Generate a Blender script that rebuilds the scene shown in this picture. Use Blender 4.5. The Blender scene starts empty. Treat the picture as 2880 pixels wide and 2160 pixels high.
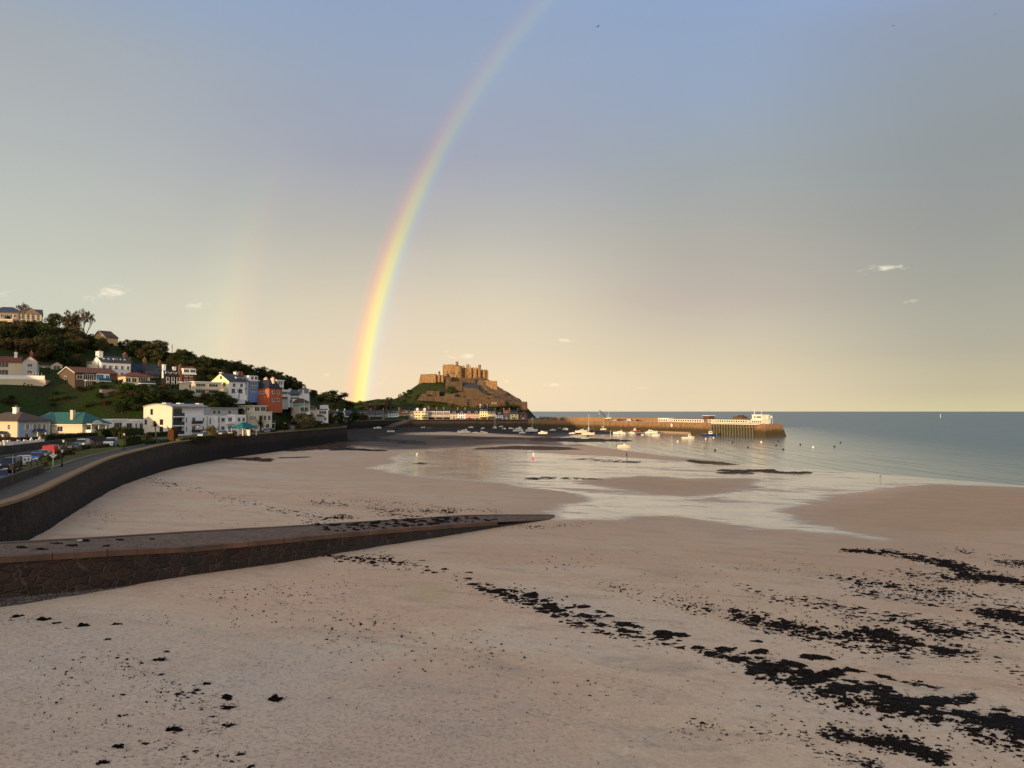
import bpy, math, random
import numpy as np
from mathutils import Vector, Matrix
C = bpy.context.scene.collection
scene = bpy.context.scene
PI = math.pi
# ---------------------------------------------------------------- camera
TH = math.atan(77/2160.0); CT, ST = math.cos(TH), math.sin(TH); EYE = 15.0
cam = bpy.data.objects.new('camera', bpy.data.cameras.new('camera')); C.objects.link(cam)
cam.location = (0, 0, EYE); cam.rotation_euler = (PI/2+TH, 0, 0)
cam.data.sensor_width = 36; cam.data.lens = 27; cam.data.clip_start = .5; cam.data.clip_end = 90000
scene.camera = cam
scene.view_settings.view_transform = 'Standard'; scene.view_settings.look = 'None'
scene.view_settings.exposure = 0; scene.view_settings.gamma = 1
# ---------------------------------------------------------------- sun and sky
SUN_EL, SUN_AZ = math.radians(5), math.radians(210)
to_sun = Vector((math.sin(SUN_AZ)*math.cos(SUN_EL), math.cos(SUN_AZ)*math.cos(SUN_EL), math.sin(SUN_EL)))
sl = bpy.data.lights.new('sun', 'SUN'); sl.energy = 4.6; sl.angle = math.radians(.6); sl.color = (1, .68, .36)
so = bpy.data.objects.new('sun', sl); C.objects.link(so)
so.rotation_euler = (-to_sun).to_track_quat('-Z', 'Y').to_euler()

def lin(r, g, b):
    f = lambda c: c/12.92 if c <= .04045 else ((c+.055)/1.055)**2.4
    return (f(r/255), f(g/255), f(b/255), 1)
class NT:
    """small helper round a node tree"""
    def __init__(s, tree): s.t = tree; s.n = tree.nodes; s.l = tree.links
    def new(s, typ, **kw):
        n = s.n.new(typ)
        for k, v in kw.items(): setattr(n, k, v)
        return n
    def put(s, sock, v):
        if v is None: return
        if hasattr(v, 'is_output'): s.l.new(v, sock)
        else: sock.default_value = v
    def m(s, op, a, b=None, c=None, clamp=False):
        n = s.new('ShaderNodeMath', operation=op); n.use_clamp = clamp
        for i, v in enumerate((a, b, c)): s.put(n.inputs[i], v)
        return n.outputs[0]
    def vm(s, op, a, b=None):
        n = s.new('ShaderNodeVectorMath', operation=op); s.put(n.inputs[0], a); s.put(n.inputs[1], b); return n
    def mix(s, f, a, b, mode='MIX'):
        n = s.new('ShaderNodeMix', data_type='RGBA', blend_type=mode); n.clamp_factor = True
        s.put(n.inputs[0], f); s.put(n.inputs[6], a); s.put(n.inputs[7], b); return n.outputs[2]
    def ramp(s, f, stops, interp='LINEAR'):
        n = s.new('ShaderNodeValToRGB'); r = n.color_ramp; r.interpolation = interp
        while len(r.elements) < len(stops): r.elements.new(.5)
        for e, (p, c) in zip(r.elements, stops):
            e.position = p; e.color = c if len(c) == 4 else (*c, 1)
        s.put(n.inputs[0], f); return n.outputs[0]
    def sstep(s, v, a, b):
        n = s.new('ShaderNodeMapRange', interpolation_type='SMOOTHSTEP')
        s.put(n.inputs[0], v); n.inputs[1].default_value = a; n.inputs[2].default_value = b; return n.outputs[0]
    def noise(s, vec, scale, detail=4, rough=.55, dist=0):
        n = s.new('ShaderNodeTexNoise'); s.put(n.inputs['Vector'], vec); n.inputs['Scale'].default_value = scale
        n.inputs['Detail'].default_value = detail; n.inputs['Roughness'].default_value = rough
        n.inputs['Distortion'].default_value = dist; return n.outputs[0]
    def mapping(s, vec, scale=(1, 1, 1), rot=(0, 0, 0)):
        n = s.new('ShaderNodeMapping'); s.put(n.inputs[0], vec); n.inputs[3].default_value = scale
        n.inputs[2].default_value = rot; return n.outputs[0]
    def bump(s, h, strength, dist, normal=None):
        n = s.new('ShaderNodeBump'); n.inputs['Strength'].default_value = strength
        n.inputs['Distance'].default_value = dist; s.put(n.inputs['Height'], h)
        if normal is not None: s.put(n.inputs['Normal'], normal)
        return n.outputs[0]

world = bpy.data.worlds.new('World'); scene.world = world; world.use_nodes = True
world.node_tree.nodes.clear(); W = NT(world.node_tree)
tc = W.new('ShaderNodeTexCoord'); dirv = W.vm('NORMALIZE', tc.outputs['Generated']).outputs[0]
sep = W.new('ShaderNodeSeparateXYZ'); W.put(sep.inputs[0], dirv)
X_, Y_, Z_ = sep.outputs
el = W.m('MULTIPLY', W.m('ARCSINE', Z_), 180/PI); az = W.m('MULTIPLY', W.m('ARCTAN2', X_, Y_), 180/PI)
elf = W.m('DIVIDE', el, 90, clamp=True)
def elcol(l): return [(max(0, e/90), lin(*c)) for e, c in l]
top = [(45, (132, 146, 176)), (90, (125, 140, 172))]

TAB = {'L': [(0.0, (0.6856, 0.6404, 0.5077)), (4.0, (0.548, 0.5163, 0.4443)), (8.0, (0.5265, 0.5134, 0.431)), (12.0, (0.4656, 0.4559, 0.4003)), (17.0, (0.3902, 0.3933, 0.378)), (23.0, (0.3464, 0.3606, 0.3776)), (29.0, (0.2468, 0.3415, 0.5315))], 'C': [(0.0, (0.8015, 0.6635, 0.4753)), (4.0, (0.677, 0.5208, 0.3955)), (8.0, (0.5924, 0.4671, 0.3396)), (13.0, (0.4139, 0.3584, 0.308)), (18.5, (0.306, 0.2931, 0.3542)), (25.0, (0.2719, 0.3188, 0.433)), (29.0, (0.2497, 0.3152, 0.4743))], 'M': [(0.0, (0.7337, 0.6257, 0.4258)), (1.5, (0.6126, 0.5196, 0.4091)), (4.0, (0.4914, 0.397, 0.3163)), (8.0, (0.379, 0.271, 0.2358)), (12.0, (0.3194, 0.258, 0.2098)), (17.0, (0.2682, 0.264, 0.2626)), (22.0, (0.2468, 0.2862, 0.3907)), (29.0, (0.2249, 0.3042, 0.4825))], 'R': [(0.0, (0.55, 0.5204, 0.3144)), (1.5, (0.3572, 0.3475, 0.2835)), (4.0, (0.2498, 0.2129, 0.2148)), (8.0, (0.2216, 0.1803, 0.1546)), (12.0, (0.205, 0.168, 0.1499)), (17.0, (0.201, 0.1918, 0.1845)), (21.0, (0.2126, 0.2215, 0.2487)), (25.0, (0.23, 0.2549, 0.3476)), (29.0, (0.245, 0.3404, 0.6587))]}
def tab(k): return [(e/90, (*c, 1)) for e, c in TAB[k]]+elcol(top)
rL = W.ramp(elf, tab('L'))
rC = W.ramp(elf, tab('C'))
rM = W.ramp(elf, tab('M'))
rR = W.ramp(elf, tab('R'))
sky = W.mix(W.sstep(az, -34, -8), rL, rC); sky = W.mix(W.sstep(az, -2, 15), sky, rM); sky = W.mix(W.sstep(az, 14, 32), sky, rR)
# bright western half of the sky, round the setting sun
sd = W.vm('DOT_PRODUCT', dirv, tuple(to_sun)).outputs['Value']
glow = W.ramp(elf, [(0, (1.35, .98, .62, 1)), (.2, (1.15, 1.0, .82, 1)), (.6, (.75, .8, .92, 1)), (1, (.45, .5, .62, 1))])
sky = W.mix(W.sstep(sd, -.25, .75), sky, glow)
# soft large scale unevenness of the rain veil
nz = W.noise(W.mapping(dirv, (1.6, 1.6, 5)), 1.6, 3, .5)
vs = W.vm('SCALE', sky); W.put(vs.inputs['Scale'], W.m('ADD', .93, W.m('MULTIPLY', nz, .14))); sky = vs.outputs[0]
# the rainbow: angle from the antisolar point
anti = -Vector((math.sin(SUN_AZ)*math.cos(.0611), math.cos(SUN_AZ)*math.cos(.0611), math.sin(.0611)))   # the bow's centre as seen in the photo
ad = W.vm('DOT_PRODUCT', dirv, tuple(anti)).outputs['Value']
ang = W.m('MULTIPLY', W.m('ARCCOSINE', ad), 180/PI)
bf = W.m('DIVIDE', W.m('SUBTRACT', ang, 38), 6, clamp=True)
q = lambda d: (d-38)/6
bow = W.ramp(bf, [(q(38.6), (.02, .02, .02, 1)), (q(40.2), (.03, .025, .045, 1)), (q(40.65), (.02, .05, .11, 1)), (q(40.95), (.06, .14, .10, 1)), (q(41.25), (.24, .27, .0, 1)), (q(41.6), (.36, .23, .0, 1)), (q(41.95), (.30, .07, .01, 1)), (q(42.25), (.14, .0, .015, 1)), (q(42.75), (0, 0, 0, 1))])
dim = W.ramp(bf, [(q(40.9), (1, 1, 1, 1)), (q(41.4), (1, 1, .72, 1)), (q(41.9), (1, .93, .74, 1)), (q(42.6), (1, 1, 1, 1))])
b2f = W.m('DIVIDE', W.m('SUBTRACT', ang, 48), 8, clamp=True)
bow2 = W.ramp(b2f, [(.14, (0, 0, 0, 1)), (.30, (.066, .018, .0, 1)), (.41, (.066, .058, .0, 1)), (.54, (.022, .042, .016, 1)), (.8, (0, 0, 0, 1))])
st1 = W.ramp(elf, [(0, (1, 1, 1, 1)), (6/90, (.95,)*3), (10/90, (.84,)*3), (15/90, (.50,)*3), (21/90, (.22,)*3), (30/90, (.12,)*3)])
st1f = W.new('ShaderNodeRGBToBW'); W.put(st1f.inputs[0], st1); st1f = st1f.outputs[0]
st2 = W.ramp(elf, [(0, (.5,)*3), (6/90, (1,)*3), (12/90, (.55,)*3), (19/90, (0,)*3)])
sky = W.mix(W.m('MULTIPLY', st1f, 1), sky, W.mix(1, sky, dim, 'MULTIPLY')); sky = W.mix(1, sky, W.mix(1, bow, st1, 'MULTIPLY'), 'ADD'); sky = W.mix(1, sky, W.mix(1, bow2, st2, 'MULTIPLY'), 'ADD')
def ray(px, py):
    u = (px-1440)/2160.0; v = (1080-py)/2160.0
    return u, CT-v*ST, ST+v*CT
# small wisps of cloud lit by the low sun
cn = W.noise(W.mapping(dirv, (1, 1, 2.2)), 55, 5, .6, .6)
cl = None
for (px, py, wx, wy, s, tilt) in [(305, 826, 62, 24, 1, -.35), (552, 860, 34, 14, .7, -.2), (20, 832, 60, 20, .45, -.2), (1590, 957, 46, 10, .6, 0), (1297, 1001, 46, 12, .9, 0), (1075, 1072, 34, 16, .6, -.5), (2482, 755, 74, 15, .66, -.05), (2555, 846, 24, 8, .6, 0), (1548, 1083, 34, 8, 1, 0), (1595, 1085, 18, 6, .8, 0), (1715, 1090, 20, 5, .4, 0), (1800, 1092, 26, 5, .4, 0), (1420, 1074, 30, 10, .7, .1), (910, 1052, 22, 12, .6, 0), (1265, 988, 26, 10, .5, .2)]:
    d = Vector(ray(px, py)).normalized(); ca = math.degrees(math.atan2(d.x, d.y)); ce = math.degrees(math.asin(d.z))
    k = 2160*PI/180
    da = W.m('DIVIDE', W.m('SUBTRACT', az, ca), wx/k); de0 = W.m('SUBTRACT', el, ce)
    de = W.m('DIVIDE', W.m('ADD', de0, W.m('MULTIPLY', W.m('SUBTRACT', az, ca), tilt)), wy/k)
    r2 = W.m('ADD', W.m('MULTIPLY', da, da), W.m('MULTIPLY', de, de))
    g = W.m('MULTIPLY', W.m('SUBTRACT', 1, r2, clamp=True), s)
    cl = g if cl is None else W.m('MAXIMUM', cl, g)
cn = W.m('ADD', W.m('MULTIPLY', W.m('SUBTRACT', cn, .5), 1.9), .5)
cm = W.sstep(W.m('ADD', cn, W.m('MULTIPLY', cl, .42)), .62, 1.12)
cm = W.m('MULTIPLY', cm, W.m('MULTIPLY', cl, 1.6, clamp=True), clamp=True)
sky = W.mix(W.m('MULTIPLY', cm, .6), sky, (.95, .82, .62, 1))
bg = W.new('ShaderNodeBackground'); W.put(bg.inputs[0], sky); bg.inputs[1].default_value = .97
nis = W.new('ShaderNodeTexSky', sky_type='NISHITA'); nis.sun_disc = False; nis.sun_elevation = SUN_EL; nis.sun_rotation = SUN_AZ
bn = W.new('ShaderNodeBackground'); W.put(bn.inputs[0], nis.outputs[0]); bn.inputs[1].default_value = .05
ad_ = W.new('ShaderNodeAddShader'); W.put(ad_.inputs[0], bg.outputs[0]); W.put(ad_.inputs[1], bn.outputs[0])
wo = W.new('ShaderNodeOutputWorld'); W.put(wo.inputs[0], ad_.outputs[0])
# ---------------------------------------------------------------- places: where a sight line meets the ground
SH = [(300, -250), (170, 20), (104, 156), (86, 188), (73, 209), (51, 263), (36, 330), (30, 370), (34, 430), (50, 480), (80, 505), (112, 524), (75, 610), (35, 720), (60, 1000)]
WALL = [(-36, 25), (-38.5, 44), (-41.2, 61.8), (-44.5, 72.6), (-49.4, 84.8), (-58.9, 108.7), (-65.9, 127.6), (-73.2, 152), (-82, 186), (-87, 222), (-87.2, 245), (-85.4, 274.6), (-83.5, 310), (-81.6, 345), (-81.2, 372), (-84, 389), (-93, 401), (-104, 425), (-114, 470), (-122, 530), (-125, 575), (-117, 620), (-106, 660), (-98, 690)]
def smooth_poly(P, n=6):
    out = []
    for i in range(len(P)-1):
        p0 = np.array(P[max(i-1, 0)]); p1 = np.array(P[i]); p2 = np.array(P[i+1]); p3 = np.array(P[min(i+2, len(P)-1)])
        for k in range(n):
            t = k/n
            out.append(.5*((2*p1)+(-p0+p2)*t+(2*p0-5*p1+4*p2-p3)*t*t+(-p0+3*p1-3*p2+p3)*t**3))
    out.append(np.array(P[-1], float)); return np.array(out)
WALLS = smooth_poly(WALL, 5)
def poly_dist(x, y, P):
    """distance to an open polyline, signed: positive on its left"""
    x = np.asarray(x, float); y = np.asarray(y, float)
    best = np.full(x.shape, 1e18); sg = np.ones(x.shape)
    for (ax, ay), (bx, by) in zip(P[:-1], P[1:]):
        dx, dy = bx-ax, by-ay; L = dx*dx+dy*dy
        t = np.clip(((x-ax)*dx+(y-ay)*dy)/L, 0, 1)
        qx = x-(ax+t*dx); qy = y-(ay+t*dy); d = qx*qx+qy*qy
        c = dx*(y-ay)-dy*(x-ax)
        m = d < best; best = np.where(m, d, best); sg = np.where(m, np.where(c >= 0, 1., -1.), sg)
    return sg*np.sqrt(best)
def poly_in(x, y, P):
    """signed distance to a closed polygon, positive inside"""
    x = np.asarray(x, float); y = np.asarray(y, float); best = np.full(x.shape, 1e18); ins = np.zeros(x.shape, bool)
    n = len(P)
    for i in range(n):
        ax, ay = P[i]; bx, by = P[(i+1) % n]; dx, dy = bx-ax, by-ay; L = dx*dx+dy*dy+1e-12
        t = np.clip(((x-ax)*dx+(y-ay)*dy)/L, 0, 1)
        best = np.minimum(best, (x-ax-t*dx)**2+(y-ay-t*dy)**2)
        cr = ((ay > y) != (by > y)) & (x < (bx-ax)*(y-ay)/(by-ay+1e-12)+ax); ins ^= cr
    return np.where(ins, 1, -1)*np.sqrt(best)
KY = [-100, 20, 60, 84, 113, 150, 186, 222, 300, 400, 500, 700, 950]
KV = [.024, .024, .0228, .0200, .0160, .0128, .0082, .0050, .0030, .0042, .006, .011, .011]
def beach(x, y):
    s = poly_dist(x, y, SH); k = np.interp(y, KY, KV)
    return np.where(s > 0, s*k, np.maximum(s*.02, -2.5))
def gp(px, py, off=0.0):
    """beach point seen at photo pixel (arrays allowed)"""
    px = np.asarray(px, float); py = np.asarray(py, float)
    u = (px-1440)/2160; v = (1080-py)/2160; dy = CT-v*ST; dz = ST+v*CT
    h = np.full(px.shape, 1.0); 
    for i in range(60):
        t = (h-EYE)/dz; h = .5*h+.5*(beach(u*t, dy*t)+off)
    t = (h-EYE)/dz
    return u*t, dy*t, h-off
def P3(px, py, D):
    u, a, b = ray(px, py); t = D/a
    return Vector((u*t, D, EYE+b*t))
def zat(py, D):
    u, a, b = ray(1440, py); return EYE+b*D/a
def xat(px, D): return (px-1440)/2160*D/ray(px, 1157)[1]

# ---------------------------------------------------------------- mesh helpers
class MB:
    def __init__(s): s.v = []; s.f = []; s.mi = []
    def add(s, vs, fs, mi=0):
        o = len(s.v); s.v += [tuple(p) for p in vs]
        for f in fs: s.f.append(tuple(i+o for i in f)); s.mi.append(mi)
        return s
    def hexa(s, p, mi=0):   # p: four bottom, four top, counter-clockwise from above
        return s.add(p, [(3, 2, 1, 0), (4, 5, 6, 7), (0, 1, 5, 4), (1, 2, 6, 5), (2, 3, 7, 6), (3, 0, 4, 7)], mi)
    def box(s, x0, y0, z0, x1, y1, z1, mi=0):
        return s.hexa([(x0, y0, z0), (x1, y0, z0), (x1, y1, z0), (x0, y1, z0), (x0, y0, z1), (x1, y0, z1), (x1, y1, z1), (x0, y1, z1)], mi)
    def loft(s, rings, mi=0, cap=True, closed=True):
        n = len(rings[0]); o = len(s.v)
        for r in rings: s.v += [tuple(p) for p in r]
        for i in range(len(rings)-1):
            for k in range(n if closed else n-1):
                k2 = (k+1) % n
                s.f.append((o+i*n+k, o+i*n+k2, o+(i+1)*n+k2, o+(i+1)*n+k)); s.mi.append(mi)
        if cap:
            s.f.append(tuple(o+k for k in reversed(range(n)))); s.mi.append(mi)
            s.f.append(tuple(o+(len(rings)-1)*n+k for k in range(n))); s.mi.append(mi)
        return s
    def cyl(s, p0, p1, r0, r1=None, n=8, mi=0, cap=True):
        r1 = r0 if r1 is None else r1; p0 = Vector(p0); p1 = Vector(p1); d = (p1-p0).normalized()
        a = d.orthogonal().normalized(); b = d.cross(a)
        R = lambda p, r: [p+(a*math.cos(2*PI*k/n)+b*math.sin(2*PI*k/n))*r for k in range(n)]
        return s.loft([R(p0, r0), R(p1, r1)], mi, cap)
    def bar(s, p0, p1, w, mi=0): return s.cyl(p0, p1, w/2, w/2, 4, mi)
    def prism(s, pts, z0, z1, mi=0):        # polygon in plan, counter-clockwise
        return s.loft([[(x, y, z0) for x, y in pts], [(x, y, z1) for x, y in pts]], mi)
    def extr(s, pts, dv, mi=0):             # closed outline of 3-D points swept along dv
        dv = Vector(dv); return s.loft([[Vector(p) for p in pts], [Vector(p)+dv for p in pts]], mi)
    def ball(s, c, r, n=8, mi=0, sz=1):
        rings = [[(c[0]+r*math.sin(a)*math.cos(2*PI*k/n), c[1]+r*math.sin(a)*math.sin(2*PI*k/n), c[2]-r*sz*math.cos(a)) for k in range(n)] for a in [PI*(i+.35)/(n/2+.7-.0) for i in range(n//2+1)]]
        return s.loft(rings, mi)
    def build(s, name, mats, parent=None, smooth=False, loc=None, rot=None):
        me = bpy.data.meshes.new(name); me.from_pydata(s.v, [], s.f)
        if not isinstance(mats, (list, tuple)): mats = [mats]
        for m in mats: me.materials.append(m)
        if len(mats) > 1: me.polygons.foreach_set('material_index', s.mi)
        if smooth: me.polygons.foreach_set('use_smooth', [True]*len(me.polygons))
        me.update(); return link(name, me, parent, loc, rot)
def link(name, me, parent=None, loc=None, rot=None):
    o = bpy.data.objects.new(name, me); C.objects.link(o)
    if parent is not None: o.parent = parent
    if loc is not None: o.location = loc
    if rot is not None: o.rotation_euler = rot
    return o
def tag(o, label, cat, group=None):
    o['label'] = label; o['category'] = cat
    if group: o['group'] = group
    return o
def kind(o, k='structure'): o['kind'] = k; return o
def thing(name, label, cat, loc=(0, 0, 0), rz=0, group=None):
    o = bpy.data.objects.new(name, None); C.objects.link(o); o.location = loc; o.rotation_euler = (0, 0, rz)
    return tag(o, label, cat, group)
def copy_tree(o, parent=None):
    c = o.copy(); C.objects.link(c)
    if parent is not None: c.parent = parent
    for ch in list(o.children): copy_tree(ch, c)
    return c
# ---------------------------------------------------------------- materials
_m = {}
def M(key, col, rough=.8, var=.18, scale=3.0, spec=.3, bump=0, bscale=None, col2=None, metal=0, island=0):
    if key in _m: return _m[key]
    m = bpy.data.materials.new(key); m.use_nodes = True; T = NT(m.node_tree); b = T.n['Principled BSDF']
    tcn = T.new('ShaderNodeTexCoord').outputs['Object']
    n = T.noise(tcn, scale, 4, .6)
    c2 = col2 or tuple(min(1, c*(1+var)) for c in col); c1 = tuple(c*(1-var) for c in col) if not col2 else col
    c = T.ramp(n, [(.3, c1), (.7, c2)])
    if island:
        g = T.new('ShaderNodeNewGeometry'); hs = T.new('ShaderNodeHueSaturation')
        T.put(hs.inputs['Color'], c); T.put(hs.inputs['Value'], T.m('ADD', 1-island, T.m('MULTIPLY', g.outputs['Random Per Island'], 2*island)))
        T.put(hs.inputs['Hue'], T.m('ADD', .485, T.m('MULTIPLY', g.outputs['Random Per Island'], .03))); c = hs.outputs[0]
    T.put(b.inputs['Base Color'], c); b.inputs['Roughness'].default_value = rough; b.inputs['Specular IOR Level'].default_value = spec
    b.inputs['Metallic'].default_value = metal
    if bump: T.put(b.inputs['Normal'], T.bump(T.noise(tcn, bscale or scale*6, 5), bump, .05))
    _m[key] = m; return m
def lmat(key, r, g, b, **k): return M(key, lin(r, g, b)[:3], **k)
def stone_mat(key, cols, scale, mortar, mortar_w=.06, zdark=None, bump=.6, rand=1, stretch=(1, 1, 1.5), topcol=None):
    """rubble masonry: Voronoi blocks with mortar joints; zdark = (z0, z1, colour, amount) weed staining below a height"""
    m = bpy.data.materials.new(key); m.use_nodes = True; T = NT(m.node_tree); b = T.n['Principled BSDF']
    geo = T.new('ShaderNodeNewGeometry'); p = T.mapping(geo.outputs['Position'], stretch)
    nw = T.new('ShaderNodeTexNoise'); T.put(nw.inputs['Vector'], p); nw.inputs['Scale'].default_value = scale*.8
    pw = T.new('ShaderNodeVectorMath', operation='MULTIPLY_ADD'); T.put(pw.inputs[0], nw.outputs[1])
    pw.inputs[1].default_value = (.35/scale,)*3; T.put(pw.inputs[2], p)
    v = T.new('ShaderNodeTexVoronoi'); T.put(v.inputs['Vector'], pw.outputs[0]); v.inputs['Scale'].default_value = scale
    e = T.new('ShaderNodeTexVoronoi', feature='DISTANCE_TO_EDGE'); T.put(e.inputs['Vector'], pw.outputs[0]); e.inputs['Scale'].default_value = scale
    sc = T.new('ShaderNodeSeparateColor'); T.put(sc.inputs[0], v.outputs['Color'])
    c = T.ramp(sc.outputs[0], [(i/(len(cols)-1), k) for i, k in enumerate(cols)])
    big = T.noise(geo.outputs['Position'], .25, 3); c = T.mix(T.m('MULTIPLY', big, .5), c, cols[0]+(1,))
    st_ = T.noise(T.mapping(geo.outputs['Position'], (.55, .55, .07)), 1, 5, .65, .6); c = T.mix(T.m('MULTIPLY', T.sstep(st_, .48, .68), .25 if 'slip' in key else .62), c, tuple(k*.42 for k in cols[0])+(1,))
    fine = T.noise(geo.outputs['Position'], 9, 5, .65); c = T.mix(.35, c, T.ramp(fine, [(.3, (.15, .15, .15)), (.7, (.9, .9, .9))]), 'OVERLAY')
    gap = T.sstep(e.outputs['Distance'], mortar_w*1.6, mortar_w*.5)
    gap = T.m('MULTIPLY', gap, T.sstep(T.noise(geo.outputs['Position'], 1.1, 3), .35, .6))
    c = T.mix(gap, c, mortar+(1,))
    if zdark:
        s = T.new('ShaderNodeSeparateXYZ'); T.put(s.inputs[0], geo.outputs['Position'])
        zz = T.m('ADD', s.outputs[2], T.m('MULTIPLY', T.m('SUBTRACT', T.noise(geo.outputs['Position'], .35, 5, .65), .5), 3.2))
        c = T.mix(T.m('MULTIPLY', T.sstep(zz, zdark[1], zdark[0]), zdark[3]), c, zdark[2]+(1,))
    T.put(b.inputs['Base Color'], c); b.inputs['Roughness'].default_value = .85; b.inputs['Specular IOR Level'].default_value = .2
    h = T.m('ADD', T.m('MULTIPLY', T.sstep(e.outputs['Distance'], 0, .15), .7), T.m('MULTIPLY', fine, .4))
    T.put(b.inputs['Normal'], T.bump(h, bump, .12)); _m[key] = m; return m
# ================================================================ the beach
def W2(l): x, y, z = gp([p[0] for p in l], [p[1] for p in l]); return list(zip(x, y))
FLATS = W2([(1031, 1314), (1115, 1300), (1102, 1286), (1143, 1272), (1260, 1262), (1420, 1258), (1560, 1262), (1740, 1285), (1950, 1298), (2050, 1300), (2200, 1311), (2400, 1325), (2600, 1340), (2880, 1362), (3100, 1380), (3100, 1395), (2880, 1372), (2622, 1361), (2514, 1373), (2391, 1389), (2297, 1409), (2217, 1431), (2261, 1460), (2297, 1474), (2370, 1489), (2478, 1517), (2400, 1506), (2287, 1497), (2106, 1487), (1998, 1471), (1889, 1453), (1745, 1458), (1600, 1462), (1540, 1461), (1555, 1440), (1600, 1420), (1640, 1402), (1600, 1388), (1487, 1371), (1415, 1359), (1288, 1350), (1162, 1339), (1089, 1327)])
ISLE = W2([(1618, 1354), (1720, 1343), (1817, 1340), (1930, 1347), (2106, 1346), (2150, 1352), (2095, 1362), (2124, 1371), (2070, 1382), (1925, 1397), (1817, 1392), (1727, 1375), (1665, 1363)])
STRIP = W2([(1500, 1263), (1648, 1263), (1739, 1273), (1940, 1294), (2010, 1302), (1900, 1294), (1739, 1284), (1600, 1278), (1500, 1272)])
POOL2 = W2([(1560, 1235), (1620, 1222), (1850, 1223), (1850, 1245), (1640, 1247), (1590, 1252)])
MUD = W2([(900, 1212), (985, 1206), (1130, 1200), (1200, 1197), (1330, 1199), (1490, 1199), (1700, 1212), (1760, 1217), (1720, 1222), (1640, 1226), (1540, 1229), (1400, 1219), (1250, 1214), (1150, 1216), (1060, 1232), (1000, 1246), (960, 1250), (900, 1262)])
MUD2 = W2([(950, 1262), (1010, 1254), (1100, 1262), (1180, 1262), (1280, 1256), (1450, 1247), (1590, 1252), (1560, 1240), (1500, 1232), (1300, 1226), (1100, 1222), (960, 1226)])
na, nr = 620, 460
az_ = np.radians(np.concatenate([np.linspace(-100, -45, 40), np.linspace(-44, 44, na-80), np.linspace(45, 110, 40)]))
rr_ = np.concatenate([[.5, 2, 3.5], np.exp(np.linspace(math.log(5), math.log(760), nr-3))])
A_, R_ = np.meshgrid(az_, rr_); bx_ = (R_*np.sin(A_)).ravel(); by_ = (R_*np.cos(A_)).ravel(); bz_ = beach(bx_, by_)
rng = np.random.default_rng(7)
def vnoise(x, y, s, seed=0):
    r = np.random.default_rng(seed); o = np.zeros_like(x)
    for k in range(7):
        a = r.uniform(0, 2*PI); f = r.uniform(.6, 1.7)/s; o += np.sin((x*math.cos(a)+y*math.sin(a))*f*2*PI+r.uniform(0, 6.3)+1.3*np.sin((x*math.sin(a)-y*math.cos(a))*f*4.1+k))
    return o/4
dryness = np.clip(bz_-.6, 0, 1)
bz_ = bz_+.05*vnoise(bx_, by_, 14, 3)*dryness+.02*vnoise(bx_, by_, 4, 5)*dryness
me = bpy.data.meshes.new('beach')
NA = len(az_); I, J = np.meshgrid(np.arange(len(rr_)-1), np.arange(NA-1), indexing='ij'); q0 = (I*NA+J).ravel()
faces = np.stack([q0, q0+1, q0+NA+1, q0+NA], 1)[:, ::-1]
def grid_mesh(me, x, y, z, faces):
    me.vertices.add(len(x)); me.vertices.foreach_set('co', np.stack([x, y, z], 1).astype(np.float32).ravel())
    me.loops.add(faces.size); me.loops.foreach_set('vertex_index', faces.astype(np.int32).ravel())
    me.polygons.add(len(faces)); me.polygons.foreach_set('loop_start', np.arange(0, faces.size, faces.shape[1], dtype=np.int32))
    me.polygons.foreach_set('use_smooth', np.ones(len(faces), bool)); me.update(calc_edges=True); me.validate()
grid_mesh(me, bx_, by_, bz_, faces)
wet = poly_in(bx_, by_, FLATS); wet = np.minimum(wet, -poly_in(bx_, by_, ISLE)); wet = np.minimum(wet, -poly_in(bx_, by_, STRIP))
wet = np.maximum(wet, poly_in(bx_, by_, POOL2))
mud = poly_in(bx_, by_, MUD); mud2 = np.maximum(poly_in(bx_, by_, MUD2), mud)
slo = poly_dist(bx_, by_, SH)
BAR = W2([(2217, 1431), (2297, 1409), (2391, 1389), (2622, 1361), (2880, 1372), (3050, 1380), (3050, 1480), (2880, 1490), (2600, 1500), (2370, 1489), (2261, 1460)])
bar = np.maximum(poly_in(bx_, by_, BAR), poly_in(bx_, by_, ISLE))
TROD = W2([(-200, 1720), (300, 1740), (700, 1790), (1000, 1860), (1350, 1950), (1600, 2160), (1600, 2400), (-400, 2400)])
for nm, a in (('trod', poly_in(bx_, by_, TROD)), ('bar', bar), ('wet', wet), ('mud', mud), ('mudflat', mud2), ('shore', slo)):
    at = me.attributes.new(nm, 'FLOAT', 'POINT'); at.data.foreach_set('value', np.clip(a, -80, 80).astype(np.float32))
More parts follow.
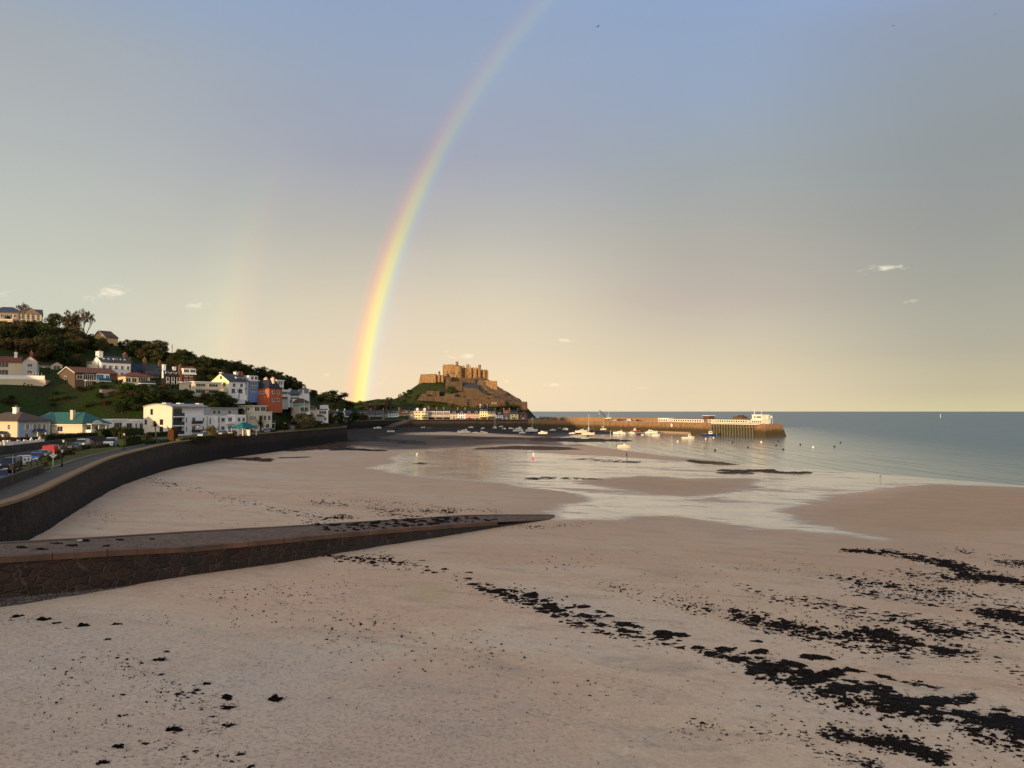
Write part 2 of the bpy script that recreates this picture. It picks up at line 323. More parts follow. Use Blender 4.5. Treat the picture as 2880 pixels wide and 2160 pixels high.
def sand_material():
    m = bpy.data.materials.new('beach sand'); m.use_nodes = True; T = NT(m.node_tree); b = T.n['Principled BSDF']
    P = T.new('ShaderNodeNewGeometry').outputs['Position']
    A = lambda k: T.new('ShaderNodeAttribute', attribute_name=k).outputs['Fac']
    rot = T.mapping(P, (1, 1, 1), (0, 0, math.radians(18)))
    big = T.noise(T.mapping(rot, (.7, 1.3, 1)), .05, 4, .62, .8)
    streak = T.noise(T.mapping(rot, (.05, .16, 1)), 1, 6, .62, .4)      # drawn out by the running water
    s0 = T.m('SUBTRACT', streak, .5)
    edge = T.noise(T.mapping(rot, (.22, .8, 1)), 1, 4, .7)
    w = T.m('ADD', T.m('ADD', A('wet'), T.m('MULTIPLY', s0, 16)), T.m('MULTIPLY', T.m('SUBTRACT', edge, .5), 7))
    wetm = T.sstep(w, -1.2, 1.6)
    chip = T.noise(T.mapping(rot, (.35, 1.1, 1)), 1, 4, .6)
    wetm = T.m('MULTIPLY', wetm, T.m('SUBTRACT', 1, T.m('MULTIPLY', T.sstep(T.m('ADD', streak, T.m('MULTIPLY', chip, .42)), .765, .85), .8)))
    damp = T.m('MAXIMUM', T.m('MAXIMUM', T.sstep(w, -20, -1), T.m('MULTIPLY', T.sstep(T.m('ADD', w, T.m('MULTIPLY', T.m('SUBTRACT', big, .5), 40)), -48, -14), .55)), T.sstep(T.m('ADD', A('shore'), T.m('MULTIPLY', s0, 26)), 26, 4))
    mid = T.noise(T.mapping(rot, (.22, .5, 1)), 1, 5, .62, .6); fine = T.noise(P, 7, 6, .7); fine2 = T.noise(P, 2.2, 5, .7)
    dry = T.ramp(big, [(.34, (.63, .475, .335)), (.46, (.66, .465, .295)), (.56, (.625, .405, .25)), (.64, (.65, .43, .275)), (.74, (.57, .425, .225))])
    dry = T.mix(T.m('MULTIPLY', T.sstep(mid, .5, .72), .55), dry, (.36, .26, .18, 1))
    dry = T.mix(.30, dry, T.ramp(fine, [(.3, (.2, .2, .2)), (.7, (.8, .8, .8))]), 'OVERLAY')
    dry = T.mix(.22, dry, T.ramp(fine2, [(.3, (.2, .2, .2)), (.7, (.8, .8, .8))]), 'OVERLAY')
    dp = T.mix(T.sstep(mid, .4, .65), (.52, .30, .145, 1), (.45, .275, .145, 1))
    col = T.mix(T.m('MAXIMUM', T.m('MULTIPLY', damp, .85), T.m('MULTIPLY', T.sstep(T.m('ADD', A('bar'), T.m('MULTIPLY', s0, 12)), -6, 3), .9)), dry, dp)
    tr = T.sstep(T.m('ADD', A('trod'), T.m('MULTIPLY', T.m('SUBTRACT', mid, .5), 10)), -7, 4); tr = T.m('ADD', T.m('MULTIPLY', tr, .8), .2)
    pits = T.noise(T.mapping(rot, (1.0, 1.1, 1)), 6.5, 4, .7); pit = T.m('MULTIPLY', T.sstep(pits, .53, .66), tr)
    col = T.mix(T.m('MULTIPLY', tr, .45), col, (.50, .415, .33, 1)); col = T.mix(T.m('MULTIPLY', pit, .34), col, (.30, .225, .16, 1))
    # trodden marks and little crumbs of weed
    vor = T.new('ShaderNodeTexVoronoi'); T.put(vor.inputs['Vector'], T.mapping(P, (1, 1, 0))); vor.inputs['Scale'].default_value = 2.3; vor.inputs['Randomness'].default_value = 1
    foot = T.m('MULTIPLY', T.sstep(vor.outputs['Distance'], .30, .12), T.sstep(T.noise(P, .16, 3, .6), .47, .62))
    col = T.mix(T.m('MULTIPLY', foot, .42), col, (.22, .17, .135, 1))
    cr = T.new('ShaderNodeTexVoronoi'); T.put(cr.inputs['Vector'], T.mapping(P, (1.4, 1, 0))); cr.inputs['Scale'].default_value = 1.5
    csep = T.new('ShaderNodeSeparateColor'); T.put(csep.inputs[0], cr.outputs['Color'])
    crumb = T.m('MULTIPLY', T.sstep(T.m('SUBTRACT', cr.outputs['Distance'], T.m('MULTIPLY', T.noise(P, 9, 3), .09)), .06, .02), T.sstep(csep.outputs[0], .5, .52))
    crumb = T.m('MULTIPLY', crumb, T.sstep(mid, .36, .52))
    col = T.mix(T.m('MULTIPLY', crumb, .8), col, (.03, .022, .016, 1))
    mudc = T.mix(T.sstep(T.noise(T.mapping(rot, (.06, .3, 1)), 1, 5, .65), .42, .6), (.125, .092, .07, 1), (.045, .034, .026, 1))
    m2 = T.sstep(T.m('ADD', A('mudflat'), T.m('MULTIPLY', s0, 50)), -14, 4)
    col = T.mix(T.m('MULTIPLY', m2, .95), col, mudc)
    m1 = T.sstep(T.m('ADD', A('mud'), T.m('MULTIPLY', s0, 40)), -4, 3)
    col = T.mix(T.m('MULTIPLY', m1, .92), col, (.026, .021, .018, 1))
    rf_ = T.noise(T.mapping(rot, (.9, 3.2, 1)), 1, 4, .65); col = T.mix(T.m('MULTIPLY', T.m('MULTIPLY', wetm, T.sstep(rf_, .6, .74)), .3), col, (.06, .045, .035, 1)); wet_sheen = T.m('MULTIPLY', wetm, T.m('SUBTRACT', .8, T.m('MULTIPLY', T.sstep(rf_, .6, .74), .5)))
    col = T.mix(wet_sheen, col, (.46, .40, .33, 1))  # pale tone, broken by dark ripple streaks, stands in for reflected sky
    T.put(b.inputs['Base Color'], col)
    r = T.m('ADD', .92, T.m('MULTIPLY', damp, -.34)); mr = T.n.new('ShaderNodeMix'); T.put(mr.inputs[0], wetm); T.put(mr.inputs[2], r); mr.inputs[3].default_value = .10
    T.put(b.inputs['Roughness'], mr.outputs[0]); b.inputs['IOR'].default_value = 1.4
    sp = T.n.new('ShaderNodeMix'); T.put(sp.inputs[0], T.m('MAXIMUM', wetm, T.m('MULTIPLY', damp, .5))); sp.inputs[2].default_value = .12; sp.inputs[3].default_value = .75; T.put(b.inputs['Specular IOR Level'], sp.outputs[0])
    dryh = T.m('ADD', T.m('MULTIPLY', fine, .5), T.m('ADD', T.m('ADD', T.m('MULTIPLY', fine2, 1.2), T.m('MULTIPLY', foot, -.8)), T.m('MULTIPLY', pit, -.5)))
    rip = T.m('MULTIPLY', T.noise(T.mapping(rot, (.8, 2.2, 1)), 1, 4, .6), T.sstep(streak, .38, .56))
    h = T.n.new('ShaderNodeMix'); T.put(h.inputs[0], wetm); T.put(h.inputs[2], T.m('MULTIPLY', dryh, .06)); T.put(h.inputs[3], T.m('MULTIPLY', T.m('ADD', rip, T.m('MULTIPLY', edge, .8)), .026))
    bn = T.new('ShaderNodeBump'); bn.inputs['Distance'].default_value = 1; bn.inputs['Strength'].default_value = .8; T.put(bn.inputs['Height'], h.outputs[0])
    T.put(b.inputs['Normal'], bn.outputs[0]); return m
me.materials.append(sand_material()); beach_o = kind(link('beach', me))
# ---------------------------------------------------------------- the sea
def sea_material():
    m = bpy.data.materials.new('sea water'); m.use_nodes = True; T = NT(m.node_tree); b = T.n['Principled BSDF']
    P = T.new('ShaderNodeNewGeometry').outputs['Position']
    rot = T.mapping(P, (1, 1, 1), (0, 0, math.radians(-20)))
    sw = T.noise(T.mapping(rot, (.10, .012, 1)), 1, 4, .5, .3)       # long low swell lying along the shore
    rp = T.noise(T.mapping(rot, (.9, .35, 1)), 1, 4, .6)
    wl = T.noise(T.mapping(P, (.30, .018, 1), (0, 0, math.radians(-19.5))), 1, 3, .5, .15)
    h = T.m('ADD', T.m('ADD', T.m('MULTIPLY', sw, .28), T.m('MULTIPLY', T.sstep(wl, .5, .66), .36)), T.m('MULTIPLY', rp, .028))
    patch = T.noise(T.mapping(rot, (.006, .0016, 1)), 1, 4, .6)
    sx = T.new('ShaderNodeSeparateXYZ'); T.put(sx.inputs[0], P)
    opn = T.m('MAXIMUM', T.sstep(T.m('SUBTRACT', sx.outputs[0], T.m('MULTIPLY', sx.outputs[1], .22)), 20, 150), T.sstep(sx.outputs[1], 600, 760))
    chop = T.noise(T.mapping(rot, (.55, .16, 1)), 1, 5, .65)
    h = T.m('ADD', h, T.m('MULTIPLY', T.m('MULTIPLY', chop, opn), .13))
    bn = T.new('ShaderNodeBump'); bn.inputs['Distance'].default_value = 1; T.put(bn.inputs['Strength'], T.m('ADD', T.m('ADD', .2, T.m('MULTIPLY', patch, .5)), T.m('MULTIPLY', opn, .45), clamp=True))
    T.put(bn.inputs['Height'], h); T.put(b.inputs['Normal'], bn.outputs[0])
    c = T.mix(patch, (.085, .145, .145, 1), (.11, .165, .16, 1))
    T.put(b.inputs['Base Color'], c); T.put(b.inputs['Roughness'], T.m('ADD', .12, T.m('MULTIPLY', opn, .2))); b.inputs['IOR'].default_value = 1.33; return m
mb = MB(); ang = [math.radians(a) for a in range(-60, 121, 4)]; rad = [30, 120, 240, 480, 1000, 2500, 7000, 20000, 85000]
vs = [(r*math.sin(a), r*math.cos(a), 0) for r in rad for a in ang]; n = len(ang)
mb.add(vs, [(i*n+k, (i+1)*n+k, (i+1)*n+k+1, i*n+k+1)[::-1] for i in range(len(rad)-1) for k in range(n-1)])
kind(mb.build('sea', sea_material(), smooth=True))

# ================================================================ the land
def tps(pts):
    p = np.array(pts, float); n = len(p); d = np.hypot(p[:, None, 0]-p[None, :, 0], p[:, None, 1]-p[None, :, 1])/100
    K = np.where(d > 0, d*d*np.log(d+1e-9), 0)+np.eye(n)*.002
    Q = np.hstack([np.ones((n, 1)), p[:, :2]/100]); Am = np.block([[K, Q], [Q.T, np.zeros((3, 3))]])
    c = np.linalg.solve(Am, np.concatenate([p[:, 2], np.zeros(3)]))
    def f(x, y):
        x = np.asarray(x, float); y = np.asarray(y, float); o = c[n]+c[n+1]*x/100+c[n+2]*y/100
        for i in range(n):
            r = np.hypot(x-p[i, 0], y-p[i, 1])/100; o = o+c[i]*np.where(r > 0, r*r*np.log(r+1e-9), 0)
        return o
    return f
cp = []
for px, py, D in [(60, 1102, 247), (130, 1100, 252), (60, 1060, 262), (250, 1094, 259), (400, 1098, 264), (480, 1140, 268), (330, 1180, 252), (150, 1160, 245), (300, 1056, 288), (0, 910, 325), (120, 908, 333), (265, 962, 328), (390, 988, 330), (480, 1003, 335), (600, 1030, 345), (485, 1092, 298), (560, 1116, 287), (640, 1118, 299), (700, 1108, 308), (750, 1130, 311), (780, 1128, 333), (700, 1050, 380), (800, 1080, 400), (860, 1103, 430), (872, 1108, 520), (900, 1112, 640), (940, 1120, 660), (980, 1127, 672), (930, 1179, 600), (985, 1180, 622), (1070, 1131, 740), (850, 1164, 333), (905, 1187, 368), (1040, 1178, 640), (1120, 1178, 690), (800, 1192, 305), (760, 1178, 312), (560, 1150, 278), (640, 1150, 290), (-150, 1120, 235), (-200, 1000, 270), (-200, 880, 310), (1085, 1158, 722), (1020, 1160, 716), (1010, 1179, 660), (758, 1141, 304), (705, 1122, 300), (640, 1124, 291), (735, 1138, 302), (792, 1146, 322), (668, 1122, 294), (845, 1172, 325)]:
    p = P3(px, py, D); cp.append((p.x, p.y, p.z))
for x, y, z in [(-330, 420, 15), (-250, 520, 12), (-200, 640, 14), (-180, 760, 18), (-120, 800, 24), (-165, 400, 24), (-150, 430, 18), (-137, 462, 15), (-200, 480, 16), (-230, 420, 18), (-270, 340, 30), (-330, 330, 20), (-300, 270, 30), (-165, 560, 20), (-330, 200, 20), (-260, 120, 9), (-200, 60, 8), (-180, 110, 8), (-165, 160, 8), (-300, 60, 8), (-217, 175, 42), (-252, 150, 44), (-70, 130, 7.3), (-90, 160, 7.3), (-105, 190, 7.5), (-118, 220, 7.6), (-112, 250, 7.6), (-105, 300, 7.6), (-100, 340, 7.6), (-105, 400, 7.6), (-128, 450, 7.6), (-112, 700, 7.6), (-140, 688, 7.5), (-118, 688, 7.5), (-141, 702, 8), (-118, 704, 8), (-75, 60, 7.3), (-65, 20, 7.3), (-128, 200, 7.8), (-140, 215, 8.0), (-150, 195, 8.3), (-125, 170, 7.6), (-140, 140, 8)]: cp.append((x, y, z))
_land = tps(cp)
def land(x, y):
    x = np.asarray(x, float); y = np.asarray(y, float); t = poly_dist(x, y, WALLS[::2]); z = np.maximum(_land(x, y), 7.15)
    z = z+np.clip((z-9)*.25, 0, 1)*(.5*vnoise(x, y, 23, 11)+.25*vnoise(x, y, 8, 12))
    k = np.clip((t-19)/4, 0, 1); k = np.where(y > 400, np.clip((t-6)/6, 0, 1), k)
    z = 7.15*(1-k)+z*k
    return np.where(t < 4.6, -8, z)
def land_grid(f, x0, x1, y0, y1, st):
    xs = np.arange(x0, x1+.1, st); ys = np.arange(y0, y1+.1, st); X, Y = np.meshgrid(xs, ys); Z = f(X.ravel(), Y.ravel())
    n = len(xs); i, j = np.meshgrid(np.arange(len(ys)-1), np.arange(n-1), indexing='ij'); q = (i*n+j).ravel()
    return X.ravel(), Y.ravel(), Z, np.stack([q, q+1, q+n+1, q+n], 1)
def turf(key, cols, rock=None, scale=.12):
    m = bpy.data.materials.new(key); m.use_nodes = True; T = NT(m.node_tree); b = T.n['Principled BSDF']
    P = T.new('ShaderNodeNewGeometry').outputs['Position']
    n = T.noise(P, scale, 5, .65, .4); f = T.noise(P, 1.6, 5, .7)
    c = T.ramp(n, [(.28+.44*i/(len(cols)-1), k) for i, k in enumerate(cols)])
    c = T.mix(.55, c, T.ramp(f, [(.3, (.12, .12, .12)), (.7, (.85, .85, .85))]), 'OVERLAY')
    h = f
    if rock:
        a = T.new('ShaderNodeAttribute', attribute_name='rock').outputs['Fac']
        v = T.noise(T.mapping(P, (.5, .5, .16), (.3, .2, .4)), 1, 6, .7, 1.2)
        rc = T.ramp(v, [(.3, rock[0]), (.45, rock[1]), (.6, rock[2]), (.72, rock[0])])
        k = T.sstep(T.m('ADD', a, T.m('MULTIPLY', T.m('SUBTRACT', n, .5), 1.1)), .42, .58); c = T.mix(k, c, rc)
        h = T.m('ADD', f, T.m('MULTIPLY', T.m('MULTIPLY', v, k), 7))
    T.put(b.inputs['Base Color'], c); b.inputs['Roughness'].default_value = .95; b.inputs['Specular IOR Level'].default_value = .1
    T.put(b.inputs['Normal'], T.bump(h, .8, .35)); return m
x, y, z, f = land_grid(land, -420, -36, 0, 800, 4)
me = bpy.data.meshes.new('hillside'); grid_mesh(me, x, y, z, f); me.materials.append(turf('hillside turf', [(.010, .019, .004), (.022, .042, .006), (.028, .034, .010), (.026, .022, .012)])); kind(link('hillside', me))
# unseen mound added behind the viewpoint, shaped to keep the near beach in shade
def shade_mound(x, y):
    p = x*.5+y*.866; q_ = x*.866-y*.5
    return -6+(36+3*np.sin(q_*.06)+2*np.sin(q_*.17+1))*np.exp(-((p+150)/34)**2)*np.clip((175-np.abs(q_+10))/40, 0, 1)
x, y, z, f = land_grid(shade_mound, -330, 130, -300, -8, 6)
me = bpy.data.meshes.new('shade_mound'); grid_mesh(me, x, y, z, f); me.materials.append(turf('headland turf', [(.02, .04, .01), (.04, .06, .015)])); kind(link('shade_mound', me))
# castle hill
cc = []
for px, py, D in [(1100, 1180, 733), (1160, 1179, 735), (1230, 1178, 735), (1300, 1178, 736), (1400, 1179, 737), (1480, 1180, 738), (1510, 1182, 745), (1188, 1133, 748), (1250, 1138, 748), (1315, 1146, 748), (1420, 1147, 746), (1470, 1154, 752), (1200, 1117, 760), (1245, 1112, 764), (1300, 1118, 765), (1390, 1118, 765), (1430, 1128, 766), (1178, 1080, 780), (1225, 1078, 780), (1255, 1086, 776), (1300, 1080, 785), (1345, 1078, 787), (1372, 1078, 790), (1397, 1098, 786), (1430, 1108, 792), (1470, 1133, 790), (1490, 1155, 778), (1505, 1174, 770), (1160, 1095, 790), (1140, 1110, 788), (1110, 1122, 770), (1080, 1130, 740), (1050, 1131, 700), (1300, 1098, 775), (1350, 1105, 775), (1395, 1122, 765), (1350, 1065, 792), (1366, 1067, 794), (1330, 1067, 795)]:
    p = P3(px, py, D); cc.append((p.x, p.y, p.z))
for x, y, z in [(-60, 840, 36), (-20, 845, 36), (-100, 840, 26), (10, 830, 14), (30, 800, -3), (28, 750, 3), (-60, 900, 4), (0, 900, -3), (-130, 860, 20), (-40, 815, 44), (-152, 725, 16), (-152, 780, 20), (-152, 860, 16), (-152, 920, 5), (-110, 724, 16)]: cc.append((x, y, z))
_cas = tps(cc)
def rockmask(x, y):
    px = 1440+2160*x/y; z = _cas(x, y); r = np.interp(px, [1150, 1235, 1262, 1290, 1380, 1480, 1510], [0, .15, .55, .95, .9, .8, .75])
    return r*np.clip((z-17)/6, .15, 1)
def castle_land(x, y):
    z = _cas(x, y); r = rockmask(x, y); z = z+(1.0*vnoise(x, y, 14, 21)+.8*vnoise(x, y, 6, 22))*(.35+1.0*r)*np.clip((z-9)/5, 0, 1)
    return np.where(y < 728, np.minimum(z, 7.2), np.maximum(z, -4))
x, y, z, f = land_grid(castle_land, -150, 44, 722, 920, 2)
me = bpy.data.meshes.new('castle_hill'); grid_mesh(me, x, y, z, f)
at = me.attributes.new('rock', 'FLOAT', 'POINT'); at.data.foreach_set('value', rockmask(x, y).astype(np.float32))
me.materials.append(turf('castle hill turf and rock', [(.011, .020, .006), (.022, .036, .008), (.036, .038, .014), (.048, .036, .018)], [(.045, .03, .018), (.15, .10, .06), (.25, .17, .10)], .07)); kind(link('castle_hill', me))
def castz(x, y): return float(castle_land(np.array([x]), np.array([y]))[0])
def landz(x, y): return float(land(np.array([x]), np.array([y]))[0])
def tp(px, py, fn=land, d0=60, d1=760, n=300):
    """first land point along a sight line"""
    u, a, b = ray(px, py); D = np.linspace(d0, d1, n); x = u/a*D; z = EYE+b/a*D; g = fn(x, D)-z
    i = np.argmax(g > 0)
    if g[i] <= 0: return None
    return float(x[i]), float(D[i]), float(fn(x[i:i+1], D[i:i+1])[0])

# ================================================================ sea wall, promenade, slipway
T2 = np.gradient(WALLS, axis=0); T2 /= np.linalg.norm(T2, axis=1)[:, None]; NL = np.stack([-T2[:, 1], T2[:, 0]], 1)   # towards the land
def off(i, t): return WALLS[i]+NL[i]*t
seawall_mat = stone_mat('sea wall stone', [(.017, .0125, .009), (.038, .027, .018), (.026, .019, .014), (.055, .037, .023)], 1.0, (.05, .04, .03), .05, (3.6, 5.2, (.012, .010, .009), .93), .9)
coping_mat = M('wall coping stone', (.20, .125, .06), .85, .25, 1.5, bump=.3, col2=(.27, .17, .085))
sw = thing('sea_wall', 'long curving dark stone sea wall between the sand and the promenade, weed stained below', 'sea wall', (0, 0, 0))
mb = MB(); rings = []
for i in range(len(WALLS)):
    p = WALLS[i]; zb = float(beach(p[0:1], p[1:2])[0])-1; H = 7.3-zb; o = off(i, -.09*H-.1); tpt = off(i, -.05); ib = off(i, .9)
    r = [(o[0], o[1], zb)]
    for k in (.25, .5, .75): c = o+(tpt-o)*k; r.append((c[0], c[1], zb+H*k))
    rings.append(r+[(tpt[0], tpt[1], 7.3), (ib[0], ib[1], 7.3), (ib[0], ib[1], zb)])
mb.loft(rings); mb.build('wall_face', seawall_mat, sw)
mb = MB(); mb.loft([[(*off(i, -.16), 7.303), (*off(i, -.16), 7.56), (*off(i, .95), 7.56), (*off(i, .95), 7.303)] for i in range(len(WALLS))]); mb.build('coping', coping_mat, sw)
def strip(name, mat, t0, t1, z, y0, y1, thick=.0):
    idx = [i for i in range(len(WALLS)) if y0 <= WALLS[i][1] <= y1]; g0 = t0 if callable(t0) else (lambda y: t0); g1 = t1 if callable(t1) else (lambda y: t1)
    mb = MB()
    if thick: mb.loft([[(*off(i, g0(WALLS[i][1])), z-thick), (*off(i, g0(WALLS[i][1])), z), (*off(i, g1(WALLS[i][1])), z), (*off(i, g1(WALLS[i][1])), z-thick)] for i in idx])
    else: mb.loft([[(*off(i, g0(WALLS[i][1])), z), (*off(i, g1(WALLS[i][1])), z)] for i in idx], cap=False, closed=False)
    return mb.build(name, mat)
asphalt = M('worn asphalt', (.040, .037, .035), .9, .3, 1.2, bump=.2); paving = M('promenade paving', (.066, .054, .040), .9, .25, .8, bump=.15)
lawn = turf('mown lawn', [(.05, .065, .014), (.085, .09, .02), (.10, .085, .03)], None, .4)
kind(strip('promenade_path', paving, .96, 4.74, 7.34, 0, 392))
kind(strip('kerb', M('stone kerb', (.2, .16, .12), .85, .25, 2), 4.3, 4.6, 7.55, 100, 392, .5))
kind(strip('lawn', lawn, 4.61, 10.6, 7.46, 96, 392)); kind(strip('car_park', asphalt, 4.75, 10.4, 7.32, 0, 103))
kind(strip('road', asphalt, 10.3, 18, 7.31, 0, 392)); kind(strip('pavement', paving, 18.01, 20.4, 7.43, 0, 392, .3))
kind(strip('harbour_road', asphalt, .96, 14, 7.6, 395, 690))
# slipway
sl_x = [-400, -200, 0, 150, 304, 542, 700, 800, 981, 1089, 1162, 1306, 1400, 1523, 1560]
fbase = lambda x: np.interp(x, [-400, 0, 325, 542, 800, 981, 1162, 1342, 1556, 1580], [1760, 1699, 1657, 1618, 1583, 1551, 1522, 1493, 1460, 1459])
ftop = lambda x: np.interp(x, [-400, 0, 304, 542, 800, 1089, 1306, 1523, 1560], [1596, 1567, 1549, 1538, 1514.6, 1489, 1473, 1459.5, 1457.5])
bback = lambda x: np.interp(x, [-400, 0, 289, 542, 800, 1053, 1306, 1480, 1560], [1543, 1527, 1511, 1495, 1481, 1466, 1449.5, 1447, 1449])
sec = []
for x in sl_x:
    bx, by, bz = [float(v) for v in gp(x, float(fbase(x)))]; D = by+.12; zt = max(EYE+D*ray(x, float(ftop(x)))[2]/ray(x, float(ftop(x)))[1], bz+.03); zt = bz+.12 if x == 1523 else bz-.06 if x == 1560 else zt
    u, a, b = ray(x, float(bback(x))); t = (zt-EYE)/b; sec.append(((bx, by, bz), (u*0+ray(x, 1500)[0]/ray(x, 1500)[1]*D, D, zt), (u*t, a*t, zt)))
slip_wall_mat = stone_mat('slipway rubble', [(.036, .023, .018), (.064, .038, .028), (.050, .034, .027), (.032, .029, .026), (.076, .045, .030)], 1.3, (.095, .072, .056), .03, (3.2, 4.0, (.045, .050, .048), .45), 1.0, 1, (1, 1, 1.6))
slip_top = stone_mat('slipway setts', [(.15, .098, .066), (.21, .135, .09), (.17, .115, .078)], 3.2, (.06, .045, .035), .06, None, .5)
sl = thing('slipway', 'long stone slipway ramp sloping down across the beach with pale mortar joints', 'slipway')
mb = MB(); mb.loft([[(b[0], b[1], b[2]-.6), (f[0], f[1], f[2]-.34*min(1, max(.05, (f[2]-b[2]-.03)/.6))), (f[0]*.98+k[0]*.02, f[1]*.98+k[1]*.02, f[2]-.34), (k[0], k[1], b[2]-.6)] for b, f, k in sec]); mb.build('wall_face', slip_wall_mat, sl)
mb = MB()
for i in range(len(sec)-1):
    (b0, f0, k0), (b1, f1, k1) = sec[i], sec[i+1]; F0, F1, K0, K1 = map(Vector, (f0, f1, k0, k1)); w0 = (K0-F0).normalized(); w1 = (K1-F1).normalized(); n_ = max(1, int((F1-F0).length/1.9))
    for j in range(n_):
        a_, c_ = F0.lerp(F1, j/n_), F0.lerp(F1, (j+.985)/n_); w_ = w0.lerp(w1, j/n_); dz = Vector((0, 0, max(.04, min(.34, .6*(f1[2]-b1[2]))))); jz = Vector((0, 0, random.Random(i*31+j).uniform(0, .02))); ov = w_*-.08
        mb.hexa([a_+ov-dz, c_+ov-dz, c_+w_*.62-dz, a_+w_*.62-dz, a_+ov+jz, c_+ov+jz, c_+w_*.62+jz, a_+w_*.62+jz])
mb.build('coping', M('slipway coping', (.085, .052, .036), .9, .3, .45, bump=.5, col2=(.19, .105, .065)), sl)
mb = MB(); tops = [[Vector(f)+(Vector(k)-Vector(f)).normalized()*.6-Vector((0, 0, .02)), Vector(f).lerp(Vector(k), .5)+Vector((0, 0, .03)), Vector(k)-(Vector(k)-Vector(f)).normalized()*.35-Vector((0, 0, .02))] for b, f, k in sec]
mb.loft(tops, cap=False, closed=False); mb.build('ramp_surface', slip_top, sl)
mb = MB(); mb.loft([[Vector(k)+(Vector(k)-Vector(f)).normalized()*w_+Vector((0, 0, z_)) for w_, z_ in ((-.35, -.5), (-.35, .05), (.1, .05), (.1, -.5))]+[Vector((k[0], k[1], b[2]-.8))] for b, f, k in sec]); mb.build('edge_kerb', M('slipway edge', (.12, .085, .06), .85, .3, .6), sl)
toe = stone_mat('slipway toe cobbles', [(.13, .095, .075), (.19, .14, .11), (.15, .12, .10), (.10, .09, .085)], 2.8, (.05, .04, .03), .05, None, .9)
mb = MB(); rr0 = random.Random(9)
for x in range(-380, 420, 20):
    x0, x1 = x, x+20; wd = lambda x: max(.05, .85*(1-max(0, x-40)/400)); g = lambda x, k: Vector([float(v) for v in gp(x, float(fbase(x)))])+Vector((.6, -.8, 0))*wd(x)*k
    a0, a1, b0, b1 = g(x0, -.3)+Vector((0, 0, .42*wd(x0))), g(x1, -.3)+Vector((0, 0, .42*wd(x1))), g(x0, 1)+Vector((0, 0, -.03)), g(x1, 1)+Vector((0, 0, -.03)); mb.add([b0, b1, a1, a0], [(0, 1, 2, 3)])
mb.build('cobble_toe', toe, sl)
# low stone parapet beside the path, garden retaining wall behind the road
rub = stone_mat('brown rubble', [(.06, .048, .036), (.11, .085, .06), (.085, .068, .05)], 2.2, (.12, .1, .08), .05, None, .8)
def low_wall(name, label, t, w, h, y0, y1, mat=rub, z=7.3):
    idx = [i for i in range(len(WALLS)) if y0 <= WALLS[i][1] <= y1]; mb = MB(); mb.loft([[(*off(i, t), z), (*off(i, t), z+h), (*off(i, t+w), z+h), (*off(i, t+w), z)] for i in idx]); return tag(mb.build(name, mat), label, 'wall')
low_wall('parapet_wall', 'low stone parapet wall along the inner edge of the promenade path by the car park', 4.35, .38, 1.0, 40, 100)
low_wall('retaining_wall', 'dark brown retaining wall behind the parked cars below the blue house garden', 20.5, .5, 1.5, 60, 205)
# ================================================================ building kit
white = lmat('white render', 233, 232, 229, var=.05, scale=.6, rough=.7); cream = lmat('cream render', 205, 191, 166, var=.06, scale=.6); palegrey = lmat('pale grey render', 182, 180, 175, var=.06, scale=.6)
slate = lmat('slate roof', 62, 64, 70, var=.3, scale=1.4, rough=.55); darkslate = lmat('dark slate roof', 40, 42, 50, var=.3, scale=1.4, rough=.5); redtile = lmat('red tile roof', 116, 64, 46, var=.3, scale=1.6); brownroof = lmat('brown tile roof', 84, 62, 50, var=.3, scale=1.6)
tealroof = lmat('teal green roof sheet', 44, 88, 78, var=.12, scale=.8, rough=.55); brick = lmat('brown brick', 92, 76, 62, var=.3, scale=3); redbrick = lmat('red brown brick', 98, 66, 56, var=.3, scale=3)
glass = M('dark window glass', (.02, .025, .03), .12, .3, .4, spec=.5); frame_w = lmat('white painted frame', 214, 212, 206, var=.04); black = lmat('black paint', 26, 26, 28, var=.2); dgrey = lmat('dark grey metal', 60, 62, 66, var=.2); granite = lmat('grey granite wall', 126, 112, 98, var=.3, scale=2)
pot_m = lmat('clay chimney pot', 132, 88, 68, var=.2); curtain = lmat('pale blind behind glass', 150, 150, 146, var=.25, scale=1)
_wm = {}
def win_mesh(w, h, nx=2, ny=1, fm=None, gm=None, fw=.09):
    fm = fm or frame_w; gm = gm or glass; k = (round(w, 2), round(h, 2), nx, ny, fm.name, gm.name, fw)
    if k not in _wm:
        a = MB(); a.box(-w/2-fw, -.07, -fw, -w/2, .03, h+fw).box(w/2, -.07, -fw, w/2+fw, .03, h+fw).box(-w/2, -.07, -fw, w/2, .03, 0).box(-w/2, -.07, h, w/2, .03, h+fw)
        for i in range(1, nx): x = -w/2+w*i/nx; a.box(x-.03, -.055, .002, x+.03, .02, h-.002)
        for i in range(1, ny): z = h*i/ny; a.box(-w/2+.002, -.052, z-.03, w/2-.002, .02, z+.03)
        a.box(-w/2-fw-.04, -.12, -fw-.07, w/2+fw+.04, -.002, -fw-.002)
        b = MB(); b.box(-w/2, -.03, 0, w/2, .02, h)
        me = []
        for nm, m_, mb in (('window', fm, a), ('pane', gm, b)):
            d = bpy.data.meshes.new(nm); d.from_pydata(mb.v, [], mb.f); d.materials.append(m_); me.append(d)
        _wm[k] = me
    return _wm[k]
def face_tf(root, face, u, v):
    if face == 'F': return (u, 0, v), (0, 0, 0)
    if face == 'G': return (0, u, v), (0, 0, -PI/2)
    if face == 'R': return (root['L'], u, v), (0, 0, PI/2)
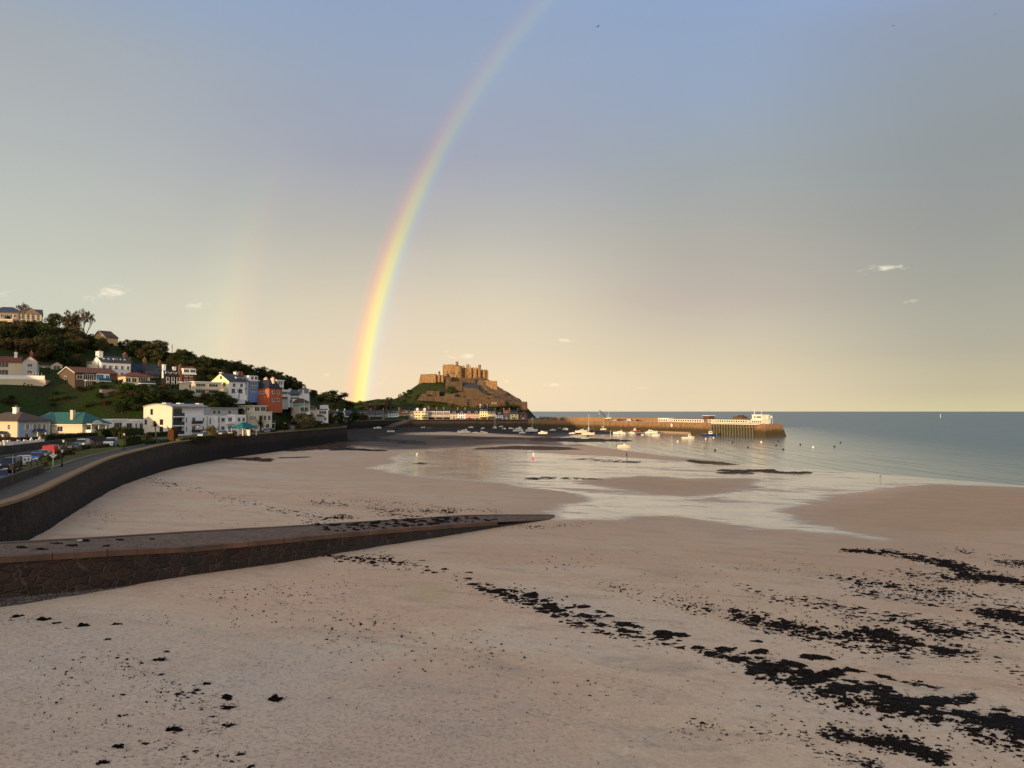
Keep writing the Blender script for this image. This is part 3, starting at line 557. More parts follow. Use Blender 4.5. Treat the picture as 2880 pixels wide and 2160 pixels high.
def win(root, face, u, v, w=1.0, h=1.3, nx=2, ny=1, off=0, name='window', **k):
    a, b = win_mesh(w, h, nx, ny, **k); loc, rot = face_tf(root, face, u, v)
    if off: loc = (loc[0], loc[1]-off, loc[2]) if face == 'F' else (loc[0]-off, loc[1], loc[2])
    o = link(name, a, root, loc, rot); link('pane', b, o); return o
def wins(root, face, us, vs, w=1.0, h=1.3, nx=2, ny=1, **k):
    for u in us:
        for v in vs: win(root, face, u, v, w, h, nx, ny, **k)
def door(root, face, u, w=1, h=2.1, m=None, v=0):
    mb = MB().box(-w/2, -.06, 0, w/2, .03, h).box(-w/2-.1, -.09, 0, -w/2-.002, .03, h+.1).box(w/2+.002, -.09, 0, w/2+.1, .03, h+.1).box(-w/2, -.09, h+.002, w/2, .03, h+.1); loc, rot = face_tf(root, face, u, v); return mb.build('door', m or frame_w, root, loc=loc, rot=rot)
def spread(n, L, m=1.0): return [m+(L-2*m)*(i+.5)/n for i in range(n)]
def frame_at(name, label, cat, px, py, D, a=-20, group=None):
    p = P3(px, py, D); r = thing(name, label, cat, p, math.radians(a+90), group); r['ax'] = a; return r
def along(root, px, d):
    """distance from the thing's corner, along direction d in plan, to the sight line of photo column px"""
    k = (px-1440)/2160.0/CT; x, y = root.location.x, root.location.y; return (k*y-x)/(d[0]-k*d[1])
def LX(root, px): a = math.radians(root['ax']); return along(root, px, (-math.sin(a), math.cos(a)))
def WX(root, px): a = math.radians(root['ax']); return along(root, px, (-math.cos(a), -math.sin(a)))
HOUSES = []
def walls(root, L, W, H, mat, roof=None, rh=0, name='wall', x0=0, y0=0, zb=-3.5, z0=0):
    mb = MB(); zb = zb if z0 == 0 else z0
    if roof == 'gx': mb.loft([[(x, y0, zb), (x, y0+W, zb), (x, y0+W, H), (x, y0+W/2, H+rh), (x, y0, H)] for x in (x0+L, x0)])
    elif roof == 'gy': mb.loft([[(x0, y, zb), (x0+L, y, zb), (x0+L, y, H), (x0+L/2, y, H+rh), (x0, y, H)] for y in (y0, y0+W)])
    else: mb.box(x0, y0, zb, x0+L, y0+W, H)
    root['L'] = x0+L; HOUSES.append((root, x0, x0+L, y0, y0+W)); return mb.build(name, mat, root)
def roof(root, L, W, H, mat, typ, rh, ov=.35, x0=0, y0=0, th=.16, name='roof', gable_ov=.25):
    mb = MB()
    if typ == 'gx':
        s = rh/(W/2); e = H-ov*s
        for sg in (0, 1):
            ya, yb = (y0-ov, y0+W/2) if sg == 0 else (y0+W+ov, y0+W/2)
            mb.loft([[(x, ya, e+.03), (x, ya, e+.03+th), (x, yb, H+rh+.03+th), (x, yb, H+rh+.03)] for x in ((x0-gable_ov, x0+L+gable_ov) if sg else (x0+L+gable_ov, x0-gable_ov))])
    elif typ == 'gy':
        s = rh/(L/2); e = H-ov*s
        for sg in (0, 1):
            xa, xb = (x0-ov, x0+L/2) if sg == 0 else (x0+L+ov, x0+L/2)
            mb.loft([[(xa, y, e+.03), (xa, y, e+.03+th), (xb, y, H+rh+.03+th), (xb, y, H+rh+.03)] for y in ((y0-gable_ov, y0+W+gable_ov) if sg == 0 else (y0+W+gable_ov, y0-gable_ov))])
    elif typ == 'hip':
        a, b, c, d = x0-ov, x0+L+ov, y0-ov, y0+W+ov; m = min(b-a, d-c)/2*.96
        if b-a >= d-c: r0, r1 = (a+m, (c+d)/2), (b-m, (c+d)/2)
        else: r0, r1 = ((a+b)/2, c+m), ((a+b)/2, d-m)
        z = H+.02; v = [(a, c, z-.14), (b, c, z-.14), (b, d, z-.14), (a, d, z-.14), (a, c, z), (b, c, z), (b, d, z), (a, d, z), (*r0, H+rh), (*r1, H+rh)]
        f = [(3, 2, 1, 0), (0, 1, 5, 4), (1, 2, 6, 5), (2, 3, 7, 6), (3, 0, 4, 7)]
        f += [(4, 5, 9, 8), (5, 6, 9), (6, 7, 8, 9), (7, 4, 8)] if b-a >= d-c else [(4, 5, 8), (5, 6, 9, 8), (6, 7, 9), (7, 4, 8, 9)]
        mb.add(v, f)
    elif typ == 'flat': mb.box(x0-ov, y0-ov, H+.004, x0+L+ov, y0+W+ov, H+.004+rh)
    return mb.build(name, mat, root)
def chimney(rf, x, y, z0, z1, w=.8, d=1.2, mat=None, pots=2, pm=None, axis='y'):
    mb = MB().box(x-w/2, y-d/2, z0, x+w/2, y+d/2, z1).box(x-w/2-.08, y-d/2-.08, z1+.002, x+w/2+.08, y+d/2+.08, z1+.18)
    for i in range(pots):
        o = (i+.5)/pots-.5; px_, py_ = (x, y+o*d*.85) if axis == 'y' else (x+o*w*.85, y); mb.cyl((px_, py_, z1+.18), (px_, py_, z1+.75), .15, .12, 7, 1)
    return mb.build('chimney', [mat or white, pm or pot_m], rf)
def dormer(rf, x, y, z, w=1.8, h=1.3, dep=2.5, rm=None, wm=None, n=2):
    o = MB().box(x-w/2, y, z-.4, x+w/2, y+dep, z+h).build('dormer', wm or frame_w, rf)
    for i in range(n): a, b = win_mesh((w-.3)/n-.16, h-.35, 1, 1); link('pane', b, rf, (x-w/2+.15+(w-.3)*(i+.5)/n, y-.012, z+.12))
    MB().box(x-w/2-.15, y-.2, z+h+.003, x+w/2+.15, y+dep, z+h+.16).build('dormer_roof', rm or slate, rf); return o
def balcony(root, x0, x1, y, z, dep=1.5, rail=None, h=1.0, slab=None):
    b = MB().box(x0, y-dep, z-.2, x1, y-.003, z).build('balcony', slab or white, root)
    r = MB().box(x0, y-dep+.001, z+.1, x1, y-dep+.05, z+h).box(x0, y-dep+.06, z+.1, x0+.05, y-.01, z+h).box(x1-.05, y-dep+.06, z+.1, x1, y-.01, z+h).box(x0-.02, y-dep-.02, z+h+.002, x1+.02, y-dep+.07, z+h+.07)
    for i in range(int((x1-x0)/1.6)+1): xx = min(x1-.05, x0+i*1.6); r.box(xx, y-dep+.052, z+.002, xx+.05, y-dep+.09, z+h)
    r.build('railing', rail or M('tinted balcony glass', (.05, .06, .065), .1, .2), b); return b
HG = 'houses on the hillside'

def simple(name, label, px, py, D, pxR, pxL, eave, ridge, wm, rm, rtyp, front=None, gable=None, a=-20, chims=(), ov=.35, cat='house', group=HG, cm=None, ww=1.0, wh=1.25, L=None, W=None):
    """house from its near corner (px, py), the ends of its two seen faces, its eaves and its ridge line in the photo"""
    r = frame_at(name, label, cat, px, py, D, a, group); L = L or LX(r, pxR); W = W or WX(r, pxL); W = W if 3 < W < 26 else 8; z0 = r.location.z
    H = zat(eave, D)-z0; rh = max(.25, zat(ridge, D)-z0-H)
    walls(r, L, W, H, wm, rtyp, rh); rf = roof(r, L, W, H, rm, rtyp, rh, ov); r['H'] = H; r['W'] = W
    for spec, face, S in ((front, 'F', L), (gable, 'G', W)):
        if not spec: continue
        n, rows = spec[0], spec[1]; w_ = spec[2] if len(spec) > 2 else ww; h_ = spec[3] if len(spec) > 3 else wh
        fh = H/rows
        wins(r, face, spread(n, S, .8), [fh*i+fh*.33 for i in range(rows)], w_, min(h_, fh*.55))
    for (fx, fy, zt, w, d, mat, pots) in chims: chimney(rf, fx*L, fy*W, H*.8, zat(zt, D)-z0, w, d, mat, pots)
    return r, rf, L, W, H
def part_box(root, name, mat, *b): return MB().box(*b).build(name, mat, root)
# ---------------------------------------------------------------- along the promenade
paleblue = lmat('pale blue render', 158, 176, 200, var=.05); blue = lmat('blue render', 104, 136, 182, var=.06); orange = lmat('orange render', 170, 94, 64, var=.08, scale=1); navy = lmat('navy paint', 44, 58, 88, var=.15); bluegrey = lmat('dark blue slate', 52, 62, 88, var=.25, scale=1.4); lichen = lmat('lichened slate', 74, 70, 66, var=.35, scale=.5, col2=lin(96, 74, 52)[:3]); maroon = lmat('maroon render', 92, 52, 46, var=.12)
r, rf, L, W, H = simple('blue_house', 'pale blue hip roofed house with white shutters and porch behind the retaining wall', 48, 1238, 213, 143, -60, 1184, 1159, paleblue, lichen, 'hip', ov=.6, cat='house', group=None)
rf.name = 'roof'; wins(r, 'F', [L*.3, L*.52, L*.66, L*.82], [H*.55], .8, 1.35, 2, 2); wins(r, 'F', [L*.28], [.7], .9, 1.1)
for u in (L*.3, L*.52, L*.66, L*.82):
    for s in (-1, 1): part_box(r, 'shutter', frame_w, u+s*.72-.2, -.06, H*.55-.1, u+s*.72+.2, -.002, H*.55+1.4)
part_box(r, 'sun_tint_side', cream, -.05, .0, -.4, -.002, W, H-.03); wins(r, 'G', [3.2, 9], [H*.56, .6], .9, 1.3, 2, 2, off=.05)  # cream skin paints warm sunlight onto the blue house's left side
part_box(r, 'corner_trim', frame_w, L-.5, -.08, -.4, L+.03, -.002, H-.05); part_box(r, 'corner_trim', frame_w, -.06, -.08, -.4, .45, -.002, H-.05)
po = MB().hexa([(L*.44, -1.8, 2.25), (L*.78, -1.8, 2.25), (L*.78, -.003, 2.25), (L*.44, -.003, 2.25), (L*.49, -1.2, 2.95), (L*.73, -1.2, 2.95), (L*.73, -.003, 3.0), (L*.49, -.003, 3.0)]).build('porch', navy, r)
for u in (L*.49, L*.74): MB().cyl((u, -1.6, -.3), (u, -1.6, 2.25), .16, .14, 8).build('column', frame_w, po)
door(r, 'F', L*.61, 1.3, 2.05, frame_w); chimney(rf, L*.45, W*.42, H, zat(1147, 213)-r.location.z, .9, 1.5, white, 2)
r2 = frame_at('conservatory', 'small white glazed conservatory at the left end of the blue house', 'conservatory', 8, 1237, 212, -20); walls(r2, 2.2, 4, 1.6, frame_w, None); roof(r2, 2.2, 4, 1.6, glass, 'hip', .8, .1); wins(r2, 'G', [.8, 1.9, 3], [.3], .8, 1.1, 1); wins(r2, 'F', [1.1], [.3], 1.6, 1.1, 2)
# teal roofed house
r, rf, L, W, H = simple('teal_roofed_house', 'cream house with a big teal hip roof and corner balcony beside the blue house', 231, 1236, 219, 275, 74, 1192, 1159, cream, tealroof, 'hip', ov=.55, group=None, L=9)
wins(r, 'G', [8.6], [H*.5], 2.1, 1.45, 2); wins(r, 'G', [14.6], [H*.5], 1.4, 1.3, 2); wins(r, 'G', [6.5], [.2], 2.0, 1.0, 2)
part_box(r, 'stone_base', granite, -.14, 1.2, -.6, -.003, W-.5, 1.75); part_box(r, 'fascia', frame_w, -.5, -.5, H-.36, L+.4, -.42, H-.13); part_box(r, 'fascia', frame_w, -.5, -.41, H-.36, -.42, W, H-.13)
b = part_box(r, 'balcony', white, 1.0, -2.2, 1.7, 6.4, -.003, 2.75); 
for u in (1.2, 3.7, 6.2): MB().cyl((u, -2.05, -1), (u, -2.05, H-.2), .13, .13, 8).build('column', frame_w, b)
part_box(r, 'porch_roof', frame_w, .8, -2.4, H-.2, 6.7, -.56, H+.0); MB().loft([[(x, -2.42, H+.03), (x, -2.3, H+.03), (x, -2.3, H+.9*math.sin(PI*k/6)+.12), (x, -2.42, H+.9*math.sin(PI*k/6)+.12)] for k, x in [(k, 1.3+3.4*k/6) for k in range(7)]]).build('gable_pediment', frame_w, r)
wins(r, 'F', [2.2, 5], [2.0, .0], 1.7, 1.6, 2); chimney(rf, 1.6, WX(r, 186)*.86, H+.6, zat(1155, 219)-r.location.z, .8, 1.0, cream, 0)
# low white house
r = frame_at('white_bungalow', 'low flat roofed white modern house between hedges, left of the white flats', 'house', 312, 1216, 236, -20); L = LX(r, 408); W = WX(r, 287); H = zat(1183, 236)-r.location.z
walls(r, L, W, H, white); MB().box(-.3, -.4, H+.004, L*.47, W, H+.5).build('roof', white, r); MB().box(L*.472, .5, H+.006, L, W, H+.35).build('roof', white, r)
wins(r, 'G', [W*.3], [H*.55], .7, .6, 1); wins(r, 'F', [L*.2], [H*.42], L*.22, 1.4, 3); wins(r, 'F', [L*.53], [H*.28], L*.16, 1.7, 2); wins(r, 'F', [L*.74], [H*.1], .5, 2.2, 1); wins(r, 'F', [L*.9], [H*.1], 1.1, 2.2, 2); part_box(r, 'terrace', white, L*.02, -1.6, -.4, L*.38, -.003, .6)
# white flats
fl = frame_at('block_of_flats', 'long white block of modern flats with a sunlit curved roof gable end and glazed balconies', 'flats', 483, 1223, 240, -20); D = 240; z0 = fl.location.z; lx = lambda p: LX(fl, p); W = WX(fl, 405); H = zat(1146, D)-z0
S = [lx(p) for p in (521, 585, 612, 658, 690, 706)]; dk = M('dark balcony glazing', (.018, .021, .024), .08, .2, spec=.6)
arc = [(0, y, H+1.0*math.sin(PI*min(1, y/W*.9+.05))) for y in np.linspace(W, 0, 10)]
def arcblock(x0, x1, dz=0, y0=0): return [[(x, W, -3)]+[(x, max(p[1], y0), p[2]+dz) for p in arc]+[(x, y0, -3)] for x in (x0, x1)]
MB().loft(arcblock(0, .45)[::-1]).build('gable_wall', M('sun tinted white render', lin(214, 205, 186)[:3], .7, .04, .5), fl)  # cream tone carries the warm sunlight on this white gable
MB().loft(arcblock(.452, S[1], -.02, 1.6)[::-1]).build('wall', white, fl)
MB().loft([[(x, p[1], p[2]+.02) for p in arc]+[(x, p[1], p[2]+.26) for p in arc[::-1]] for x in (-.35, S[1]+.3)]).build('roof', M('grey roofing sheet', (.28, .28, .28), .6, .2, .6), fl)
F = H/3.0
for k in range(3):
    part_box(fl, 'balcony_slab', white, .455, -.05, F*k-.25 if k else -3, S[0], 1.59, F*k+.12)
    g = part_box(fl, 'glazed_screen', dk, .46, 1.2, F*k+.125, S[0]-.02, 1.58, F*(k+1)-.3); 
    for i in range(5): u = .46+(S[0]-.5)*i/4; MB().box(u-.04, 1.14, F*k+.13, u+.04, 1.198, F*(k+1)-.31).build('mullion', dgrey, g)
    part_box(fl, 'railing', dk, .46, .0, F*k+.125, S[0]-.01, .05, F*k+1.15)
part_box(fl, 'front_wall', white, S[0], 0, -3, S[1], 1.595, F*2+.25); fl['L'] = S[1]
for v in (F*.12, F*1.12):
    wins(fl, 'F', [S[0]+.7], [v+.6], .45, 1.5, 1); win(fl, 'F', S[0]+(S[1]-S[0])*.38, v+.1, 1.3, 2.0, 2); wins(fl, 'F', [S[1]-1.9], [v+.7], .5, 1.3, 1)
    u = S[0]+(S[1]-S[0])*.3; balcony(fl, u, u+(S[1]-S[0])*.38, 0, v, 1.1, dgrey)
part_box(fl, 'penthouse', lmat('grey cladding', 168, 165, 160, var=.1), S[0], 3.2, F*2+.25, S[2], W, H-.3)
for (a_, b_, yy, hh, wm) in [(S[1], S[2], .9, 2*F+.3, white), (S[2], S[3], 0, 2*F+.2, white), (S[3], S[4], -.6, 2*F+.5, white)]:
    part_box(fl, 'front_wall', wm, a_+.003, yy, -3, b_, W, hh)
wins(fl, 'F', [(S[1]+S[2])/2], [F*1.1], .5, 1.8, 1, off=-.9); MB().cyl((S[1]-.25, -.1, 0), (S[1]-.25, -.1, F*2), .07).build('downpipe', dgrey, fl); MB().cyl((S[2]+.9, -.1, 0), (S[2]+.9, -.1, F*2), .07).build('downpipe', dgrey, fl)
for v in (F*.25, F*1.25):
    wins(fl, 'F', [S[2]+(S[3]-S[2])*.35], [v+.3], 1.6, 1.2, 2); wins(fl, 'F', [S[2]+(S[3]-S[2])*.1], [v], .5, 1.7, 1); wins(fl, 'F', [S[2]+(S[3]-S[2])*.78], [v+.3], 1.8, 1.3, 3)
    wins(fl, 'F', [S[3]+(S[4]-S[3])*.35, S[3]+(S[4]-S[3])*.75], [v+.3], 1.2, 1.2, 2, off=.6)
    b = part_box(fl, 'balcony_slab', white, S[2]+(S[3]-S[2])*.55, -1.0, v-.55, S[3], -.003, v+.2)
part_box(fl, 'penthouse', lmat('grey cladding', 128, 124, 118), S[2]+.003, 3, 2*F+.2, S[3], W, 3*F-.2); part_box(fl, 'penthouse', lmat('grey cladding', 1, 1, 1), S[3]+.003, 3, 2*F+.5, S[4], W, 3*F-.1); part_box(fl, 'roof', lmat('roof edge', 150, 150, 148), S[2], 2.2, 3*F-.19, S[4]+1, W+.3, 3*F+.1)
wins(fl, 'F', [S[2]+2, S[2]+4.2, S[3]+1.5], [2*F+.75], 1.4, 1.2, 2, off=-3)
wins(fl, 'G', [WX(fl, 428)], [F*2+.7], .8, 1.6, 1, fm=dgrey); wins(fl, 'G', [WX(fl, 412)], [F*1.05+.3], .7, 1.3, 1, fm=dgrey); wins(fl, 'G', [WX(fl, 456)], [F*1.05+.25, .95], 1.2, 1.5, 1, fm=dgrey)
mb = MB().cyl((-.03, WX(fl, 437), F*1.05+1), (.03, WX(fl, 437), F*1.05+1), .42, .42, 14); mb.build('round_window', glass, fl)
for x, y, w in ((1.5, 4, 2.2), (4, 6, 2), (7, 3.5, 1.8), (S[2]-3, 5, 2)): part_box(fl, 'rooflight', frame_w, x, y, H+.95, x+w, y+1.6, H+1.5)
# the projecting cream end block
eb = frame_at('block_of_flats', 'cream end block of flats with slit windows, behind the big palm', 'flats', 723, 1215, 300, -20); L = LX(eb, 766); W = WX(eb, 662); H = zat(1159, 300)-eb.location.z; walls(eb, L, W, H, lmat('cream flats render', 222, 213, 190, var=.05)); eb['L'] = L
part_box(eb, 'roof', white, -.15, -.15, H+.003, L+.1, W, H+.2); part_box(eb, 'penthouse', lmat('cream flats render', 1, 1, 1), -.002, 1.9, H+.2, L*.86, W, H+2.35); part_box(eb, 'roof', white, -.6, 1.3, H+2.353, L*.9, W+.4, H+2.6)
wins(eb, 'G', [1.0, 2.0, 3.0], [H*.62], .42, 1.3, 1); wins(eb, 'G', [4.0, 5.0, 9], [H+.8], .7, .9, 1); wins(eb, 'F', [L*.2, L*.5, L*.8], [H*.6], 1.5, 1.7, 2); wins(eb, 'F', [L*.25, L*.65], [H+.4], 3.0, 1.6, 3, off=-1.9); wins(eb, 'F', [L*.3, L*.7], [H*.2], 1.8, 1.5, 2); balcony(eb, L, L+4, 3.2, H*.42, 2.0, None, .9); MB().bar((L+3.7, 1.4, -2), (L+3.7, 1.4, H*.4), .18).build('post', white, eb)
# sheds and low houses right of the flats
simple('white_garage', 'small white gabled garage behind the sea wall, right of the flats', 797, 1206, 318, 806, 786, 1197, 1190, palegrey, slate, 'gx', None, None, -50, group=None, cat='garage', L=6)
# ---------------------------------------------------------------- second row, above the green bank
cap = lmat('cream terrace wall', 196, 182, 156, var=.06)
r = frame_at('red_roofed_house', 'grey white house with a red tile roof above a long cream terrace wall, far left', 'house', 62, 1056, 262, -62, HG); L = LX(r, 104); H = zat(1012, 262)-r.location.z; wl = walls(r, L, 9, H-.6, palegrey, 'gy', 1.9); rf = roof(r, L, 9, H-.6, redtile, 'gy', 1.9, .3); wins(r, 'F', [L*.5], [H*.56, H*.12], 1.3, 1.05, 2)
part_box(r, 'wing', cream, -9.5, 1.6, -3, -.003, 8, H-.9); MB().loft([[(x, 1.2, H-.9), (x, 1.2, H-.7), (x, 4.8, H+1.3), (x, 8.4, H-.7), (x, 8.4, H-.9)] for x in (-9.8, -.32)][::-1]).build('roof', redtile, r)
for u in (-5.6,): wins(r, 'F', [u], [H*.52, H*.05], 2.9, 1.6, 3, off=-1.6)
chimney(rf, -2.3, 4.5, H, zat(992, 262)-r.location.z+.2, .9, .9, white, 1); chimney(rf, 2.2, 6, H-.5, zat(988, 262)-r.location.z, 1, 1, redbrick, 2); MB().cyl((-2.4, 1.0, -.5), (-2.4, 1.0, 4), .07).build('downpipe', frame_w, r)
tw = frame_at('terrace_wall', 'long cream retaining terrace wall with a white parapet below the red roofed house', 'wall', -10, 1100, 250, -72); L = LX(tw, 128); H = zat(1055, 250)-tw.location.z; MB().box(-8, 0, -3, L*.66, 10, H-1.3).build('wall', cap, tw); MB().box(-8, -.12, H-1.3+.003, L*.98, .35, H).build('parapet', white, tw); MB().hexa([(L*.662, 0, -1), (L, 0, 2.2), (L, 9, 2.2), (L*.662, 9, -1), (L*.662, 0, H-1.3), (L, 0, H-1.35), (L, 9, H-1.35), (L*.662, 9, H-1.3)]).build('ramp_wall', cap, tw)
for i in range(9): MB().box(L*.66+i*.9, -.3, H+.0, L*.66+i*.9+.06, -.22, H+.9).build('baluster', frame_w, tw) if i < 5 else None
r = frame_at('bungalow', 'small pale bungalow with a bay window gable, right of the red roofed house', 'house', 143, 1046, 278, -58, HG); L = LX(r, 175); H = zat(1026, 278)-r.location.z; walls(r, L, 8, H, cream, 'gy', 1.1); roof(r, L, 8, H, brownroof, 'gy', 1.1, .3); wins(r, 'F', [L*.5], [.9], 1.9, 1.4, 2); part_box(r, 'wing', palegrey, -5.2, 1.8, -2, -.003, 7, H-.1); part_box(r, 'roof', brownroof, -5.5, 1.4, H-.095, -.35, 7.3, H+.5); wins(r, 'F', [-3.3, -1], [.9], 1, 1.2, 2, off=-1.8)
# tall white house
r, rf, L, W, H = simple('tall_white_house', 'tall white house with slate roof, big white chimney and five upper windows', 284, 1062, 288, 367, 258, 1017, 1000, white, slate, 'gx', None, None, -38, ())
wins(r, 'F', [L*(i+.5)/5 for i in range(5)], [H*.56, H*.12], .95, 1.35, 2, 2); wins(r, 'G', [2], [H*.55], .8, 1.2)
chimney(rf, .9, W*.5, H, zat(988, 288)-r.location.z, 1.5, 2.8, white, 4); chimney(rf, L-.6, W*.5, H, zat(991, 288)-r.location.z, 1.2, 2.2, brick, 4); dormer(rf, L*.52, 1.2, H+.75, 1.5, .8, 2, slate)
for u in (.15, .3, .7, .85): MB().box(L*u-.3, 1.35, H+1.05, L*u+.3, 1.8, H+1.5).build('rooflight', frame_w, rf)
w = part_box(r, 'side_wing', cream, -1.6, W*.25, -3, -.003, W*.25+6.5, H-.9); rl = MB()
for i in range(8): rl.box(-1.6, W*.25+i*.9, H-.9, -1.55, W*.25+i*.9+.05, H+.1)
rl.box(-1.62, W*.25, H+.1, -1.54, W*.25+6.5, H+.18); rl.build('railing', frame_w, w)
# brown bungalow and neighbour
r, rf, L, W, H = simple('brick_house', 'long low brown brick house with a reddish roof, white gable edge and blue balcony', 210, 1090, 258, 330, 166, 1047, 1031, brick, lmat('brown red tile', 112, 72, 54, var=.3, scale=1.6), 'gx', None, None, -35)
fz = H*.5; wins(r, 'G', [WX(r, 183)*.98], [fz+.4], 1.4, 1.0, 2); wins(r, 'F', [L*.11], [fz+.4], 1.8, 1.2, 2); wins(r, 'F', [L*.31], [fz+.2], 3.4, 1.8, 5); MB().extr([(-.3, -.4, H-.35), (-.3, W/2, H+zat(1031, 258)-zat(1047, 258)-.05), (-.3, W+.4, H-.35), (-.3, W+.4, H-.1), (-.3, W/2, H+zat(1031, 258)-zat(1047, 258)+.22), (-.3, -.4, H-.1)], (-.08, 0, 0)).build('bargeboard', frame_w, r)
part_box(r, 'white_bay', white, L*.5, -.25, -2, L*.8, -.003, H-.1); wins(r, 'F', [L*.57], [fz+.1], 2.4, 2.0, 3, off=.25, gm=lmat('blue tinted panel', 40, 100, 130)); wins(r, 'F', [L*.75], [fz+.3], 1.2, 1.6, 2, off=.25, gm=lmat('blue tinted panel', 1, 1, 1)); balcony(r, L*.5, L*.8, -.25, fz-.1, 1.3, lmat('blue tinted panel', 1, 1, 1), .9); balcony(r, L*.22, L*.48, 0, fz-.1, 1.2, white, .15); wins(r, 'F', [L*.3, L*.7], [.1], 2, 1.8, 3, off=.26)
r, rf, L, W, H = simple('white_villa', 'white villa with low red hip roof and balcony right of the brick house', 352, 1094, 266, 421, 330, 1057, 1045, cream, redtile, 'hip', None, None, -40, ov=.6); wins(r, 'F', [L*.12, L*.36], [H*.52], 1.5, 1.5, 2); wins(r, 'F', [L*.72], [H*.5, .2], 3.2, 1.9, 4); balcony(r, L*.52, L*1.12, 0, H*.46, 2.2, None, .9); wins(r, 'G', [2], [H*.5], 1, 1.4)
part_box(r, 'terrace', granite, -9, -3.5, -3.5, L*.3, -1.4, -.4)
for u in (-8, -4.5, -1): MB().bar((u, -3.3, -9), (u, -3.3, -3.4), .2).build('post', granite, r)
# dark slate terraces, black house and maroon house behind
for i, (c, e, col, rm, gm, lab) in enumerate([(372, 412, granite, bluegrey, 'blue', 'granite cottage with dark blue slate roof, right of the tall white house'), (413, 461, granite, slate, 'grey', 'granite cottage with a grey slate roof and brick chimneys, left of the black house')]):
    r, rf, L, W, H = simple('cottage', lab, c, 1086, 302, e, c-16, 1052, 1024, col, rm, 'gx', (3, 2, .9, 1.3), None, -42, [(.02, .5, 1009, 1.0, 1.6, brick, 2)])
    dormer(rf, L*.3, 1.0, H+.5, 1.7, 1.2, 2.2, rm); dormer(rf, L*.7, 1.0, H+.5, 1.7, 1.2, 2.2, rm)
    if i: chimney(rf, L-.6, W*.5, H, zat(1015, 302)-r.location.z, 1.2, 1.6, brick, 2)
r, rf, L, W, H = simple('black_house', 'black painted townhouse with three columns of tall white windows and a slate roof', 464, 1090, 300, 508, 452, 1056, 1037, lmat('black render', 30, 31, 36, var=.2), darkslate, 'gx', None, None, -42, [(.05, .5, 1026, 1, 1.3, white, 1), (.7, .5, 1031, 1.2, 1, white, 0)])
wins(r, 'F', [L*.17, L*.5, L*.83], [H*.54, H*.08], .85, 1.5, 1, 2, fw=.2); 
for u in (.17, .5, .83): dormer(rf, L*u, .35, H+.2, 1.5, 1.3, 2.2, darkslate, None, 1)
r, rf, L, W, H = simple('maroon_house', 'maroon house with a white glazed top storey and red roof, right of the black house', 511, 1080, 303, 549, 500, 1048, 1030, maroon, redtile, 'gx', (2, 2, 1.0, 1.3), None, -42, [(.02, .5, 1028, 1, 1.4, brick, 2)])
b = part_box(r, 'white_top_storey', white, L*.04, -.7, H-.4, L*.98, 2.2, H+1.7); wins(r, 'F', [L*.27, L*.75], [H+.2], 2.0, 1.1, 3, off=.7); part_box(r, 'parapet', white, -.2, -.9, H-.7, L+.1, -.705, H-.1)
# low cream flats
r = frame_at('low_flats', 'low two storey cream flats with a flat roof and long glazed balconies in the hedges', 'flats', 547, 1112, 286, -38, HG); L = LX(r, 622); W = WX(r, 504); H = zat(1075, 286)-r.location.z; walls(r, L, W, H, cream); roof(r, L, W, H, white, 'flat', .35, .45)
for v in (.15, H*.52): wins(r, 'F', [L*.22, L*.7], [v+.1], L*.34, 1.75, 4); balcony(r, 0, L, 0, v, .9, lmat('cream balcony front', 196, 186, 160), .75)
wins(r, 'G', [3], [H*.55], 1.4, 1.4, 2)
MB().cyl((L+.6, 1.5, -3), (L+.6, 1.5, H*.6), 2.6, 2.6, 18).build('curved_wall', cream, r)
# gabled white house and its row
r = frame_at('gabled_white_house', 'white house with a gable end tinted the yellow of low sun and white chimney above the low flats', 'house', 644, 1110, 299, -25, HG); L = LX(r, 690); W = WX(r, 594); H = zat(1072, 299)-r.location.z; rh = zat(1050, 299)-zat(1072, 299); walls(r, L, W, H, white, 'gx', rh); rf = roof(r, L, W, H, slate, 'gx', rh, .3); MB().extr([(-.03, .1, 1), (-.03, W-.1, 1), (-.03, W-.1, H-.1), (-.03, W/2, H+rh-.2), (-.03, .1, H-.1)], (.025, 0, 0)).build('gable_sun_tint', lmat('pale yellow wall and sun tint', 240, 226, 168, var=.04), r)  # yellow sheet puts the low sun's tint into the white gable's colour
wins(r, 'G', [W*.45], [H+.9], 1.1, 1.1, 2, off=.03); wins(r, 'G', [2.4], [H*.62], 1.3, 1.6, 2, off=.03); wins(r, 'F', [L*.3, L*.75], [H*.6], 1.3, 1.3, 2); wins(r, 'F', [L*.25, L*.7], [H*.12], 1.8, 1.7, 2); chimney(rf, L*.3, W*.72, H+1, zat(1047, 299)-r.location.z, .9, 1.2, white, 1); chimney(rf, L*.95, W*.5, H+1, zat(1044, 299)-r.location.z, 1.3, 1.2, white, 2); dormer(rf, L*.7, 1.6, H+.9, 1.4, 1.0, 2, slate)
part_box(r, 'terrace', white, -3, -2.4, -2, L*.8, -.9, .15)
r, rf, L, W, H = simple('white_terraced_house', 'white terraced house with slate roof and gabled dormers, left of the blue house', 672, 1104, 305, 699, 664, 1070, 1056, palegrey, slate, 'gx', (2, 2, 1, 1.4), None, -25, [(.9, .5, 1048, 1.0, 3.0, redbrick, 4)]); dormer(rf, L*.3, .8, H+.4, 1.6, 1.1, 2, slate); dormer(rf, L*.75, .8, H+.4, 1.6, 1.1, 2, slate)
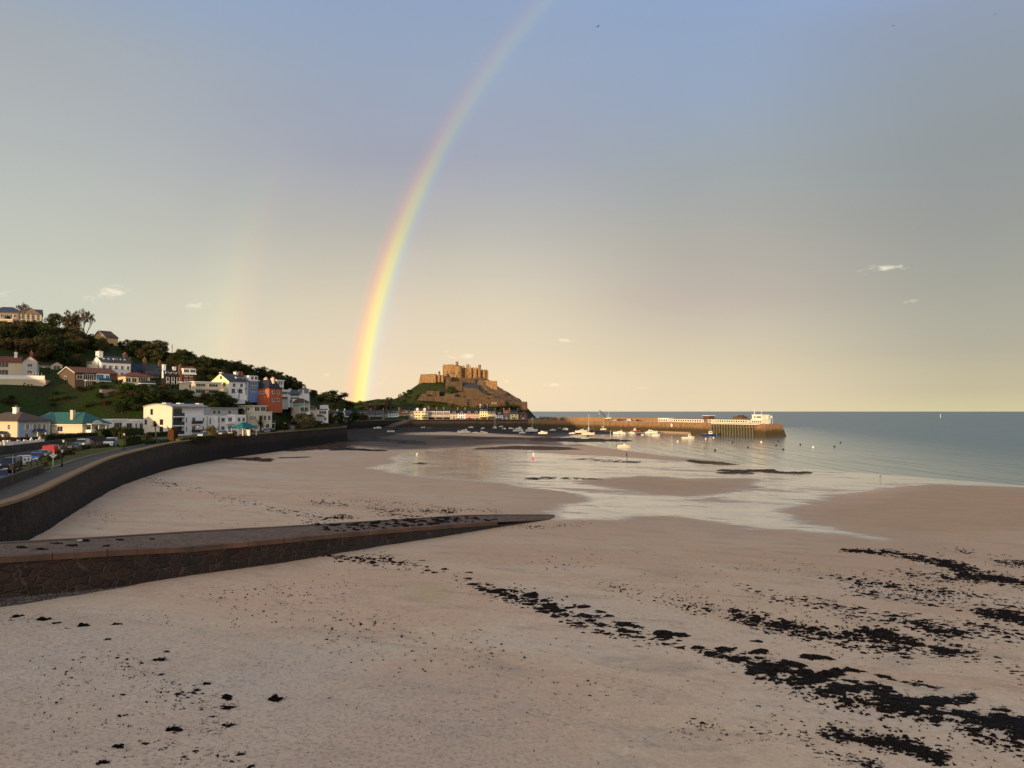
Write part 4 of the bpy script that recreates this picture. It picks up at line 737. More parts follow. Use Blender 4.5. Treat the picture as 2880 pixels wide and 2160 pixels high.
r, rf, L, W, H = simple('blue_terraced_house', 'bright blue rendered house with a white top storey, beside the orange house', 700, 1107, 311, 727, 676, 1071, 1069, blue, white, 'flat', (3, 2, .8, 1.5), (2, 2, .8, 1.3), -30); b = part_box(r, 'white_top_storey', white, L*.05, .4, H+.3, L, W*.7, H+2.2); wins(r, 'F', [L*.4, L*.8], [H+.6], 1.2, 1.3, 2, off=-.4)
r, rf, L, W, H = simple('orange_house', 'bright orange rendered house with a dark mansard slate roof and pink chimneys', 757, 1136, 312, 776, 722, 1092, 1090, orange, darkslate, 'flat', (2, 2, 1.1, 1.2), (3, 2, .8, 1.0), -30, L=7); MB().hexa([(.4, .6, H+.26), (L-.3, .6, H+.26), (L-.3, W, H+.26), (.4, W, H+.26), (1.8, 2.4, H+3.6), (L-1.4, 2.4, H+3.6), (L-1.4, W-1, H+3.6), (1.8, W-1, H+3.6)]).build('mansard_roof', darkslate, r); pk = lmat('pink chimney render', 226, 190, 180)
for yy in (W*.25, W*.8): chimney(rf, L*.5, yy, H+2, zat(1064, 312)-r.location.z, .9, 1.7, pk, 3, lmat('pink pot', 220, 170, 160))
part_box(r, 'lower_wing', lmat('orange render', 1, 1, 1), -.9, 1.2, -3, -.003, W*.75, H*.55)
# beyond the orange house
r, rf, L, W, H = simple('white_tower_house', 'tall narrow white house with a parapet roof, right of the orange house', 778, 1102, 336, 798, 763, 1071, 1068, white, white, 'flat', (2, 2, 1, 1.5), (1, 2), -25, [(.1, .8, 1065, 1, 1.2, white, 0)])
r, rf, L, W, H = simple('balconied_white_house', 'white house with stacked balconies and flagpoles below the narrow white tower house', 782, 1128, 334, 811, 774, 1098, 1096, palegrey, slate, 'flat', (3, 2, 1.2, 1.4), None, -30); balcony(r, 0, L, 0, H*.45, 1.3, frame_w, .8); balcony(r, 0, L, 0, H*.9, 1.3, frame_w, .8)
r, rf, L, W, H = simple('slate_roofed_row', 'low white row of cottages with a grey slate roof below the tree covered slope', 812, 1124, 352, 846, 806, 1108, 1096, white, slate, 'gx', (5, 2, .9, 1.0), None, -40, [(.5, .5, 1094, .9, 1.2, white, 1)])
r, rf, L, W, H = simple('pillared_white_house', 'white house with dark tall windows and a pergola, half hidden in trees up the slope', 853, 1112, 385, 870, 838, 1094, 1091, white, slate, 'hip', (3, 1, 1.2, 2), (3, 1, 1.0, 2), -35, [(.5, .5, 1086, .8, .8, white, 1)])
r, rf, L, W, H = simple('brown_roofed_house', 'house with a big brown hip roof behind the pale building with the teal fascia', 838, 1148, 352, 872, 820, 1133, 1120, cream, brownroof, 'hip', (2, 1), None, -35, ov=.7)
r = frame_at('teal_fascia_building', 'pale flat roofed building with a teal fascia band and two flagpoles', 'building', 842, 1166, 332, -40); L = LX(r, 868); W = WX(r, 826); H = zat(1141, 332)-r.location.z; walls(r, L, W, H, cream); part_box(r, 'fascia', lmat('teal fascia', 128, 168, 160), -.25, -.25, H+.003, L+.2, W, H+1.1); wins(r, 'F', [L*.3, L*.75], [H*.35], 1.8, 1.8, 2); balcony(r, 0, L, 0, .2, 1.4, white, .9)
for u, hh in ((L*.3, 10), (L*.9, 11)): f = tag(MB().cyl((0, 0, 0), (0, 0, hh*.62), .09, .05, 6).build('flagpole', frame_w, None, loc=r.matrix_world @ Vector((0, 0, 0))), 'x', 'flagpole'); a_ = math.radians(-40); f.location = (r.location.x-math.sin(a_)*u+math.cos(a_)*1.5, r.location.y+math.cos(a_)*u+math.sin(a_)*1.5, r.location.z+H*.4); f['label'] = 'white flagpole at the %s end of the pale building with the teal fascia' % ('left' if u < L*.5 else 'right'); f['group'] = 'flagpoles'
r, rf, L, W, H = simple('stepped_white_house', 'white stepped house with a tall blank end wall beside the harbour road', 893, 1188, 366, 922, 872, 1152, 1150, white, slate, 'flat', (3, 2, 1.2, 1.4), (2, 2, .9, 1.2), -40); part_box(r, 'end_wall', white, L*.85, -.3, -2, L+.2, 5, H+2.2); part_box(r, 'lower_wing', palegrey, -5.5, -2, -2, L*.45, -.003, H*.5); roof(r, L*.5+5, 2.5, H*.5, brownroof, 'hip', .7, .3, -5.5, -2)
r, rf, L, W, H = simple('brown_tiled_cottage', 'low cottage row with a brown tiled roof behind the stepped white house', 868, 1158, 358, 892, 862, 1147, 1140, cream, brownroof, 'gx', (3, 1), None, -45)
for (c, e, py, ev, rg, D, wm, rm, lab) in [(926, 950, 1178, 1163, 1154, 600, white, brownroof, 'brown roofed white cottage, nearest of the far row on the harbour road'), (952, 968, 1180, 1165, 1156, 606, palegrey, slate, 'small grey cottage in the middle of the far row on the harbour road'), (972, 992, 1180, 1164, 1154, 615, white, slate, 'white cottage at the far end of the row on the harbour road')]:
    r, rf, L, W, H = simple('cottage', lab, c, py, D, e, c-9, ev, rg, wm, rm, 'gx', (3, 2, .9, 1.0), None, -60, [(.1, .5, rg-4, .8, 1, white, 2)])
# ---------------------------------------------------------------- top of the hill
r, rf, L, W, H = simple('pedimented_villa', 'classical villa with a pediment and four tall windows among trees on the hilltop', 56, 905, 333, 112, 44, 881, 866, lmat('rosy stone render', 118, 104, 93, var=.06), lmat('slate brown roof', 92, 84, 80, var=.2), 'gx', None, None, -62, [(.7, .8, 865, 1.2, 1.2, cream, 0)]); wins(r, 'F', [L*k for k in (.14, .36, .6, .83)], [H*.3], 1.1, 2.0, 2, 2); MB().extr([(L*.02, -.5, H-.2), (L*.98, -.5, H-.2), (L*.5, -.5, zat(863, 333)-r.location.z)], (0, 3.4, 0)).build('pediment', lmat('rosy stone render', 1, 1, 1), r)
for k in (.02, .25, .48, .72, .95): part_box(r, 'pilaster', cream, L*k, -.2, -.5, L*k+.5, -.003, H-.2)
simple('slate_roofed_hall', 'long dark slate hipped roof building at the far left of the hilltop', -30, 900, 345, 50, -60, 876, 859, lmat('pinkish render', 112, 98, 88, var=.06), bluegrey, 'hip', (6, 1, 1.2, 1.6), None, -75)
simple('flat_roofed_house', 'low beige flat roofed house with a dark base at the left edge near the hilltop', -25, 921, 318, 30, -40, 899, 896, cream, cream, 'flat', (4, 1, 1.8, 1.3), None, -75)
r, rf, L, W, H = simple('gabled_bungalow', 'bungalow with a yellow gable end and white bargeboards on the skyline', 300, 966, 330, 330, 254, 949, 927, lmat('yellow buff render', 200, 168, 112, var=.05), brownroof, 'gx', None, None, -40); wins(r, 'G', [W*.5], [.2], 2, 1.3, 2)
mb = MB(); rh = zat(927, 330)-zat(949, 330)
mb.extr([(-.3, -.4, H-.4), (-.3, W/2, H+rh-.1), (-.3, W+.4, H-.4), (-.3, W+.4, H-.1), (-.3, W/2, H+rh+.25), (-.3, -.4, H-.1)], (-.1, 0, 0)).build('bargeboard', frame_w, r)
simple('small_white_house', 'small white house with a dark roof on the skyline, left of the round topped pine', 386, 984, 332, 394, 372, 962, 957, palegrey, darkslate, 'flat', None, (1, 1, 1.4, 1.6), -30, L=6)
f = tag(MB().cyl((0, 0, 0), (0, 0, 5.2), .12, .08, 8).build('white_pole', frame_w), 'plain white pole standing by the hedge near the hilltop, far left', 'pole'); f.location = P3(36, 918, 320)
mst = thing('radio_mast', 'slim white topped radio mast on the skyline right of the round topped pine', 'mast', P3(484, 1002, 336)); MB().cyl((0, 0, 0), (0, 0, 3.4), .12, .1, 6).build('pole', dgrey, mst); MB().cyl((0, 0, 3.402), (0, 0, 5.3), .22, .2, 8).build('antenna', frame_w, mst)
# ================================================================ the castle
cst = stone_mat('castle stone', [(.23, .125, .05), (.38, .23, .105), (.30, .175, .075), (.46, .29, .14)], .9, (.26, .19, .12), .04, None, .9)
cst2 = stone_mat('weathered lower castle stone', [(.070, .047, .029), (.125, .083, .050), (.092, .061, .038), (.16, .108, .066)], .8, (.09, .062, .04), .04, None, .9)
ca = thing('castle', 'medieval stone castle on the rocky hill with sunlit keep and ringed lower walls', 'castle', P3(1300, 1062, 790)); CO = ca.location
def cpart(mb, name, m): mb.v = [tuple(Vector(p)-CO) for p in mb.v]; return mb.build(name, m, ca)
def merlons(mb, a, b, w=1.3, gap=.9, h=1.0, d=.8):
    a, b = Vector(a), Vector(b); n = max(1, int((b-a).length/(w+gap))); u = (b-a).normalized(); s = Vector((-u.y, u.x, 0)).normalized()*d; up = Vector((0, 0, h))
    for i in range(n):
        p = a+u*((i+.25)*(b-a).length/n); e = p+u*w; mb.hexa([p, e, e+s, p+s, p+up, e+up, e+s+up, p+s+up])
def cw(name, pts, D, T, m=None, crn=(), slant=0):
    """wall from its outline in the photo at distance D, T metres thick; crn lists outline edges that carry merlons"""
    P = [P3(x, y, D) for x, y in pts]; ca_ = sum(P[i].x*P[(i+1) % len(P)].z-P[(i+1) % len(P)].x*P[i].z for i in range(len(P)))
    if ca_ < 0: P = P[::-1]; 
    mb = MB(); mb.extr(P[::-1], (0, T, 0))
    for a, b in crn: merlons(mb, P3(*a, D)-Vector((0, 0, .05)), P3(*b, D)-Vector((0, 0, .05)))
    return cpart(mb, name, m or cst)
def ct(name, px, ytop, ybot, wpx, D, m=None, crn=True, taper=1.06, flare=0, n=18):
    c = P3(px, ybot, D); zt = zat(ytop, D); r = wpx*D/2160/2; mb = MB()
    if flare: mb.cyl((c.x, D+r, c.z-4), (c.x, D+r, zt-1.6), r*taper, r, n).cyl((c.x, D+r, zt-1.598), (c.x, D+r, zt), r*(1+flare), r*(1+flare), n)
    else: mb.cyl((c.x, D+r, c.z-4), (c.x, D+r, zt), r*taper, r, n)
    if crn:
        k = max(6, int(2*PI*r/2.2))
        for i in range(k):
            a = 2*PI*i/k; e = 2*PI*(i+.55)/k; q = lambda an, rr, z: (c.x+rr*math.cos(an), D+r+rr*math.sin(an), z); R = r*(1+flare)
            mb.hexa([q(a, R, zt), q(e, R, zt), q(e, R-.6, zt), q(a, R-.6, zt), q(a, R, zt+.9), q(e, R, zt+.9), q(e, R-.6, zt+.9), q(a, R-.6, zt+.9)][::1])
    return cpart(mb, name, m or cst)
# keep, lit by the sun
ct('round_keep', 1268, 1029, 1064, 46, 795, taper=1.03); cw('keep_wall', [(1245, 1027.5), (1276, 1026), (1298, 1029), (1298, 1066), (1245, 1062)], 806, 14, crn=[((1246, 1027), (1276, 1026))])
ct('round_tower', 1287, 1030, 1066, 25, 789, crn=False, taper=1.05)
cw('keep_wall', [(1298, 1034), (1326, 1034), (1326, 1076), (1298, 1076)], 798, 16); cw('keep_wall', [(1326.2, 1035), (1345, 1035), (1345, 1076), (1326.2, 1076)], 800.5, 14, crn=[((1327, 1035), (1344, 1035))])
cw('buttress', [(1335, 1038), (1341, 1038), (1342, 1072), (1334, 1072)], 797, 3.4); cw('buttress', [(1309, 1036), (1311, 1036), (1311.6, 1065), (1308.6, 1065)], 797, .99)
ct('watch_tower', 1348.5, 1028, 1072, 7.5, 797, crn=True, flare=.12, taper=1.12, n=12); cw('keep_wall', [(1352, 1041), (1372, 1041.5), (1372, 1076), (1352, 1076)], 801, 14, crn=[((1353, 1041), (1371, 1041.5))])
ct('round_tower', 1362, 1041, 1074, 9, 798.5, crn=False)
ct('watch_tower', 1285, 1019, 1030, 7.2, 800, crn=True, flare=.1, n=12); cw('chimney_block', [(1301, 1028), (1306, 1028), (1306, 1035), (1301, 1035)], 806, 4); cw('chimney_block', [(1311, 1024.5), (1319, 1024.5), (1319, 1035), (1311, 1035)], 806, 5); ct('turret', 1322.5, 1028, 1035, 2.6, 805, crn=False, n=8); ct('turret', 1331.5, 1032, 1036, 2.2, 804, crn=False, n=8)
MB_ = MB()
for wx, wy in [(1302, 1043), (1308.5, 1050), (1315, 1043), (1319, 1052), (1331, 1048), (1330, 1056), (1258, 1046), (1275, 1050), (1290, 1048), (1356, 1050), (1366, 1052), (1305, 1057), (1314, 1058)]:
    p = P3(wx, wy, 797.6 if 1298 < wx < 1326 else 788.5 if wx < 1299 else 800.2); MB_.box(p.x-.35, p.y-.1, p.z-.7, p.x+.35, p.y+1, p.z+.7)
cpart(MB_, 'arrow_slits', black)
# west battery on the left, its turret and the low wall
cw('battery_wall', [(1183, 1052.5), (1207, 1052), (1225, 1051), (1226, 1082), (1176, 1082), (1178, 1074)], 782, 12); cw('battery_wall', [(1225.2, 1055), (1246, 1055), (1248, 1082), (1225.2, 1082)], 785, 10)
ct('sentry_turret', 1235, 1048, 1084, 6, 783, crn=False, n=8); c = P3(1235, 1048, 783); cpart(MB().cyl((c.x, 784.1, c.z), (c.x, 784.1, zat(1043, 783)), 1.3, .15, 8), 'turret_roof', cst2)
ct('round_tower', 1262, 1062, 1092, 17, 772, m=cst2, crn=False, taper=1.35); c = P3(1260, 1061, 772); cpart(MB().cyl((c.x, 776, c.z), (c.x, 776, zat(1048, 772)), 1.8, .1, 10), 'turret_roof', darkslate)
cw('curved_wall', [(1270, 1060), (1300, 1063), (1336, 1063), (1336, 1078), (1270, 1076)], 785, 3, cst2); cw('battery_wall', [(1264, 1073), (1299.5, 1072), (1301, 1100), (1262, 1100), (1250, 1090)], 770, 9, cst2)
MB_ = MB()
for a, b, D0 in [((1302, 1076), (1345, 1089), 777), ]:
    A, B = P3(1302, 1090, 768), P3(1346, 1093, 768); Ct, Dt = P3(1346, 1081, 782), P3(1302, 1075, 782); MB_.loft([[A, B], [Dt, Ct]][::-1], cap=False, closed=False)
MB_.extr([P3(1302, 1090, 768), P3(1346, 1093, 768), P3(1346, 1104, 768), P3(1302, 1104, 768)][::-1], (0, 14, 0)); cpart(MB_, 'hall_roof', M('dark hall roof slate', (.055, .05, .048), .8, .3, 1))
# right hand bastion and the long falling curtain walls
cw('bastion', [(1372, 1070), (1397, 1071.5), (1399, 1097), (1366, 1090), (1363, 1086)], 786, 12); cw('bastion', [(1363, 1070), (1372.5, 1070.3), (1372.5, 1087), (1360, 1082)], 789, 8)
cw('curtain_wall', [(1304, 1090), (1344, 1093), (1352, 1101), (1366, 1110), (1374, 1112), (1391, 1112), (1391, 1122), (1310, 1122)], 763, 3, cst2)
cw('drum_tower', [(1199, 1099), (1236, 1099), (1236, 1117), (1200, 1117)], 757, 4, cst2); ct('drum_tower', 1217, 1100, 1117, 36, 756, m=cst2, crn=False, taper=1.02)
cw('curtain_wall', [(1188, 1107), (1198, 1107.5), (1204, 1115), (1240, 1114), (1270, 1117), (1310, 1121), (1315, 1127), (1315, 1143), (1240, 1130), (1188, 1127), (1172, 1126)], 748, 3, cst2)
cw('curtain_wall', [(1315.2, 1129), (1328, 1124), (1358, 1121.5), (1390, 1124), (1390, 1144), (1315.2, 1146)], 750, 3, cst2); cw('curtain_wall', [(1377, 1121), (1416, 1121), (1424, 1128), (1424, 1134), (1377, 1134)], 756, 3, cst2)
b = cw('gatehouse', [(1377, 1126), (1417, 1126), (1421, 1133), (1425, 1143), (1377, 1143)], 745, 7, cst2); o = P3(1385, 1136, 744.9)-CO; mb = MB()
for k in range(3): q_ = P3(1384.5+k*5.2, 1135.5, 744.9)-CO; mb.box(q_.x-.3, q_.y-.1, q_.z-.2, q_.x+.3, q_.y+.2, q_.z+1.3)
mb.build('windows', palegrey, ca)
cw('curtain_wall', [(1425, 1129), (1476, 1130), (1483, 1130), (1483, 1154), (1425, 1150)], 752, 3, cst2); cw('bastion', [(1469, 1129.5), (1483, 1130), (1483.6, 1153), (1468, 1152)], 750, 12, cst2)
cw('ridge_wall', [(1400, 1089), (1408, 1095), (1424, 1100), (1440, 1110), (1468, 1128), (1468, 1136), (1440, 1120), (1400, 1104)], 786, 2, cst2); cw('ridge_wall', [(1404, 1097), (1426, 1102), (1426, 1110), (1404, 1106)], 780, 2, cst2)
for (px, y0, y1, D) in [(1262, 1028, 1012, 812), (1187, 1053, 1038, 786)]: a = P3(px, y0, D)-CO; MB().cyl(a, a+Vector((0, 0, (y0-y1)*D/2160)), .14, .09, 6).build('flagpole', frame_w, ca)
# ================================================================ quay and terraced houses on it
quay_m = stone_mat('quay stone', [(.13, .085, .055), (.18, .12, .075), (.15, .10, .065)], .8, (.12, .09, .06), .04, (3.0, 5.0, (.03, .024, .016), .75), .8)
q = thing('quay_wall', 'brown stone harbour quay wall below the row of coloured houses', 'quay', (-98, 690, 0)); mb = MB(); L_ = Vector((15+98, 707-690, 0)); nv = Vector((-L_.y, L_.x, 0)).normalized()
A = Vector((-98, 690, 0)); B = A+L_; o = lambda p: tuple(p-A); up = Vector((0, 0, 1))
mb.hexa([o(A-nv*.8), o(B-nv*.8), o(B+nv*2), o(A+nv*2), o(A+up*7.35), o(B+up*7.35), o(B+nv*2+up*7.35), o(A+nv*2+up*7.35)]); mb.build('wall_face', quay_m, q); MB().hexa([o(A-nv*.15+up*7.353), o(B-nv*.15+up*7.353), o(B+nv*.8+up*7.353), o(A+nv*.8+up*7.353), o(A-nv*.15+up*7.7), o(B-nv*.15+up*7.7), o(B+nv*.8+up*7.7), o(A+nv*.8+up*7.7)]).build('coping', M('quay coping', (.24, .17, .11), .85), q)
kind(MB().hexa([(-110, 688, 6.6), (22, 707.5, 6.6), (22, 730, 6.6), (-150, 730, 6.6), (-110, 688, 7.36), (22, 707.5, 7.36), (22, 730, 7.36), (-150, 730, 7.36)]).build('quay_road', asphalt))
mb = MB(); a = P3(1128, 1199, 0+640); slp = thing('boat_slip', 'dark stone launching slip at the left end of the harbour quay', 'slipway', (0, 0, 0)); MB().hexa([(-107, 640, 0), (-98, 640, 0), (-90, 693, 0), (-100, 693, 0), (-107, 640, 1.9), (-98, 640, 1.9), (-90, 693, 7.3), (-100, 693, 7.3)]).build('ramp', quay_m, slp)
GT = 'terraced houses along the quay'
def quayhouse(label, x0, x1, eave, ridge, wm, rm, cols, rows, D=713, dorm=0, chim=(1,), shop=None, base=1180.5, dm=None, name='terraced_house', dh=1.4, wc=None, groundrow=True, doorc=None, Wd=9, rtyp='gx'):
    r = frame_at(name, label, 'terraced house', x0, base, D, -90, GT); L = (x1-x0)*D/2160-.04; z0 = r.location.z; H = zat(eave, D)-z0; rh = max(.8, zat(ridge, D)-z0-H)
    walls(r, L, Wd, H, wm, rtyp, rh, zb=-.5); rf = roof(r, L, Wd, H, rm, rtyp, rh, .25, gable_ov=.0)
    fh = H/rows; us = spread(cols, L, .5)
    for k in range(1 if not groundrow else 0, rows): wins(r, 'F', us, [fh*k+fh*.22], .85, fh*.55, 1, 2, fm=wc)
    if dorm:
        for i in range(dorm): dormer(rf, L*(i+.5)/dorm, .6, H+.25, min(2.4, L/dorm*.8), dh, 2.5, dm or rm)
    for e in chim: chimney(rf, L*e if e not in (0, 1) else (.45 if e == 0 else L-.45), Wd/2, H, H+rh+1.9, .8, 1.8, granite if chim != (0, 1, 0) else white, 3)
    if shop: part_box(r, 'shop_front', shop, .4, -.35, .1, L-.4, -.003, 2.5)
    if doorc: door(r, 'F', L*.5, 1.1, 2.2, doorc)
    return r, rf, L, H
py_ = lambda n, *c: lmat(n, *c, var=.04)
tan = py_('beige render', 190, 168, 136); pinkb = py_('pinkish beige render', 206, 178, 160); pink = py_('salmon pink render', 226, 150, 140); py1 = py_('pale yellow wall and sun tint', 236, 220, 168); py2 = py_('yellow cream render', 232, 206, 150); mauve = py_('dusty mauve render', 170, 148, 146); ggr = py_('green grey render', 150, 144, 126); redr = lmat('rust tile roof', 118, 66, 44, var=.25); dgreen = lmat('dark green shopfront', 36, 52, 46)
quayhouse('long cream grey building with three dark dormers, leftmost of the quay terrace', 1040, 1077, 1165, 1154, ggr, slate, 6, 3, 690, 3, (0, 1), dgreen, 1180)
quayhouse('grey house with pale dormers at the left end behind the dark shrubs', 1004, 1039, 1165, 1155, palegrey, slate, 5, 3, 692, 3, (1,), dgreen, 1180)
quayhouse('narrow grey house squeezed left of the pale blue one on the quay', 1083, 1091, 1163, 1153, ggr, slate, 2, 3, 708, 0, (0,))
quayhouse('pale blue white house with arched dormers and teal shop front on the quay', 1091.4, 1121, 1162, 1152, py_('ice blue render', 206, 218, 220), darkslate, 4, 2, 708, 4, (1,), lmat('teal shop front', 60, 140, 130))
quayhouse('small yellow house with a rust red roof on the quay', 1122, 1140, 1165, 1153, py2, redr, 3, 2, 711, 1, (0,), None)
quayhouse('grey beige house left of the tall cream twin houses on the quay', 1140.4, 1163, 1163, 1154, ggr, slate, 4, 3, 711, 3, ())
for i, (a, b, l) in enumerate([(1163.4, 1183.6, 'tall cream house with round topped dormer, left one of the pair'), (1184, 1204, 'tall cream house with round topped dormer, right one of the pair')]):
    r, rf, L, H = quayhouse(l, a, b, 1156, 1149, py1, slate, 4, 3, 712, 0, (1,) if i else ()); o_ = MB().loft([[(L*.5-1.2, y, H), (L*.5+1.2, y, H)]+[(L*.5+1.2*math.cos(k*PI/8), y, H+1.7+1.2*math.sin(k*PI/8)) for k in range(9)] for y in (3, .3)]).build('dormer', frame_w, rf); a_, b_ = win_mesh(1.2, 1.5, 2, 1); link('window', a_, o_, (L*.5, .29, H+.7)); part_box(r, 'awning', dgreen if i else lmat('white awning', 220, 215, 205), .4, -1.1, 2.3, L-.4, -.003, 2.6)
for i, (a, b, l, wmm) in enumerate([(1204.4, 1224.6, 'left unit of the grey pink terrace with wide boxed dormers', mauve), (1225, 1245, 'middle unit of the grey pink terrace with wide boxed dormers', py_('dusty pink render', 186, 158, 152)), (1245.4, 1266, 'right unit of the grey pink terrace with wide boxed dormers', mauve)]):
    r, rf, L, H = quayhouse(l, a, b, 1163, 1151, wmm, darkslate, 5, 3, 713, 1, (0,), None, dh=1.9); part_box(r, 'wide_dormer', frame_w, .3, .15, H+.25, L-.3, 3, H+2.1); win(rf, 'F', 0, 0, 1, 1) if False else wins(r, 'F', [L*.25, L*.5, L*.75], [H+.6], L*.2, 1.1, 1, off=-.15); part_box(r, 'awning', lmat('white awning', 1, 1, 1), .1, -1.8, 2.55, L-.1, -.003, 2.8); part_box(r, 'shop_front', black, .3, -.1, .1, L-.3, -.004, 2.5)
quayhouse('pinkish beige house with a first floor balcony, right of the wide dormer terrace', 1266.4, 1287.6, 1163, 1152, pinkb, darkslate, 4, 3, 713, 1, (1,), None, doorc=black)
quayhouse('white house left of the salmon pink house on the quay', 1288, 1308.6, 1163, 1152, white, darkslate, 3, 3, 713, 1, (1,), doorc=dgreen)
quayhouse('salmon pink house in the quay terrace', 1309, 1329.6, 1163, 1152, pink, darkslate, 3, 3, 713, 1, (), doorc=black)
quayhouse('beige house right of the salmon pink house on the quay', 1330, 1348.6, 1163, 1152, tan, darkslate, 3, 3, 713, 1, ())
r, rf, L, H = quayhouse('tall pale yellow house with two white chimneys standing above the quay terrace', 1349, 1371, 1156, 1146, py1, darkslate, 3, 3, 713, 2, (0, 1, 0)[:2], dh=1.0); part_box(r, 'shop_front', lmat('brown shop front', 110, 70, 46), .4, -.35, 1.0, L-.4, -.003, 2.7)
for e in (.4, L-.4): chimney(rf, e, 4.5, H, H+6.2, .9, 1.6, white, 0)
quayhouse('pale yellow house with brown shop awning beside the tall yellow one', 1371.4, 1394, 1163, 1153, py1, darkslate, 4, 3, 713, 2, (1,), lmat('brown shop front', 1, 1, 1))
quayhouse('lower white house with a wide dormer, right half of the quay terrace', 1394.4, 1415, 1167, 1157, white, darkslate, 3, 2, 713, 1, (), dh=1.6)
quayhouse('dark fronted house with a rust red roof and two small dormers on the quay', 1415.4, 1434, 1163, 1154, py_('dark green grey front', 84, 78, 66), redr, 4, 3, 713, 2, (0, 1), None, dh=1.0, doorc=frame_w)
quayhouse('yellow house between the dark fronted house and the brick one on the quay', 1434.4, 1458, 1164, 1153, py_('warm yellow render', 236, 216, 150), darkslate, 2, 2, 713, 2, (1,), doorc=dgrey, dh=1.5)
quayhouse('brown brick house with white door, last house at the right end of the quay', 1458.4, 1485, 1165, 1156, redbrick, brownroof, 2, 2, 713, 0, (), doorc=frame_w, rtyp='hip')
# ================================================================ the pier
pier_m = stone_mat('pier stone', [(.26, .15, .075), (.36, .21, .10), (.30, .18, .09), (.22, .13, .07)], .75, (.20, .13, .08), .05, (2.6, 5.6, (.034, .030, .012), .85), .9)
PA, PB = Vector((15, 706, 0)), Vector((158, 447, 0)); pu = (PB-PA).normalized(); pn = Vector((pu.y, -pu.x, 0))   # pn: away from the harbour
if pn.x < 0: pn = -pn
PL = (PB-PA).length-14
pier = thing('pier', 'long stone harbour pier with an upper parapet walk reaching out to the battered pier head', 'pier', PA, math.atan2(pu.y, pu.x))
# in the pier's frame: x along it, +y towards the open sea
sgn = 1 if (Matrix.Rotation(-math.atan2(pu.y, pu.x), 3, 'Z') @ pn).y > 0 else -1
def py2(y): return y*sgn
def pbox(name, m, x0, y0, z0, x1, y1, z1, par=pier): a, b = sorted((py2(y0), py2(y1))); return MB().box(x0, a, z0, x1, b, z1).build(name, m, par)
def pxl(px, y=0): 
    k = (px-1440)/2160/CT; p = PA+pn*y; return (k*p.y-p.x)/(pu.x-k*pu.y)
mb = MB(); e = PL
ring = lambda x, dz=0, o=0: [(x, py2(-1.0-o), -2), (x, py2(0), 7.4), (x, py2(14), 7.4), (x, py2(15+o), -2)]
r_ = [ring(-2), ring(e-26), ring(e-25, 0, 1.3), [(e+2.6, py2(-2.4), -2), (e, py2(-.6), 7.4), (e, py2(14), 7.4), (e+2.6, py2(16), -2)]]
mb.loft(r_ if sgn > 0 else [q_[::-1] for q_ in r_]); mb.build('pier_body', pier_m, pier)
pbox('coping', M('pier coping', (.36, .24, .14), .85, .2, 1), -2, -.25, 7.404, e, .7, 7.75); pbox('upper_walk', stone_mat('upper walk stone', [(.30, .17, .085), (.40, .24, .12), (.34, .2, .1)], .9, (.22, .14, .08), .05), 2, 10.5, 7.403, pxl(1985, 12), 13.9, 10.2); pbox('low_step', M('landing step', (.33, .24, .16), .85), pxl(1850), -3.2, -2, pxl(1945), -1.05, 1.2)
rl = MB(); x0 = pxl(2160); 
for i in range(12): xx = x0+(e-.6-x0)*i/11; rl.box(xx, min(py2(.3), py2(.4)), 7.4, xx+.12, max(py2(.3), py2(.4)), 8.5)
rl.box(x0, min(py2(.3), py2(.4)), 8.5, e-.4, max(py2(.3), py2(.4)), 8.62); rl.box(x0, min(py2(.3), py2(.4)), 7.95, e-.4, max(py2(.3), py2(.4)), 8.04); rl.build('railing', frame_w, pier)
tim = M('dark wet timber', (.06, .05, .035), .85, .4, 2); x0, x1 = pxl(2008), pxl(2124)
pbox('timber_face', M('weedy green timber fender', (.022, .024, .010), .9, .4, 1.5, col2=(.06, .06, .022)), x0, -2.2, -2, x1, -1.0, 5.0)
for i in range(16): xx = x0+(x1-x0)*i/15; pbox('pile', M('pale pile', (.17, .14, .10), .85, .3, 2), xx-.22, -2.75, -2, xx+.22, -2.21, 6.9)
pbox('landing_deck', frame_w, x0, -2.8, 6.92, x1+4, .69, 7.38)
def pbuild(name, label, cat, x0, x1, y0, y1, h, wm, rm, n, over=.4, z=7.41, rh=.3, doors=0):
    a, b = sorted((py2(y0), py2(y1))); pw = pier.matrix_world if False else None
    th = math.atan2(pu.y, pu.x); org = PA+pu*x0+pn*(y0 if sgn > 0 else y0); r = thing(name, label, cat, (org.x, org.y, z), th)
    L = x1-x0; W = y1-y0; s = (lambda y: y*sgn); yy = sorted((0, s(W)))
    MB().box(0, yy[0], 0, L, yy[1], h).build('wall', wm, r); MB().box(-over, yy[0]-over, h+.003, L+over, yy[1]+over, h+rh).build('roof', rm, r)
    for u in spread(n, L, .4):
        a_, b_ = win_mesh(min(1.4, L/n*.55), 1.1, 1, 1); o = link('window', a_, r, (u, 0, .75), (0, 0, 0 if sgn > 0 else PI)); link('pane', b_, o)
    return r, L, W
offw = lmat('off white pier paint', 236, 228, 208, var=.05)
pbuild('pier_kiosk', 'small white kiosk with posts on the pier, beside the white life ring board', 'kiosk', pxl(1851, 3), pxl(1878, 3), 3, 8, 2.6, offw, white, 4)
pbuild('pier_building', 'long low white building on the pier left of the brick hut', 'building', pxl(1892, 4), pxl(1973, 4), 4, 9.5, 2.4, offw, slate, 12)
pbuild('brick_hut', 'brown brick hut with a white flat roof rising from the middle of the pier', 'hut', pxl(1977, 6), pxl(1993, 6), 6, 11, 4.6, redbrick, white, 1)
pbuild('pier_building', 'long white glazed cafe building on the pier between brick hut and control tower', 'building', pxl(1996, 4), pxl(2102, 4), 4, 9, 2.4, offw, darkslate, 16)
